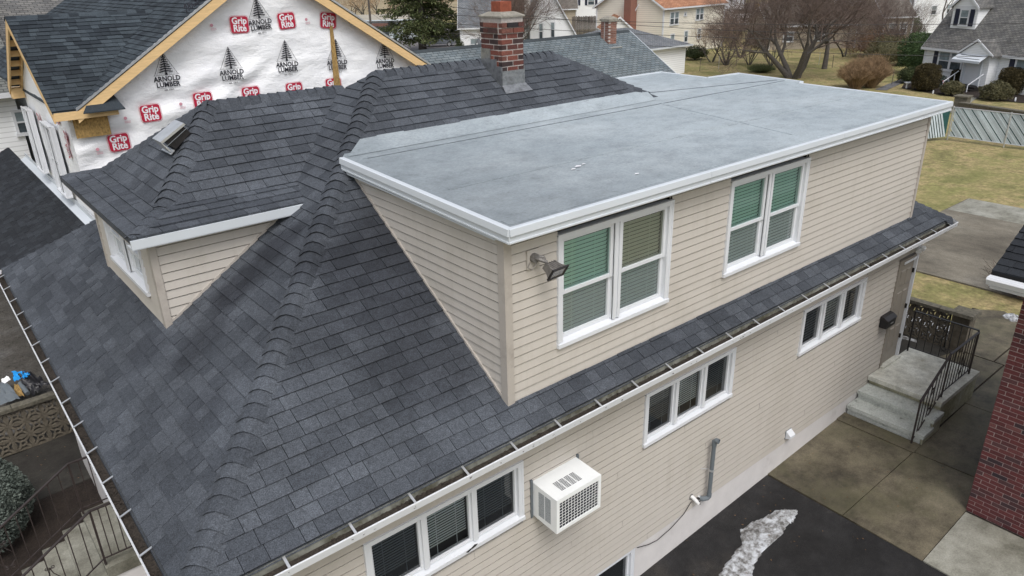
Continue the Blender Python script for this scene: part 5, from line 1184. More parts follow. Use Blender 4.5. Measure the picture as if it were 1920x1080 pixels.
# ================================================================== HOUSES AND TREES BEHIND
def roofpoly(mb, pts, th=.12):
    """sloped roof plane as a thin slab with UVs in metres; pts[0]->pts[1] is the eave"""
    P = [Vector(p) for p in pts]; u = (P[1]-P[0]).normalized(); n = u.cross(P[2]-P[0]).normalized(); v = n.cross(u)
    if v.z < 0: v = -v
    uv = [((p-P[0]).dot(u)+50, (p-P[0]).dot(v)+50) for p in P]; k0 = len(mb.f)
    mb.poly(P); 
    if mb.uv is None: mb.uv = [[(0, 0)]*len(f) for f in mb.f[:k0]]
    while len(mb.uv) < k0: mb.uv.append([(0, 0)]*len(mb.f[len(mb.uv)]))
    mb.uv.append(uv); Q = [p-Vector((0, 0, th)) for p in P]; mb.poly(Q[::-1]); mb.uv.append(uv[::-1])
    for i in range(len(P)): j = (i+1) % len(P); mb.poly([P[i], Q[i], Q[j], P[j]]); mb.uv.append([(0, 0), (0, .1), (.1, .1), (.1, 0)])
def lwin(parent, T, u, z, w_, h_, glass='win_dark', shutter=None, pair=False, fr=.09):
    mb = MB(); 
    def bx(a, c, n0, n1, z_0, z_1): mb.hexa([T(a, n0, z_0), T(c, n0, z_0), T(c, n1, z_0), T(a, n1, z_0), T(a, n0, z_1), T(c, n0, z_1), T(c, n1, z_1), T(a, n1, z_1)])
    bx(u, u+fr, 0, .06, z, z+h_); bx(u+w_-fr, u+w_, 0, .06, z, z+h_); bx(u+fr, u+w_-fr, 0, .058, z+h_-fr, z+h_); bx(u-.03, u+w_+.03, 0, .09, z-.05, z+fr*.8); bx(u+fr, u+w_-fr, 0, .045, z+h_*.5-.03, z+h_*.5+.03)
    if pair: bx(u+w_/2-.09, u+w_/2+.09, 0, .059, z+fr, z+h_-fr)
    f = mb.build('window', 'white', parent, local=True)
    g = MB(); g.poly([T(u+fr, .03, z+fr), T(u+w_-fr, .03, z+fr), T(u+w_-fr, .03, z+h_*.5), T(u+fr, .03, z+h_*.5)]); g.build('pane', glass, f, local=True)
    g = MB(); g.poly([T(u+fr, .032, z+h_*.5), T(u+w_-fr, .032, z+h_*.5), T(u+w_-fr, .032, z+h_-fr), T(u+fr, .032, z+h_-fr)]); g.build('pane', 'win_pale' if glass == 'win_dark' else glass, f, local=True)
    if shutter:
        for a in (u-.44, u+w_+.06):
            s = MB(); s.hexa([T(a, 0, z), T(a+.38, 0, z), T(a+.38, .05, z), T(a, .05, z), T(a, 0, z+h_), T(a+.38, 0, z+h_), T(a+.38, .05, z+h_), T(a, .05, z+h_)]); s.build('shutter', shutter, parent, local=True)
def frame_from(A, B):
    a, b2 = Vector(A[:2]), Vector(B[:2]); d = b2-a; return math.atan2(d.y, d.x), d.length
def ghouse(label, A, B, depth, h, rise, wall, roof, ridge='u', oh=.35, wins=(), wins_l=(), wins_r=(), name='house', L=None, away=1, z=None, trim='white', cat='house', found=True):
    """front wall from A to B (ground points); body extends 'away' from the camera"""
    rz, L0 = frame_from(A, B); L = L or L0; t = thing(name, label, cat, (A[0], A[1], A[2] if z is None else z), rz)
    mb = MB(); D = depth*away; y0, y1 = (0, D) if D > 0 else (D, 0)
    mb.box((0, y0, -1.), (L, y1, h))
    if ridge == 'v': 
        mb.prism([(0, y0, h), (L, y0, h), (L/2, y0, h+rise)], (0, y1-y0, 0))
    else: mb.prism([(0, y0, h), (0, y1, h), (0, (y0+y1)/2, h+rise)], (L, 0, 0))
    mb.build('wall', wall, t, local=True)
    rb = MB(); o = oh
    if ridge == 'u':
        s = rise/(depth/2); ym = (y0+y1)/2
        roofpoly(rb, [(-o, y0-o, h-o*s+.1), (L+o, y0-o, h-o*s+.1), (L+o, ym, h+rise+.1), (-o, ym, h+rise+.1)]); roofpoly(rb, [(L+o, y1+o, h-o*s+.1), (-o, y1+o, h-o*s+.1), (-o, ym, h+rise+.1), (L+o, ym, h+rise+.1)])
    else:
        s = rise/(L/2)
        roofpoly(rb, [(-o, y1+o, h-o*s+.1), (-o, y0-o, h-o*s+.1), (L/2, y0-o, h+rise+.1), (L/2, y1+o, h+rise+.1)]); roofpoly(rb, [(L+o, y0-o, h-o*s+.1), (L+o, y1+o, h-o*s+.1), (L/2, y1+o, h+rise+.1), (L/2, y0-o, h+rise+.1)])
    ro = rb.build('roof', roof, t, local=True)
    tr = MB()
    if ridge == 'u':
        for yy, sg in ((y0-o, -1), (y1+o, 1)): tr.box((-o, yy-.06 if sg < 0 else yy, h-o*s-.08), (L+o, yy if sg < 0 else yy+.06, h-o*s+.08))
        for xx in (-o-.03, L+o): tr.prism([(xx, y0-o, h-o*s+.08), (xx, ym, h+rise+.08), (xx, y1+o, h-o*s+.08), (xx, y1+o, h-o*s-.12), (xx, ym, h+rise-.12), (xx, y0-o, h-o*s-.12)], (.03, 0, 0))
    else:
        for xx, sg in ((-o, -1), (L+o, 1)): tr.box((xx-.06 if sg < 0 else xx, y0-o, h-o*s-.08), (xx if sg < 0 else xx+.06, y1+o, h-o*s+.08))
        for yy in (y0-o-.03, y1+o): tr.prism([(-o, yy, h-o*s+.08), (L/2, yy, h+rise+.08), (L+o, yy, h-o*s+.08), (L+o, yy, h-o*s-.12), (L/2, yy, h+rise-.12), (-o, yy, h-o*s-.12)], (0, .03, 0))
    for xx in (0, L): 
        for yy in (y0, y1): tr.box((xx-.07, yy-.07, -.2), (xx+.07, yy+.07, h-.1))
    tr.build('trim', trim, t, local=True)
    Tf = lambda u, n, z_: (u, -n, z_)
    for w_ in wins: lwin(t, Tf, *w_[:4], **(w_[4] if len(w_) > 4 else {}))
    for w_ in wins_l: lwin(t, lambda u, n, z_: (-n, u, z_), *w_[:4], **(w_[4] if len(w_) > 4 else {}))
    for w_ in wins_r: lwin(t, lambda u, n, z_: (L+n, u, z_), *w_[:4], **(w_[4] if len(w_) > 4 else {}))
    return t
def add(a, *d): return tuple(a[i]+d[i] for i in range(3))
# ---- white cape with dormer and portico (upper right)
A, B = G(1726, 150), G(1922, 179)
rz, L0 = frame_from(A, B)
cape = ghouse('white cape house with navy shutters, grey roof, gabled dormer and small door porch', A, B, 7.5, 2.75, 4.6, 'clap_white', 'roof_old', 'u', .25, L=13.5,
  wins=[(1.3, .95, 2.3, 1.45, dict(shutter='shutter', pair=True, fr=.13)), (7.9, .95, 2.2, 1.5, dict(shutter='shutter', pair=True, fr=.13))])
cm = cape
def cbox(nm, mat, a, b2, lab=None): m_ = MB(); m_.box(a, b2); return m_.build(nm, mat, cape, local=True)
# portico
px0, px1 = 4.15, 6.85
cbox('porch_wall', 'clap_white', (px0+.25, -.9, -.2), (px1-.25, 0, 2.5))
m_ = MB(); m_.prism([(px0, -1.05, 2.5), (px1, -1.05, 2.5), ((px0+px1)/2, -1.05, 3.4)], (0, .06, 0)); m_.build('porch_gable', 'clap_white', cape, local=True)
rb = MB(); xm = (px0+px1)/2; roofpoly(rb, [(px0-.15, 1.2, 2.5), (px0-.15, -1.15, 2.5), (xm, -1.15, 3.5), (xm, 1.7, 3.5)], .1); roofpoly(rb, [(px1+.15, -1.15, 2.5), (px1+.15, 1.2, 2.5), (xm, 1.7, 3.5), (xm, -1.15, 3.5)], .1); rb.build('porch_roof', 'roof_old', cape, local=True)
m_ = MB(); m_.prism([(px0-.15, -1.2, 2.42), (xm, -1.2, 3.43), (px1+.15, -1.2, 2.42), (px1+.15, -1.2, 2.55), (xm, -1.2, 3.58), (px0-.15, -1.2, 2.55)], (0, .05, 0)); m_.build('trim', 'white', cape, local=True)
cbox('door', 'white', (4.75, -.95, .35), (5.95, -.9, 2.35)); m_ = MB(); m_.box((4.6, -.99, .3), (4.74, -.9, 2.45)); m_.box((5.96, -.99, .3), (6.1, -.9, 2.45)); m_.build('door_frame', 'fascia', cape, local=True)
m_ = MB(); m_.hexa([(4.1, -1.75, 2.05), (6.5, -1.75, 2.05), (6.5, -.95, 2.5), (4.1, -.95, 2.5), (4.1, -1.75, 2.12), (6.5, -1.75, 2.12), (6.5, -.95, 2.56), (4.1, -.95, 2.56)]); m_.box((4.1, -1.78, 1.95), (6.5, -1.75, 2.12)); m_.build('awning', 'fascia', cape, local=True)
m_ = MB(); m_.box((4.4, -1.6, 2.22), (6.3, -1.56, 2.24)); m_.box((4.4, -1.25, 2.42), (6.3, -1.2, 2.44)); m_.build('awning_stripe', 'shutter', cape, local=True)
m_ = MB(); m_.box((4.42, -.995, 2.0), (4.54, -.96, 2.25)); m_.build('wall_lamp', 'black', cape, local=True)
for k in range(3): cbox('step', 'black', (4.3, -1.3-.3*(k+1), -.3), (6.4, -1.3-.3*k, .3-.16*k))
cbox('landing', 'black', (4.3, -1.3, -.3), (6.4, -.9, .33))
for xx in (4.28, 6.42): m_ = MB(); m_.bar((xx, -1.0, 1.2), (xx, -2.3, .5), .05, .05); m_.bar((xx, -2.3, .5), (xx, -2.3, -.2), .05, .05); m_.bar((xx, -1.3, .95), (xx, -1.3, .3), .04, .04); m_.build('handrail', 'white', cape, local=True)
m_ = MB()
for i in range(8): m_.bar((4.28+.06*math.sin(i*1.5), -2.3, -.1+i*.085), (4.28+.06*math.sin(i*1.5+1.5), -2.3, -.02+i*.085), .06, .05, m=i % 2)
tag(m_.build('garland', ['white', 'red_print']), 'red and white garland wound round the left handrail of the white cape porch', 'decoration'); bpy.data.objects['garland'].location = cape.location; bpy.data.objects['garland'].rotation_euler = cape.rotation_euler
# dormer
dx0, dx1 = .95, 3.2; dz0, dz1 = 4.1, 5.6; sl = 4.6/3.75; yd0 = .95
m_ = MB(); m_.prism([(dx0, yd0, dz0-.2), (dx1, yd0, dz0-.2), (dx1, yd0, dz1), ((dx0+dx1)/2, yd0, dz1+.95), (dx0, yd0, dz1)], (0, 2.4, 0)); m_.build('dormer_wall', 'clap_white', cape, local=True)
rb = MB(); dm = (dx0+dx1)/2; roofpoly(rb, [(dx0-.2, 3.4, dz1-.05), (dx0-.2, yd0-.2, dz1-.05), (dm, yd0-.2, dz1+1.08), (dm, 3.6, dz1+1.08)], .08); roofpoly(rb, [(dx1+.2, yd0-.2, dz1-.05), (dx1+.2, 3.4, dz1-.05), (dm, 3.6, dz1+1.08), (dm, yd0-.2, dz1+1.08)], .08); rb.build('dormer_roof', 'roof_old', cape, local=True)
m_ = MB(); m_.prism([(dx0-.2, yd0-.24, dz1-.22), (dm, yd0-.24, dz1+.95), (dx1+.2, yd0-.24, dz1-.22), (dx1+.2, yd0-.24, dz1-.02), (dm, yd0-.24, dz1+1.15), (dx0-.2, yd0-.24, dz1-.02)], (0, .05, 0)); m_.box((dx0, yd0-.03, dz1-.3), (dx1, yd0-.001, dz1+.05)); m_.build('dormer_trim', 'white', cape, local=True)
lwin(cape, lambda u, n, z_: (u, yd0-n, z_), dm-.42, dz0+.1, .84, 1.22, shutter='shutter')
# front lawn wall, walk, beds
wl_ = thing('retaining_wall', 'low rough stone retaining wall with flat coping along the lawn of the white cape', 'wall', G(1800, 203))
a, c = Vector(G(1798, 206)), Vector(G(1990, 236)); d = (c-a).normalized(); k = 0; s = 0
while s < (c-a).length:
    l_ = R.uniform(.8, 1.4); m_ = MB(); p = a+d*s; m_.bar(p+Vector((0, 0, .44)), p+d*(l_-.03)+Vector((0, 0, .44)), .42, .09); m_.build('coping', 'stone_cap', wl_); s += l_
m_ = MB(); m_.bar(a+Vector((0, 0, .1)), c+Vector((0, 0, .1)), .3, .6); m_.build('stonework', 'breeze', wl_)
pier = thing('stone_pier', 'squat stone pier at the street end of the white cape walk', 'pier', G(1800, 205)); m_ = MB(); q = G(1801, 205); m_.box((q[0]-.35, q[1]-.35, q[2]-.3), (q[0]+.35, q[1]+.35, q[2]+.75)); m_.build('shaft', 'stone_cap', pier); m_ = MB(); m_.box((q[0]-.42, q[1]-.42, q[2]+.752), (q[0]+.42, q[1]+.42, q[2]+.84)); m_.build('cap', 'stone_cap', pier)
patch('front_path', 'concrete_dry', [G(1783, 212)[:2], G(1800, 206)[:2], G(1832, 184)[:2], G(1802, 182)[:2], G(1776, 201)[:2]], .006, sub=2)
patch('flower_bed', 'mulch', [G(1690, 165)[:2], G(1700, 150)[:2], G(1740, 150)[:2], G(1922, 178)[:2], G(1922, 194)[:2], G(1840, 186)[:2], G(1798, 184)[:2]], .004, sub=3)
patch('side_drive', 'road', [G(1640, 168)[:2], G(1690, 148)[:2], G(1700, 152)[:2], G(1662, 170)[:2]], .006, sub=2)
# ---- gray roofed house just behind with little chimney
gh = thing('grey_roof_house', 'neighbouring house showing only its long grey shingle roof behind the foreground ridge', 'house', (24, 17, 0))
rb = MB(); rzv, ry0 = 5.23, 19.0; xe_ = 26.6
roofpoly(rb, [(10.5, 13.4, 1.87), (xe_, 13.4, 1.87), (xe_, ry0, rzv), (10.5, ry0, rzv)]); roofpoly(rb, [(xe_, 24.6, 1.87), (10.5, 24.6, 1.87), (10.5, ry0, rzv), (xe_, ry0, rzv)]); rb.build('roof', 'roof_grey', gh)
m_ = MB(); m_.box((10.9, 13.8, -.8), (xe_-.3, 24.2, 1.9)); m_.prism([(10.9, 13.8, 1.9), (10.9, 24.2, 1.9), (10.9, ry0, 5.05)], (xe_-.3-10.9, 0, 0)); m_.build('wall', 'clap_white', gh)
m_ = MB(); m_.prism([(xe_, 13.4, 1.87), (xe_, ry0, rzv), (xe_, ry0, rzv-.16), (xe_, 13.4, 1.71)], (.03, 0, 0)); m_.build('trim', 'fascia', gh)
for k in range(int(16/.3)): m_ = MB(); m_.prism([(10.6+k*.3, ry0-.13, rzv-.06), (10.6+k*.3, ry0, rzv+.035), (10.6+k*.3, ry0+.13, rzv-.06)], (.31, 0, 0)); m_.build('ridge_cap', 'roof_grey', gh)
def small_chimney(c, w_, z0_, z1_, parent, mat='brick_far', rows=True):
    m_ = MB(); m_.box((c[0]-w_/2+.01, c[1]-w_/2+.01, z0_), (c[0]+w_/2-.01, c[1]+w_/2-.01, z1_)); cho = m_.build('chimney', 'mortar', parent)
    if rows:
        z = z0_; k = 0
        while z < z1_-.03:
            for j in range(2):
                aa = (j+(.5 if k % 2 else 0))*w_/2
                for (x0_, x1_, y0_, y1_) in ((c[0]-w_/2+aa, min(c[0]-w_/2+aa+w_/2-.012, c[0]+w_/2), c[1]-w_/2, c[1]-w_/2+.05), (c[0]-w_/2, c[0]-w_/2+.05, c[1]-w_/2+.055+j*w_/2, c[1]-w_/2+.045+(j+1)*w_/2-.06)):
                    b_ = MB(); b_.box((x0_, y0_, z), (x1_, y1_, z+.062)); b_.build('brick', mat, cho)
            z += .074; k += 1
    m_ = MB(); q_ = [(c[0]-w_/2-.04, c[1]-w_/2-.04), (c[0]+w_/2+.04, c[1]-w_/2-.04), (c[0]+w_/2+.04, c[1]+w_/2+.04), (c[0]-w_/2-.04, c[1]+w_/2+.04)]
    lo = [(x, y, z1_) for x, y in q_]; md = [(x, y, z1_+.1) for x, y in q_]; hi = [(c[0]+(x-c[0])*.5, c[1]+(y-c[1])*.5, z1_+.2) for x, y in q_]
    for a_, b2 in ((lo, md), (md, hi)):
        for i in range(4): m_.poly([a_[i], a_[(i+1) % 4], b2[(i+1) % 4], b2[i]])
    m_.poly(hi); m_.build('crown', 'crown', cho); return cho
cq = hitz(1106, 78, 4.85); small_chimney((float(cq[0])+.1, 18.55), .50, 4.4, 5.75, gh)
m_ = MB(); m_.box((float(cq[0])-.3, 18.0, 4.66), (float(cq[0])+.42, 18.27, 4.70)); m_.build('flashing', 'alu', gh)
# ---- white shed/garage with pale grey roof
ga, gb = G(1208, 141), G(1283, 136)
gar = thing('garage', 'small white garage with a pale grey hipped roof beyond the grey shingle roof', 'garage', ga)
P2 = Vector(gb); X_ = Vector((1, 0, 0)); g_h = 2.45; x1_, y1_ = gb[0], gb[1]
m_ = MB(); m_.box((x1_-11, y1_, -1.2), (x1_, y1_+8, -1+g_h)); m_.build('wall', 'clap_w2', gar)
rb = MB(); zz = -1+g_h; o = .4; roofpoly(rb, [(x1_-11-o, y1_-o, zz), (x1_+o, y1_-o, zz), (x1_-3.4, y1_+4, zz+1.5), (x1_-7.5, y1_+4, zz+1.5)], .08); roofpoly(rb, [(x1_+o, y1_-o, zz), (x1_+o, y1_+8+o, zz), (x1_-3.4, y1_+4, zz+1.5)], .08); roofpoly(rb, [(x1_+o, y1_+8+o, zz), (x1_-11-o, y1_+8+o, zz), (x1_-7.5, y1_+4, zz+1.5), (x1_-3.4, y1_+4, zz+1.5)], .08); roofpoly(rb, [(x1_-11-o, y1_+8+o, zz), (x1_-11-o, y1_-o, zz), (x1_-7.5, y1_+4, zz+1.5)], .08); rb.build('roof', 'roof_slate', gar)
m_ = MB(); m_.box((x1_-11-o, y1_-o-.05, zz-.12), (x1_+o, y1_-o, zz+.02)); m_.box((x1_+o, y1_-o-.05, zz-.12), (x1_+o+.05, y1_+8.4, zz+.02)); m_.build('trim', 'fascia', gar)
# ---- cream two-storey house with orange-brown roof
A = G(1240, 106); B = G(1352, 88)
cr_ = ghouse('cream two-storey house with orange-brown roof and paired dark windows', A, B, 9, 5.0, 2.6, 'clap_beige', 'roof_orange', 'u', .35,
  wins=[(1.2, 3.1, 1.7, 1.35, dict(pair=True)), (3.9, 3.9, .5, .4), (6.3, 3.3, 1.6, 1.3, dict(pair=True)), (1.5, .9, .8, 1.3), (4.2, 1.1, .75, 1.25), (6.9, 1.3, .75, 1.1)])
cr_h = add(A, 0, 0, 0)
A2, B2 = at_depth(1172, 86, 82), at_depth(1262, 78, 82)
wg = ghouse('tall pale clapboard gable wing with one upper window and orange roof edge', (A2[0], A2[1], -1), (B2[0], B2[1], -1), 8, 3.0, 4.6, 'clap_grey', 'roof_orange', 'v', .2, wins=[(1.9, 2.6, .8, 1.45), (3.9, .6, .8, .9)], name='gable_wing', cat='house', L=5.3)
A3, B3 = at_depth(1134, 92, 80), at_depth(1186, 90, 80)
pw = ghouse('low cream porch wing with an orange-brown gabled roof in front of the pale gable', (A3[0], A3[1], -1.), (B3[0], B3[1], -1.), 6, 2.8, 1.3, 'clap_grey', 'roof_orange', 'v', .2, name='porch_wing', cat='house')
cc_ = at_depth(1181, 40, 81); small_chimney((cc_[0], cc_[1]), 1.0, -.5, 5.5, pw if False else wg, rows=False); 
for o in [q for q in wg.children if q.name.startswith('chimney')]:
    o.data.materials[0] = M['brick_far']; o.rotation_euler = (0, 0, 0); mw = Matrix.Rotation(-wg.rotation_euler.z, 4, 'Z')
    for v in o.data.vertices: v.co = mw @ v.co
    for q in o.children:
        for v in q.data.vertices: v.co = mw @ v.co
# ---- white gable house left of the little chimney, and its neighbours
A, B = at_depth(978, 90, 76), at_depth(1076, 88, 76)
ghouse('white gabled house with three tall narrow windows behind a bare tree', (A[0], A[1], -1), (B[0], B[1], -1), 9, 3.1, 4.6, 'clap_white', 'roof_old', 'v', .3, wins=[(.4, 2.2, .55, 1.7), (1.75, 2.35, .5, 1.6), (2.95, 2.5, .5, 1.55)])
A, B = at_depth(866, 112, 82), at_depth(935, 112, 82)
wh = ghouse('white house with steep slate-grey roof directly left of the brick chimney', (A[0], A[1], -1), (B[0], B[1], -1), 9, 3.5, 4.5, 'clap_white', 'roof_slate', 'u', .3, wins=[(1.0, .9, 1.0, 1.3), (2.2, .9, .9, 1.3)])
A, B = at_depth(1078, 44, 118), at_depth(1145, 40, 118)
ghouse('distant white house with navy shutters above the wooden fence', (A[0]-1, A[1]+1, -1), (B[0], B[1], -1), 8, 5.6, 2.5, 'clap_white', 'roof_old', 'u', .4, wins=[(.9, 3.6, .9, 1.2, dict(shutter='shutter')), (3.4, 3.6, 1.1, 1.2, dict(shutter='shutter')), (2.2, 1.0, 1.2, .9, dict(shutter='shutter')), (4.3, .9, .7, .9, dict(shutter='shutter'))])
A, B = at_depth(1048, 40, 112), at_depth(1080, 40, 112)
ghouse('small tan house with a brown roof peeping out beside the white gable', (A[0], A[1], -1), (B[0], B[1], -1), 8, 3.6, 3.2, 'clap_tan', 'roof_brown', 'u', .3)
# ---- wooden fence between them
fn = thing('wooden_fence', 'weathered grey board fence between the white gabled house and the cream house', 'fence', at_depth(1075, 62, 98)); a, c = Vector(at_depth(1072, 64, 98)), Vector(at_depth(1160, 58, 98)); d = c-a; n_ = 46
for k in range(n_): m_ = MB(); p = a+d*(k/n_); p.z = -1; q = a+d*((k+.9)/n_); q.z = -1; hgt = 3.2+R.uniform(-.08, .05); m_.prism([p, q, q+Vector((0, 0, hgt)), p+Vector((0, 0, hgt))], (.02, .02, 0)); m_.build('board', 'fence_wood', fn)
# ---- shop, pole, evergreen, cars on the left
SA, SB = at_depth(640, 93, 106), at_depth(793, 80, 106)
st = ghouse('low white block shop with tan flat roof and red awning beyond the car park', (SA[0], SA[1], -1), (SB[0], SB[1], -1), 14, 2.9, .05, 'store_white', 'flatroof_tan', 'u', .5, name='shop', cat='shop', trim='store_white')
Ls = frame_from(SA, SB)[1]
m_ = MB(); m_.box((1.5, -.6, 2.1), (Ls*.60, -.02, 2.5)); m_.build('awning', 'brick_far', st, local=True); m_ = MB(); m_.box((Ls*.6, -.5, 1.9), (Ls*.68, -.02, 2.6)); m_.build('sign_box', 'black', st, local=True)
m_ = MB(); m_.box((Ls*.65, -.08, 0), (Ls*.69, -.01, 2.0)); m_.build('door', 'glass_screen', st, local=True); m_ = MB(); m_.box((Ls*.40, -.06, .2), (Ls*.6, -.01, 1.9)); m_.build('shop_window', 'win_dark', st, local=True)
for k in range(9):
    for j in range(16): m_ = MB(); x = Ls*.71+j*.2*1.05; m_.box((x, -.03, .25+k*.28), (x+.17, -.004, .48+k*.28)); 
patch('car_park', 'lot', [at_depth(620, 130, 84)[:2], at_depth(868, 118, 84)[:2], at_depth(900, 60, 100)[:2], at_depth(860, 40, 130)[:2], at_depth(600, 40, 120)[:2]], .02, sub=4)
patch('pavement', 'concrete_dry', [G(812, 103)[:2], G(870, 103)[:2], G(868, 93)[:2], G(800, 95)[:2]], .04, sub=2)
patch('far_field', 'tanfield', [at_depth(560, 12, 150)[:2], at_depth(940, 12, 150)[:2], at_depth(1000, -60, 330)[:2], at_depth(500, -60, 330)[:2]], .05, sub=3)
pp = thing('utility_pole', 'brown wooden utility pole with crossarm beside the shop', 'pole', G(697, 88)); q = Vector(at_depth(696, 56, 100)); q.z = -1; m_ = MB(); m_.tube([q, q+Vector((0, 0, 10))], [.17, .12], 8); m_.build('mast', 'bark', pp); m_ = MB(); m_.bar(q+Vector((-.9, .7, 8.4)), q+Vector((.9, -.7, 8.4)), .1, .1); m_.build('crossarm', 'bark', pp)
def car(label, px, py, heading, mat, L=4.5, H=1.45, W=1.8, suv=False, group=None, loc=None):
    g = loc or G(px, py); t = thing('parked_car', label, 'car', g, heading, group)
    if suv: prof = [(-L/2, .35), (-L/2, 1.0), (-L/2+.15, H-.1), (-L/2+.5, H), (L*.1, H), (L*.27, 1.08), (L/2-.12, .95), (L/2, .6), (L/2-.05, .32)]
    else: prof = [(-L/2, .35), (-L/2+.03, .85), (-L/2+.5, .95), (-L*.26, H-.02), (-.1, H), (L*.08, H-.03), (L*.25, .95), (L/2-.15, .80), (L/2, .55), (L/2-.05, .3)]
    mb = MB(); ns = 7; n0 = len(prof)
    for i in range(ns):
        v = -1+2*i/(ns-1)
        for x, z in prof:
            tuck = 1-.16*max(0, (z-.9)/(H-.9)); ed = .97 if abs(v) == 1 else 1; mb.v.append((x*(1-.03*abs(v)**4), v*W/2*tuck, .25+(z-.25)*(ed if z > .5 else 1)))
    for i in range(ns-1):
        for j in range(n0): k = (j+1) % n0; mb.f.append((i*n0+j, i*n0+k, (i+1)*n0+k, (i+1)*n0+j)); mb.m.append(0); mb.t.append(0)
    mb.f.append(tuple(range(n0))); mb.f.append(tuple((ns-1)*n0+j for j in range(n0))[::-1]); mb.m += [0, 0]; mb.t += [0, 0]
    mb.build('body', mat, t, local=True, smooth=False)
    gl = MB(); ti = [q for q in prof if q[1] > .9]; xs_ = [q[0] for q in ti]; x0, x1 = min(xs_)+.18, max(xs_)-.2
    for sg in (-1, 1):
        gl.poly([(x0+.25, sg*(W/2*.97)+.0, 1.0), (x1-.15, sg*(W/2*.97), 1.0), (L*.06, sg*(W/2*.88), H-.1), (x0+.55, sg*(W/2*.88), H-.1)])
    i0 = max(i for i, q in enumerate(prof) if q[1] >= H-.04); a_, b2 = prof[i0], prof[i0+1]; gl.poly([(a_[0]+.1, -W*.36, a_[1]-.02), (a_[0]+.1, W*.36, a_[1]-.02), (b2[0]+.02, W*.42, b2[1]+.06), (b2[0]+.02, -W*.42, b2[1]+.06)])
    a_, b2 = prof[2], prof[3]; gl.poly([(a_[0]-.02, -W*.4, a_[1]+.08), (a_[0]-.02, W*.4, a_[1]+.08), (b2[0]-.05, W*.36, b2[1]-.03), (b2[0]-.05, -W*.36, b2[1]-.03)])
    gl.build('windows', 'car_glass', t, local=True)
    for sx_ in (-L*.31, L*.32):
        for sg in (-1, 1):
            w_ = MB(); w_.tube([(sx_, sg*(W/2-.2), .32), (sx_, sg*(W/2+.01), .32)], .32, 14); wo_ = w_.build('wheel', 'tyre', t, local=True); r_ = MB(); r_.tube([(sx_, sg*(W/2), .32), (sx_, sg*(W/2+.025), .32)], .19, 10); r_.build('rim', 'alu', wo_, local=True)
    for sg in (-1, 1): h_ = MB(); h_.box((L/2-.14, sg*W*.36-.16, .62), (L/2-.01, sg*W*.36+.16, .74)); h_.build('headlight', 'white', t, local=True)
    for sg in (-1, 1): h_ = MB(); h_.box((-L/2-.01, sg*W*.38-.12, .7), (-L/2+.08, sg*W*.38+.12, .85)); h_.build('tail_light', 'red_print', t, local=True)
    return t
car('dark grey saloon car parked under the evergreen tree', 822, 87, rad(-35), 'car_silver')
car('black car half hidden behind the white house by the chimney', 868, 80, rad(-95), 'car_black', suv=True, H=1.6)
# vans and cars far off on the right lot
patch('far_car_park', 'lot', [at_depth(1352, 52, 110)[:2], at_depth(1460, 50, 110)[:2], at_depth(1480, 18, 190)[:2], at_depth(1340, 18, 190)[:2]], .03, sub=3)
for px, py, lab, mt, sv in ((1394, 22, 'white van parked beside the yellow warning sign, left one', 'car_white', True), (1432, 20, 'pale blue-white car parked right of the yellow warning sign', 'car_white', False)):
    g = at_depth(px, py, 128); car(lab, px, py, rad(-38), mt, L=5.2, H=2.0 if sv else 1.5, W=1.95, suv=sv, loc=(g[0], g[1], -1))
for k, (px, py) in enumerate(((1395, 36), (1372, 42))):
    g = at_depth(px, py, 116); car(['white car behind the twigs below the far van', 'second white car below the far van, nearer the cream house'][k], px, py, rad(-30), 'car_white', loc=(g[0], g[1], -1))
sg_ = thing('warning_sign', 'small yellow round warning sign on a thin post far beyond the yard', 'sign', at_depth(1420, 30, 105)); g = Vector(at_depth(1420, 13, 105)); fwd = Vector((CF[0], CF[1], 0)).normalized()
m_ = MB(); m_.tube([g-fwd*.0, g+fwd*.04], .42, 14); m_.build('plate', 'yellow', sg_); m_ = MB(); m_.tube([(g.x, g.y, -1)+fwd*.08 if False else Vector((g.x, g.y, -1))+fwd*.08, g+fwd*.08], .05, 6); m_.build('post', 'alu', sg_); m_ = MB(); m_.bar(g-fwd*.02+Vector((0, 0, -.2)), g-fwd*.02+Vector((0, 0, .22)), .08, .02, up=tuple(fwd)); m_.build('arrow', 'black_print', sg_)
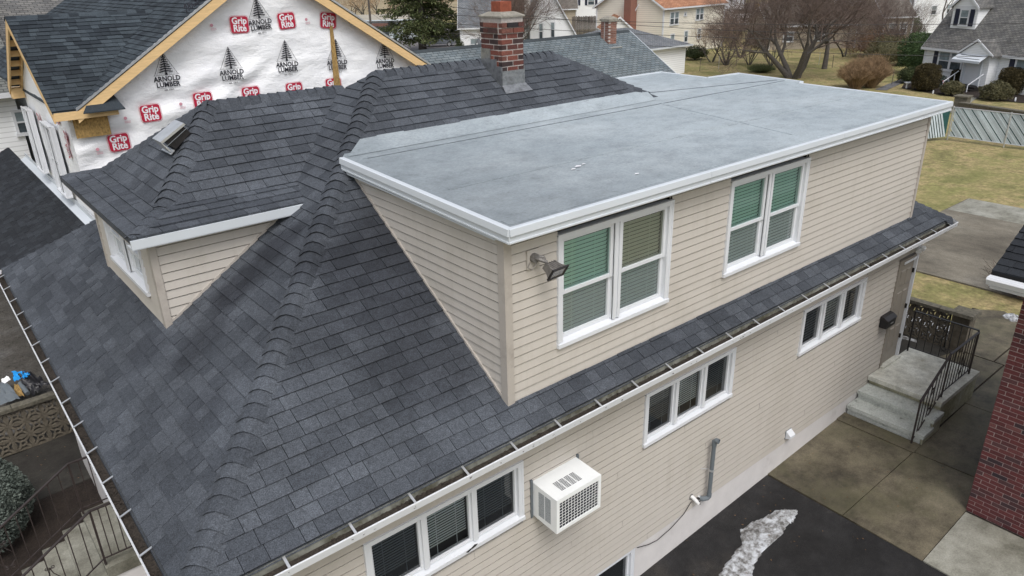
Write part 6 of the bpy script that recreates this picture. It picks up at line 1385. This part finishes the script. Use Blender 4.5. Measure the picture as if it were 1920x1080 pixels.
# further houses
for lab, p0, p1, D_, dep, h_, ri, wm, rm, rd, ww in (
  ('far white house with an orange roof beyond the car park', (1352, 30), (1395, 30), 165, 8, 3.2, 2.6, 'clap_white', 'roof_orange', 'v', [(1.5, 1.6, 1.0, 1.2)]),
  ('tan clapboard house with a brown roof glimpsed through the twigs', (1655, 62), (1708, 60), 88, 8, 3.0, 2.6, 'clap_tan', 'roof_brown', 'u', [(.6, .9, .9, 1.3), (1.9, .9, .9, 1.3)]),
  ('white house with narrow dark windows behind the bare tree left of the cape', (1706, 52), (1800, 50), 92, 9, 5.4, 3.0, 'clap_w2', 'roof_old', 'u', [(2.2, 2.7, .75, 1.1), (4.1, 2.8, .5, 1.1)]),
  ('low grey-brown bungalow behind the big bare tree', (1440, 98), (1600, 96), 84, 8, 2.6, 1.8, 'clap_tan', 'roof_brown', 'u', [(1.5, .8, 1.2, 1.1), (5.0, .8, 1.2, 1.1)]),
  ('grey house far behind the wooden fence and tan house', (985, 8), (1048, 8), 150, 8, 5, 3, 'clap_grey', 'roof_old', 'u', [(1, 2.5, 1, 1.2)]),
  ('far grey house beyond the tangle of twigs', (1480, 22), (1560, 22), 160, 9, 4, 3, 'clap_grey', 'roof_brown', 'u', [(2, 1.2, 1, 1.2)]),
  ('far pale house between two bare trees', (1590, 18), (1660, 18), 165, 9, 4, 3, 'clap_white', 'roof_slate', 'u', [(2, 1.2, 1, 1.2), (4.5, 1.2, 1, 1.2)]),
  ('large distant brick house above the white gabled house', (930, -8), (985, -8), 175, 10, 6, 4, 'brick_far', 'roof_brown', 'u', []),
  ('distant low shed roofs beyond the evergreen tree', (900, -2), (935, -2), 170, 8, 3, 2, 'clap_tan', 'roof_brown', 'u', [])):
    A, B = at_depth(*p0, D_), at_depth(*p1, D_); ghouse(lab, (A[0], A[1], -1), (B[0], B[1], -1), dep, h_, ri, wm, rm, rd, .3, wins=ww)
# small roofs just beyond the foreground ridge
A, B = at_depth(765, 185, 48), at_depth(815, 181, 48)
ghouse('low outbuilding with a slate-grey roof just below the evergreen trunk', (A[0], A[1], -.8), (B[0], B[1], -.8), 5, 1.75, .9, 'clap_white', 'roof_slate', 'u', .2, name='outbuilding', cat='outbuilding')
A, B = at_depth(868, 130, 62), at_depth(925, 128, 62)
ghouse('small white outbuilding with a white-edged gable left of the brick chimney', (A[0], A[1], -.8), (B[0], B[1], -.8), 5, 1.3, 1.9, 'clap_white', 'roof_slate', 'v', .2, name='outbuilding', cat='outbuilding')
# far left neighbours
A, B = (3.0, 27, -.6), (14, 27, -.6)
fl_ = thing('old_roof_house', 'white clapboard house with a faded grey-green roof at the top left corner', 'house', (2.6, 27, -.6))
m_ = MB(); m_.box((-8, 27.3, -.8), (2.95, 40, 4.3)); m_.build('wall', 'clap_w2', fl_)
rb = MB(); roofpoly(rb, [(-9, 26.8, 4.3), (3.3, 26.8, 4.3), (3.3, 34, 8.6), (-9, 34, 8.6)]); roofpoly(rb, [(3.3, 41, 4.3), (-9, 41, 4.3), (-9, 34, 8.6), (3.3, 34, 8.6)]); rb.build('roof', 'roof_green', fl_)
m_ = MB(); m_.box((-9, 26.74, 4.15), (3.3, 26.82, 4.32)); m_.build('trim', 'white', fl_)
lwf = lambda u, n, z_: (u-worldloc(fl_)[0], 27.3-n-worldloc(fl_)[1], z_-worldloc(fl_)[2])
lwin(fl_, lwf, 2.72, 2.75, .9, .9)
f2_ = thing('grey_gable_house', 'house with a mid-grey roof behind the new dark shingle ridge at the top left', 'house', (8, 33, -.6)); m_ = MB(); m_.box((3.6, 30, -.8), (13, 40, 4.4)); m_.build('wall', 'clap_white', f2_)
rb = MB(); roofpoly(rb, [(3.35, 29.5, 4.4), (13.5, 29.5, 4.4), (13.5, 35, 7.8), (3.35, 35, 7.8)]); roofpoly(rb, [(13.5, 41, 4.4), (3.35, 41, 4.4), (3.35, 35, 7.8), (13.5, 35, 7.8)]); rb.build('roof', 'roof_old', f2_)
# ---- diamond lattice fence at the back of the yard
lf = thing('lattice_fence', 'fence of pale diagonal slats over a dark green screen at the yard end', 'fence', (37, 9, 0)); FXx = 38.3; fh = 1.45; yA, yB = 8.8, -8.0
m_ = MB(); m_.box((FXx+.03, yB, .08), (FXx+.04, yA-.1, fh)); m_.build('screen', 'mesh_green', lf)
y = yA+1.2; k = 0
while y > -1.0:
    grp = k % 5
    if grp != 4:
        p, q = [y, fh-.02], [y-1.15, .08]; w_ = .062
        seg = clip([(p[0], p[1]), (p[0]-w_*1.25, p[1]), (q[0]-w_*1.25, q[1]), (q[0], q[1])], 1, 0, yA-.06)
        if len(seg) > 2: m_ = MB(); m_.prism([(FXx-.005, a_, b2) for a_, b2 in seg], (-.012, 0, 0)); m_.build('slat', 'slat', lf)
    y -= .088 if grp != 4 else .05; k += 1
for yy in (8.8, 6.35, 4.0, 1.4, -1.2, -4): m_ = MB(); m_.tube([(FXx-.02, yy, -.1), (FXx-.02, yy, fh+.05)], .035, 8); m_.build('post', 'alu', lf)
for yy0, yy1 in ((8.8, -8),): 
    for zz in (.08, fh): m_ = MB(); m_.tube([(FXx-.02, yy0, zz), (FXx-.02, yy1, zz)], .022, 6); m_.build('rail', 'alu', lf)
lf2 = thing('side_lattice_fence', 'short return of loosely spaced pale slats meeting the corner post behind the dormer', 'fence', (36, 9, 0)); q0, q1 = Vector((38.2, 8.86, 0)), Vector((35.2, 9.9, 0)); dq = (q1-q0).normalized(); m_ = MB(); m_.prism([q0+Vector((0, .03, .05)), q1+Vector((0, .03, .05)), q1+Vector((0, .03, fh)), q0+Vector((0, .03, fh))], (.005, .01, 0)); m_.build('screen', 'mesh_green', lf2)
for k in range(17): p = q0+dq*(.05+k*.165); m_ = MB(); m_.prism([p+Vector((0, 0, .06)), p+dq*.105+Vector((0, 0, .06)), p+dq*(.6+.105)+Vector((0, 0, fh)), p+dq*.6+Vector((0, 0, fh))], (-.004, -.012, 0)); m_.build('slat', 'slat', lf2)
# ---- wires across the picture
for k, (p0, p1, D0, D1, lab) in enumerate((((840, 28), (2300, 34), 46, 40, 'uppermost thin black wire crossing the top of the photo'), ((840, 44), (2300, 78), 46, 40, 'second thin black wire from the top, crossing before the bare trees'), ((840, 62), (2300, 108), 46, 40, 'third wire down, passing over the big tree and the cape roof'), ((690, 20), (900, 130), 70, 50, 'dark wire slanting from the pole towards the white house'), ((840, 12), (1700, 64), 50, 44, 'faint wire slanting down across the cream house'))):
    a, c = Vector(at_depth(*p0, D0)), Vector(at_depth(*p1, D1)); pts = [a.lerp(c, t/24)+Vector((0, 0, -.9*4*(t/24)*(1-t/24)*.5)) for t in range(25)]; m_ = MB(); m_.tube(pts, .014, 4); tag(m_.build('overhead_wire', 'black'), lab, 'wire', 'overhead wires')
# ---- chain link posts in the middle yard
cl = thing('wire_fence', 'sagging wire fence on thin posts across the middle of the brown lawn', 'fence', G(1400, 122)); prev = None
for px, py in ((1312, 133), (1347, 130), (1380, 124), (1460, 125), (1535, 122), (1560, 128), (1620, 160), (1672, 158)):
    q = Vector(G(px, py)); m_ = MB(); m_.tube([q, q+Vector((0, 0, 1.15))], .028, 6); m_.build('post', 'alu' if px % 2 else 'bark', cl)
    if prev is not None:
        for h_ in (.2, .65, 1.1): m_ = MB(); m_.tube([prev+Vector((0, 0, h_)), q+Vector((0, 0, h_))], .006, 4); m_.build('wire', 'bark', cl)
    prev = q
# ================================================================== TREES AND SHRUBS
def tree_mesh(rng, base, h, n_trunk=1, spread=.5, r0=.2, levels=5, up=.25, kids=(3, 4), twigs=True, lean=0, shr=.72, lenf=.30, first=.28):
    tr, tw = MB(), MB()
    def grow(p, d, L, r, lv):
        nseg = 3 if lv < 3 else 2; pts = [p.copy()]; rs = [r]; dd = d.copy(); q = p.copy()
        for i in range(nseg):
            dd = (dd+Vector((rng.gauss(0, .13), rng.gauss(0, .13), rng.gauss(0, .08)+up*.12))).normalized(); q = q+dd*(L/nseg); pts.append(q.copy()); rs.append(r*(1-.42*(i+1)/nseg))
        tgt = tr if lv < 2 else tw
        tgt.tube(pts, rs, 7 if lv == 0 else (5 if lv < 2 else 3), 0, rng.random()*.9+.01, cap=False)
        if lv >= levels: return
        n = rng.randint(*kids)+(1 if lv > 1 else 0)
        for k in range(n):
            t = rng.uniform(.35, 1.0) if lv else rng.uniform(.55, 1.0)
            if k == 0: t = 1.0
            idx = min(int(t*nseg), nseg-1); f_ = t*nseg-idx; s_ = pts[idx].lerp(pts[idx+1], f_)
            ang = rng.uniform(0, 2*math.pi); side = dd.orthogonal().normalized(); side = Matrix.Rotation(ang, 3, dd) @ side
            nd = (dd*(1-spread*.5)+side*rng.uniform(spread*.7, spread*1.25)*(.55 if k == 0 else 1)+Vector((0, 0, up*.5))).normalized()
            grow(s_, nd, L*rng.uniform(shr-.1, shr+.1), rs[idx]*rng.uniform(.5, .68)*(1.15 if k == 0 else 1), lv+1)
    B_ = Vector(base)
    for k in range(n_trunk):
        a = 2*math.pi*k/max(n_trunk, 1)+rng.uniform(-.4, .4); tilt = 0 if n_trunk == 1 else rng.uniform(.35, .75)
        d = Vector((math.cos(a)*tilt+lean, math.sin(a)*tilt, 1)).normalized(); grow(B_+Vector((math.cos(a), math.sin(a), 0))*(r0*.8 if n_trunk > 1 else 0)-Vector((0, 0, .15)), d, h*lenf, r0*(1 if n_trunk == 1 else .75), 0)
    return tr, tw
def bare_tree(label, base, h, seed, mats=('bark', 'twig'), name='bare_tree', **k):
    t = thing(name, label, 'tree', base); a, c = tree_mesh(random.Random(seed), base, h, **k); a.build('trunk', mats[0], t, smooth=True); c.build('crown', mats[1], t); return t
bare_tree('big bare tree with several spreading grey trunks on the brown lawn, right of the middle', G(1488, 146), 12.0, 5, n_trunk=5, spread=.62, r0=.34, levels=6, kids=(3, 4), shr=.70, up=.2)
bare_tree('second bare tree with a single dark trunk behind the big spreading tree', G(1545, 129), 10, 8, levels=5, spread=.7, r0=.26, kids=(4, 5))
bare_tree('multi-stemmed grey shrub tree left of the big bare tree, behind the wire fence', G(1405, 122), 5.0, 21, ('bark', 'twig'), n_trunk=7, levels=4, spread=.5, r0=.07, lenf=.34)
bare_tree('tall fan-shaped shrub with thin stems at the foot of the big bare tree', G(1445, 124), 5.0, 23, ('bark', 'twig_red'), n_trunk=9, levels=4, spread=.42, r0=.06, lenf=.36)
bare_tree('tangled brown bush tree in front of the cream house', G(1362, 122), 6.5, 31, ('bark', 'twig_red'), n_trunk=6, levels=5, spread=.75, r0=.10, kids=(3, 4), lenf=.30)
bare_tree('pale twiggy tree against the cream house corner', G(1335, 116), 6.0, 33, ('bark', 'twig_tan'), n_trunk=3, levels=5, spread=.6, r0=.09, lenf=.28)
bare_tree('reddish bare tree standing just left of the big tree crown', G(1390, 108), 8.5, 37, ('bark', 'twig_red'), n_trunk=3, levels=5, spread=.7, r0=.16, kids=(4, 4))
bare_tree('bare tree with a fine crown in front of the white gabled house', at_depth(955, 118, 72)[:2]+(-1.,), 11, 41, ('bark_far', 'twig'), n_trunk=2, levels=5, spread=.6, r0=.22, kids=(4, 5), lenf=.33)
bare_tree('bare tree between the distant white house and the orange-roofed porch', at_depth(1158, 60, 100)[:2]+(-1.,), 9, 43, ('bark_far', 'twig'), levels=5, spread=.6, r0=.18)
bare_tree('slim bare tree beside the grey roof of the white cape', at_depth(1765, 75, 78)[:2]+(-1.,), 11, 45, ('bark', 'twig'), levels=5, spread=.55, r0=.14, lenf=.36)
bare_tree('bare tree in front of the tan house, right of the tangle', at_depth(1700, 90, 72)[:2]+(-1.,), 8, 47, ('bark', 'twig'), n_trunk=3, levels=5, spread=.6, r0=.1)
for i, (px, py, D_, h_, mt, lb) in enumerate(((1585, 92, 76, 9, 'twig_red', 'reddish bare tree behind the fluffy tan bushes'), (1625, 88, 80, 9, 'twig', 'grey-brown bare tree left of the tan house'), (1545, 80, 84, 10, 'twig_red', 'tall thin tree rising behind the second bare tree'), (1660, 100, 72, 7, 'twig', 'bare dark shrub tree just left of the rhododendron'), (1440, 60, 100, 9, 'twig_red', 'rust-brown bare tree near the yellow warning sign'), (1510, 50, 110, 9, 'twig', 'bare tree in the distance above the big tree'), (1610, 50, 110, 9, 'twig_red', 'distant bare tree above the tan bushes'), (1345, 75, 96, 6, 'twig_tan', 'small pale tree against the end of the cream house'))):
    g = at_depth(px, py, D_); bare_tree(lb, (g[0], g[1], -1), h_, 60+i, ('bark_far', mt), n_trunk=2+i % 2, levels=5, spread=.68, r0=.13, kids=(4, 4), lenf=.3)
# bare wood far off at the top left: reads as one mass
wd, wt = MB(), MB()
for k in range(26):
    g = at_depth(610+k*13+R.uniform(-8, 8), 18, R.uniform(140, 175)); a, c = tree_mesh(random.Random(200+k), (g[0], g[1], -1), R.uniform(7, 10), levels=4, spread=.65, r0=.16, kids=(3, 4)); 
    for src, dst in ((a, wd), (c, wt)): n = len(dst.v); dst.v += src.v; dst.f += [tuple(n+i for i in f) for f in src.f]; dst.m += [1 if src is c else 0]*len(src.f); dst.t += src.t
n = len(wd.v); wd.v += wt.v; wd.f += [tuple(n+i for i in f) for f in wt.f]; wd.m += wt.m; wd.t += wt.t
o = wd.build('far_wood', ['bark_far', 'twig_tan']); o['kind'] = 'stuff'
wd = MB()
for k in range(34):
    g = at_depth(1380+k*11+R.uniform(-8, 8), 22, R.uniform(140, 190)); a, c = tree_mesh(random.Random(300+k), (g[0], g[1], -1), R.uniform(7, 10), levels=4, spread=.65, r0=.16, kids=(3, 4))
    for src in (a, c): n = len(wd.v); wd.v += src.v; wd.f += [tuple(n+i for i in f) for f in src.f]; wd.m += [1 if src is c else 0]*len(src.f); wd.t += src.t
o = wd.build('far_wood', ['bark_far', 'twig_red']); o['kind'] = 'stuff'
# leafy masses: many small leaf quads through the volume
def leaves(rng, c, rad_, n, s, shape='ball', lump=.18, shell=.55, up=0.):
    mb = MB(); c = Vector(c); i = 0
    while i < n:
        d = Vector((rng.gauss(0, 1), rng.gauss(0, 1), rng.gauss(0, 1))).normalized(); 
        if d.z < -.55: continue
        if shape == 'box':
            m_ = max(abs(d.x), abs(d.y), abs(d.z)); d = d*(.55+.45/m_)
        rr_ = shell+(1-shell)*rng.random()**.6; lum = 1+lump*noise.noise(d*2.3+c)+lump*.6*noise.noise(d*5.5+c)
        p = c+Vector((d.x*rad_[0], d.y*rad_[1], d.z*rad_[2]))*rr_*lum
        a = Vector((rng.gauss(0, 1), rng.gauss(0, 1), rng.gauss(0, .7)+up)).normalized(); b2 = a.orthogonal().normalized(); b2 = Matrix.Rotation(rng.uniform(0, 6.3), 3, a) @ b2; sz = s*rng.uniform(.6, 1.3)
        mb.poly([p-a*sz, p+b2*sz*.45, p+a*sz, p-b2*sz*.45], 0, .01+.98*min(max(.5+.5*noise.noise(p*2.2)+rng.uniform(-.35, .35), 0), .99)); i += 1
    return mb
def shrub(label, base, rad_, n, s, mat, name='shrub', cat='shrub', seed=1, **k):
    t = thing(name, label, cat, base); rng = random.Random(seed); leaves(rng, (base[0], base[1], base[2]+rad_[2]*.75), rad_, n, s, **k).build('foliage', mat, t)
    core = MB(); ico = bmesh.new(); bmesh.ops.create_icosphere(ico, subdivisions=3, radius=1.0)
    dense = MB(); q_ = .80 if k.get('shape') == 'box' else .62
    for v in ico.verts:
        dv = v.co.normalized(); m_ = max(abs(dv.x), abs(dv.y), abs(dv.z)); sc = (.55+.45/m_) if k.get('shape') == 'box' else 1; sc *= 1+.12*noise.noise(dv*3+Vector(base)); dense.v.append((base[0]+dv.x*rad_[0]*q_*sc, base[1]+dv.y*rad_[1]*q_*sc, base[2]+rad_[2]*.75+dv.z*rad_[2]*q_*sc))
    for fc in ico.faces: dense.f.append(tuple(v.index for v in fc.verts)); dense.m.append(0); dense.t.append(.02+.3*rng.random())
    ico.free(); dense.build('inner_foliage', mat, t)
    for i in range(6): a = i*1.05; core.tube([(base[0], base[1], base[2]-.05), (base[0]+math.cos(a)*rad_[0]*.3, base[1]+math.sin(a)*rad_[1]*.3, base[2]+rad_[2]*.6), (base[0]+math.cos(a)*rad_[0]*.55, base[1]+math.sin(a)*rad_[1]*.55, base[2]+rad_[2]*1.1)], [.05, .035, .015], 4)
    core.build('stems', 'bark', t); return t
def Gs(px, py, lift=0): g = G(px, py); return (g[0], g[1], g[2]+lift)
# big clipped juniper at the lower left
shrub('large rounded grey-green clipped bush beside the front walk at the lower left', (-1.50, 7.85, -.62), (1.0, 1.0, .95), 26000, .028, 'grey_leaf', seed=5, shell=.86, lump=.07)
sp_list = [
 ('tall rounded bronze-green clipped yew at the left front corner of the cape', Gs(1733, 170), (.88, .88, 1.12), 9000, .05, 'yew_brown', 'box'),
 ('dark squared yew hedge right of the cape door porch', Gs(1892, 176), (.86, .86, 1.05), 9000, .05, 'yew_brown', 'box'),
 ('low dark bronze yew between the paired windows and the cape steps', Gs(1796, 160), (.66, .6, .7), 4500, .05, 'yew_brown', 'box'),
 ('large glossy rhododendron at the left end of the cape', Gs(1712, 138), (1.5, 1.5, 2.0), 7000, .08, 'rhodo', 'ball'),
 ('small dark clipped shrub below the rhododendron', Gs(1701, 156), (.85, .8, .7), 3500, .05, 'yew', 'ball'),
 ('rounded olive-green shrub beside the left porch handrail', Gs(1784, 178), (.9, .8, .55), 5000, .055, 'olive_leaf', 'ball'),
 ('sprawling brownish-green rhododendron in front of the right hedge', Gs(1866, 188), (1.15, 1.0, .70), 6500, .06, 'olive_leaf', 'ball'),
 ('pale grey-green leafy shrub under the paired cape windows', Gs(1757, 163), (.7, .6, .5), 3000, .06, 'grey_leaf', 'ball'),
 ('reddish-brown shrub at the right edge near the hedge', Gs(1921, 172), (.8, .8, 1.1), 2500, .05, 'brown_leaf', 'ball'),
 ('clipped green hedge mound in front of the far white house', Gs(1716, 70), (2.2, 1.5, 1.1), 4000, .09, 'yew', 'ball'),
 ('small green shrub above the clipped hedge mound', at_depth(1705, 58, 90)[:2]+(-.6,), (1.6, 1.2, 1.5), 3000, .09, 'rhodo', 'ball'),
 ('dark green low bush beside the end of the white garage', Gs(1303, 112), (1.6, 1.2, .8), 3500, .07, 'yew', 'ball'),
 ('low green hedge in front of the white house left of the chimney', at_depth(848, 118, 80)[:2]+(-1.,), (1.9, 1.0, .55), 3000, .08, 'rhodo', 'ball'),
 ('dark conical yew at the corner of the white house left of the chimney', at_depth(863, 108, 80)[:2]+(-1.,), (.6, .6, 1.3), 2000, .07, 'yew', 'ball'),
 ('rust-red leafy shrub behind the rhododendron', Gs(1693, 122), (1.6, 1.3, 1.2), 3000, .06, 'brown_leaf', 'ball'),
 ('olive thicket of low brush left of the rhododendron', Gs(1660, 122), (2.6, 2.0, 1.5), 6000, .07, 'olive_leaf', 'ball'),
 ('brown leafy thicket beyond the olive brush', Gs(1640, 106), (4.5, 2.5, 1.6), 7000, .07, 'brown_leaf', 'ball')]
for i, (lb, b2, r_, n, s, mt, sh) in enumerate(sp_list): shrub(lb, b2, r_, n, s, mt, seed=30+i, shape=sh, shell=.8 if sh == 'box' else .5, lump=.08 if sh == 'box' else .22)
# fluffy tan bushes: fans of fine upright twigs
def brush(label, base, r_, h, n, mat, seed, name='twiggy_bush'):
    t = thing(name, label, 'bush', base); rng = random.Random(seed); mb = MB()
    for k in range(n):
        a = rng.uniform(0, 6.28); q = rng.random()**.6; tip = Vector(base)+Vector((math.cos(a)*r_*q*1.1, math.sin(a)*r_*q*1.1, h*(1-.45*q*q)*rng.uniform(.6, 1.05))); b0 = Vector(base)+Vector((math.cos(a)*r_*.22*q, math.sin(a)*r_*.22*q, -.05)); mid = b0.lerp(tip, .5)+Vector((0, 0, .12*h*q))
        j = Vector((rng.gauss(0, .07), rng.gauss(0, .07), 0)); mb.tube([b0, mid+j, tip], [.018, .012, .004], 3, 0, rng.random()*.98+.01, cap=False)
        for m_ in range(3):
            f_ = rng.uniform(.45, .95); s_ = mid.lerp(tip, (f_-.4)/.6) if f_ > .4 else mid; e_ = s_+Vector((rng.gauss(0, .22), rng.gauss(0, .22), rng.uniform(.05, .4))); mb.tube([s_, e_], [.008, .003], 3, 0, rng.random()*.98+.01, cap=False)
    mb.build('twigs', mat, t); return t
brush('fluffy tan twiggy bush on the lawn edge, right one of two', Gs(1632, 164), 1.35, 2.5, 1500, 'twig_tan', 4)
brush('fluffy tan twiggy bush on the lawn edge, left one of two', Gs(1604, 166), 1.4, 2.3, 1500, 'twig_tan', 5)
brush('brown dead shrub beside the snow clump near the brick house', (20.6, -.35, 0), .9, .45, 600, 'twig', 6)
brush('low heap of cut branches lying on the brown lawn', Gs(1427, 135), 1.2, .5, 500, 'needle', 16, 'brush_heap')
# evergreen beyond the foreground ridge
ev = thing('evergreen_tree', 'large drooping evergreen tree with a thick dark trunk standing at the car park', 'tree', at_depth(793, 98, 90)); rng = random.Random(77); eb = Vector(at_depth(793, 98, 90)); eb.z = -1.1
tk = MB(); tk.tube([eb, eb+Vector((0, 0, 2)), eb+Vector((.1, 0, 8)), eb+Vector((.1, .1, 14))], [.55, .45, .3, .06], 10); nd = MB()
for k in range(150):
    z = rng.uniform(1.4, 12.5); a = rng.uniform(0, 6.28); L = (5.2*(1-(z/15.)**1.3)+.8)*rng.uniform(.6, 1.08); d = Vector((math.cos(a), math.sin(a), 0)); s_ = eb+Vector((.05, .05, z)); tip = s_+d*L+Vector((0, 0, -.10*L+rng.uniform(-.3, .6))); mid = s_+d*L*.5+Vector((0, 0, .25)); tk.tube([s_, mid, tip], [.07, .045, .012], 4)
    for j in range(190):
        f_ = rng.random()**.7; p = (s_.lerp(mid, f_*2) if f_ < .5 else mid.lerp(tip, f_*2-1)); w_ = .25+.55*f_; side = Vector((-d.y, d.x, 0)); p = p+side*rng.gauss(0, w_*.55)+Vector((rng.gauss(0, .1), rng.gauss(0, .1), rng.gauss(-.12, .16)))
        dr = (d*.6+side*rng.gauss(0, .8)+Vector((0, 0, rng.uniform(-.7, .1)))).normalized(); wv = dr.cross(Vector((rng.random(), rng.random(), rng.random()))).normalized(); sz = rng.uniform(.24, .48)
        nd.poly([p, p+dr*sz*.5+wv*.075, p+dr*sz, p+dr*sz*.5-wv*.075], 0, .01+.97*rng.random())
tk.build('trunk', 'bark', ev, smooth=True); nd.build('crown', 'needle', ev)
# small garden things
bn = thing('garden_bench', 'small white bench on the lawn in front of the bronze yew', 'bench', G(1712, 164)); q = Vector(G(1712, 166)); m_ = MB(); m_.bar(q+Vector((-.5, .45, .42)), q+Vector((.5, -.45, .42)), .3, .07); m_.build('seat', 'white', bn)
for sg in (-1, 1): m_ = MB(); m_.bar(q+Vector((-.35, .32, 0))*sg, q+Vector((-.35, .32, 0))*sg+Vector((0, 0, .38)), .1, .2); m_.build('leg', 'white', bn)
for k, (px, py, lb) in enumerate(((1749, 176, 'small white garden ornament at the edge of the mulch bed, near the yew'), (1903, 190, 'small pale lantern ornament in the mulch bed, far right'))):
    q = Vector(G(px, py)); m_ = MB(); m_.tube([q, q+Vector((0, 0, .12)), q+Vector((0, 0, .25)), q+Vector((0, 0, .26))], [.05, .06, .04, .01], 8); tag(m_.build('garden_ornament', 'white'), lb, 'ornament')
bn = thing('wheelie_bin', 'black rubbish bin standing by the far white house', 'bin', at_depth(1743, 54, 86)); q = Vector(at_depth(1743, 54, 86)); q.z = -1; m_ = MB(); m_.hexa([q+Vector(v) for v in ((-.22, -.22, 0), (.22, -.22, 0), (.22, .22, 0), (-.22, .22, 0), (-.3, -.3, 1), (.3, -.3, 1), (.3, .3, 1), (-.3, .3, 1))]); m_.build('body', 'blackplastic', bn); m_ = MB(); m_.box((q.x-.36, q.y-.36, q.z+1.0), (q.x+.36, q.y+.36, q.z+1.1)); m_.build('lid', 'blackplastic', bn)
# scattered leaves and chips on paving
mb = MB(); rr = random.Random(12)
for i in range(260):
    x, y = rr.choice([(rr.uniform(6, 9), rr.uniform(-3, 0)), (rr.uniform(9.3, 14), rr.uniform(-2.6, 0)), (rr.uniform(20, 27), rr.uniform(-4, 6)), (rr.uniform(-3, .3), rr.uniform(8.4, 10.2))]); s = rr.uniform(.008, .022); a = rr.uniform(0, 6.28); z = terrain(x, y)+.03; dx, dy = math.cos(a)*s, math.sin(a)*s
    mb.poly([(x-dx, y-dy, z), (x+dy*.5, y-dx*.5, z+.004), (x+dx, y+dy, z+.002), (x-dy*.5, y+dx*.5, z+.005)], 0, rr.random())
o = mb.build('fallen_leaves', 'brown_leaf'); o['kind'] = 'stuff'
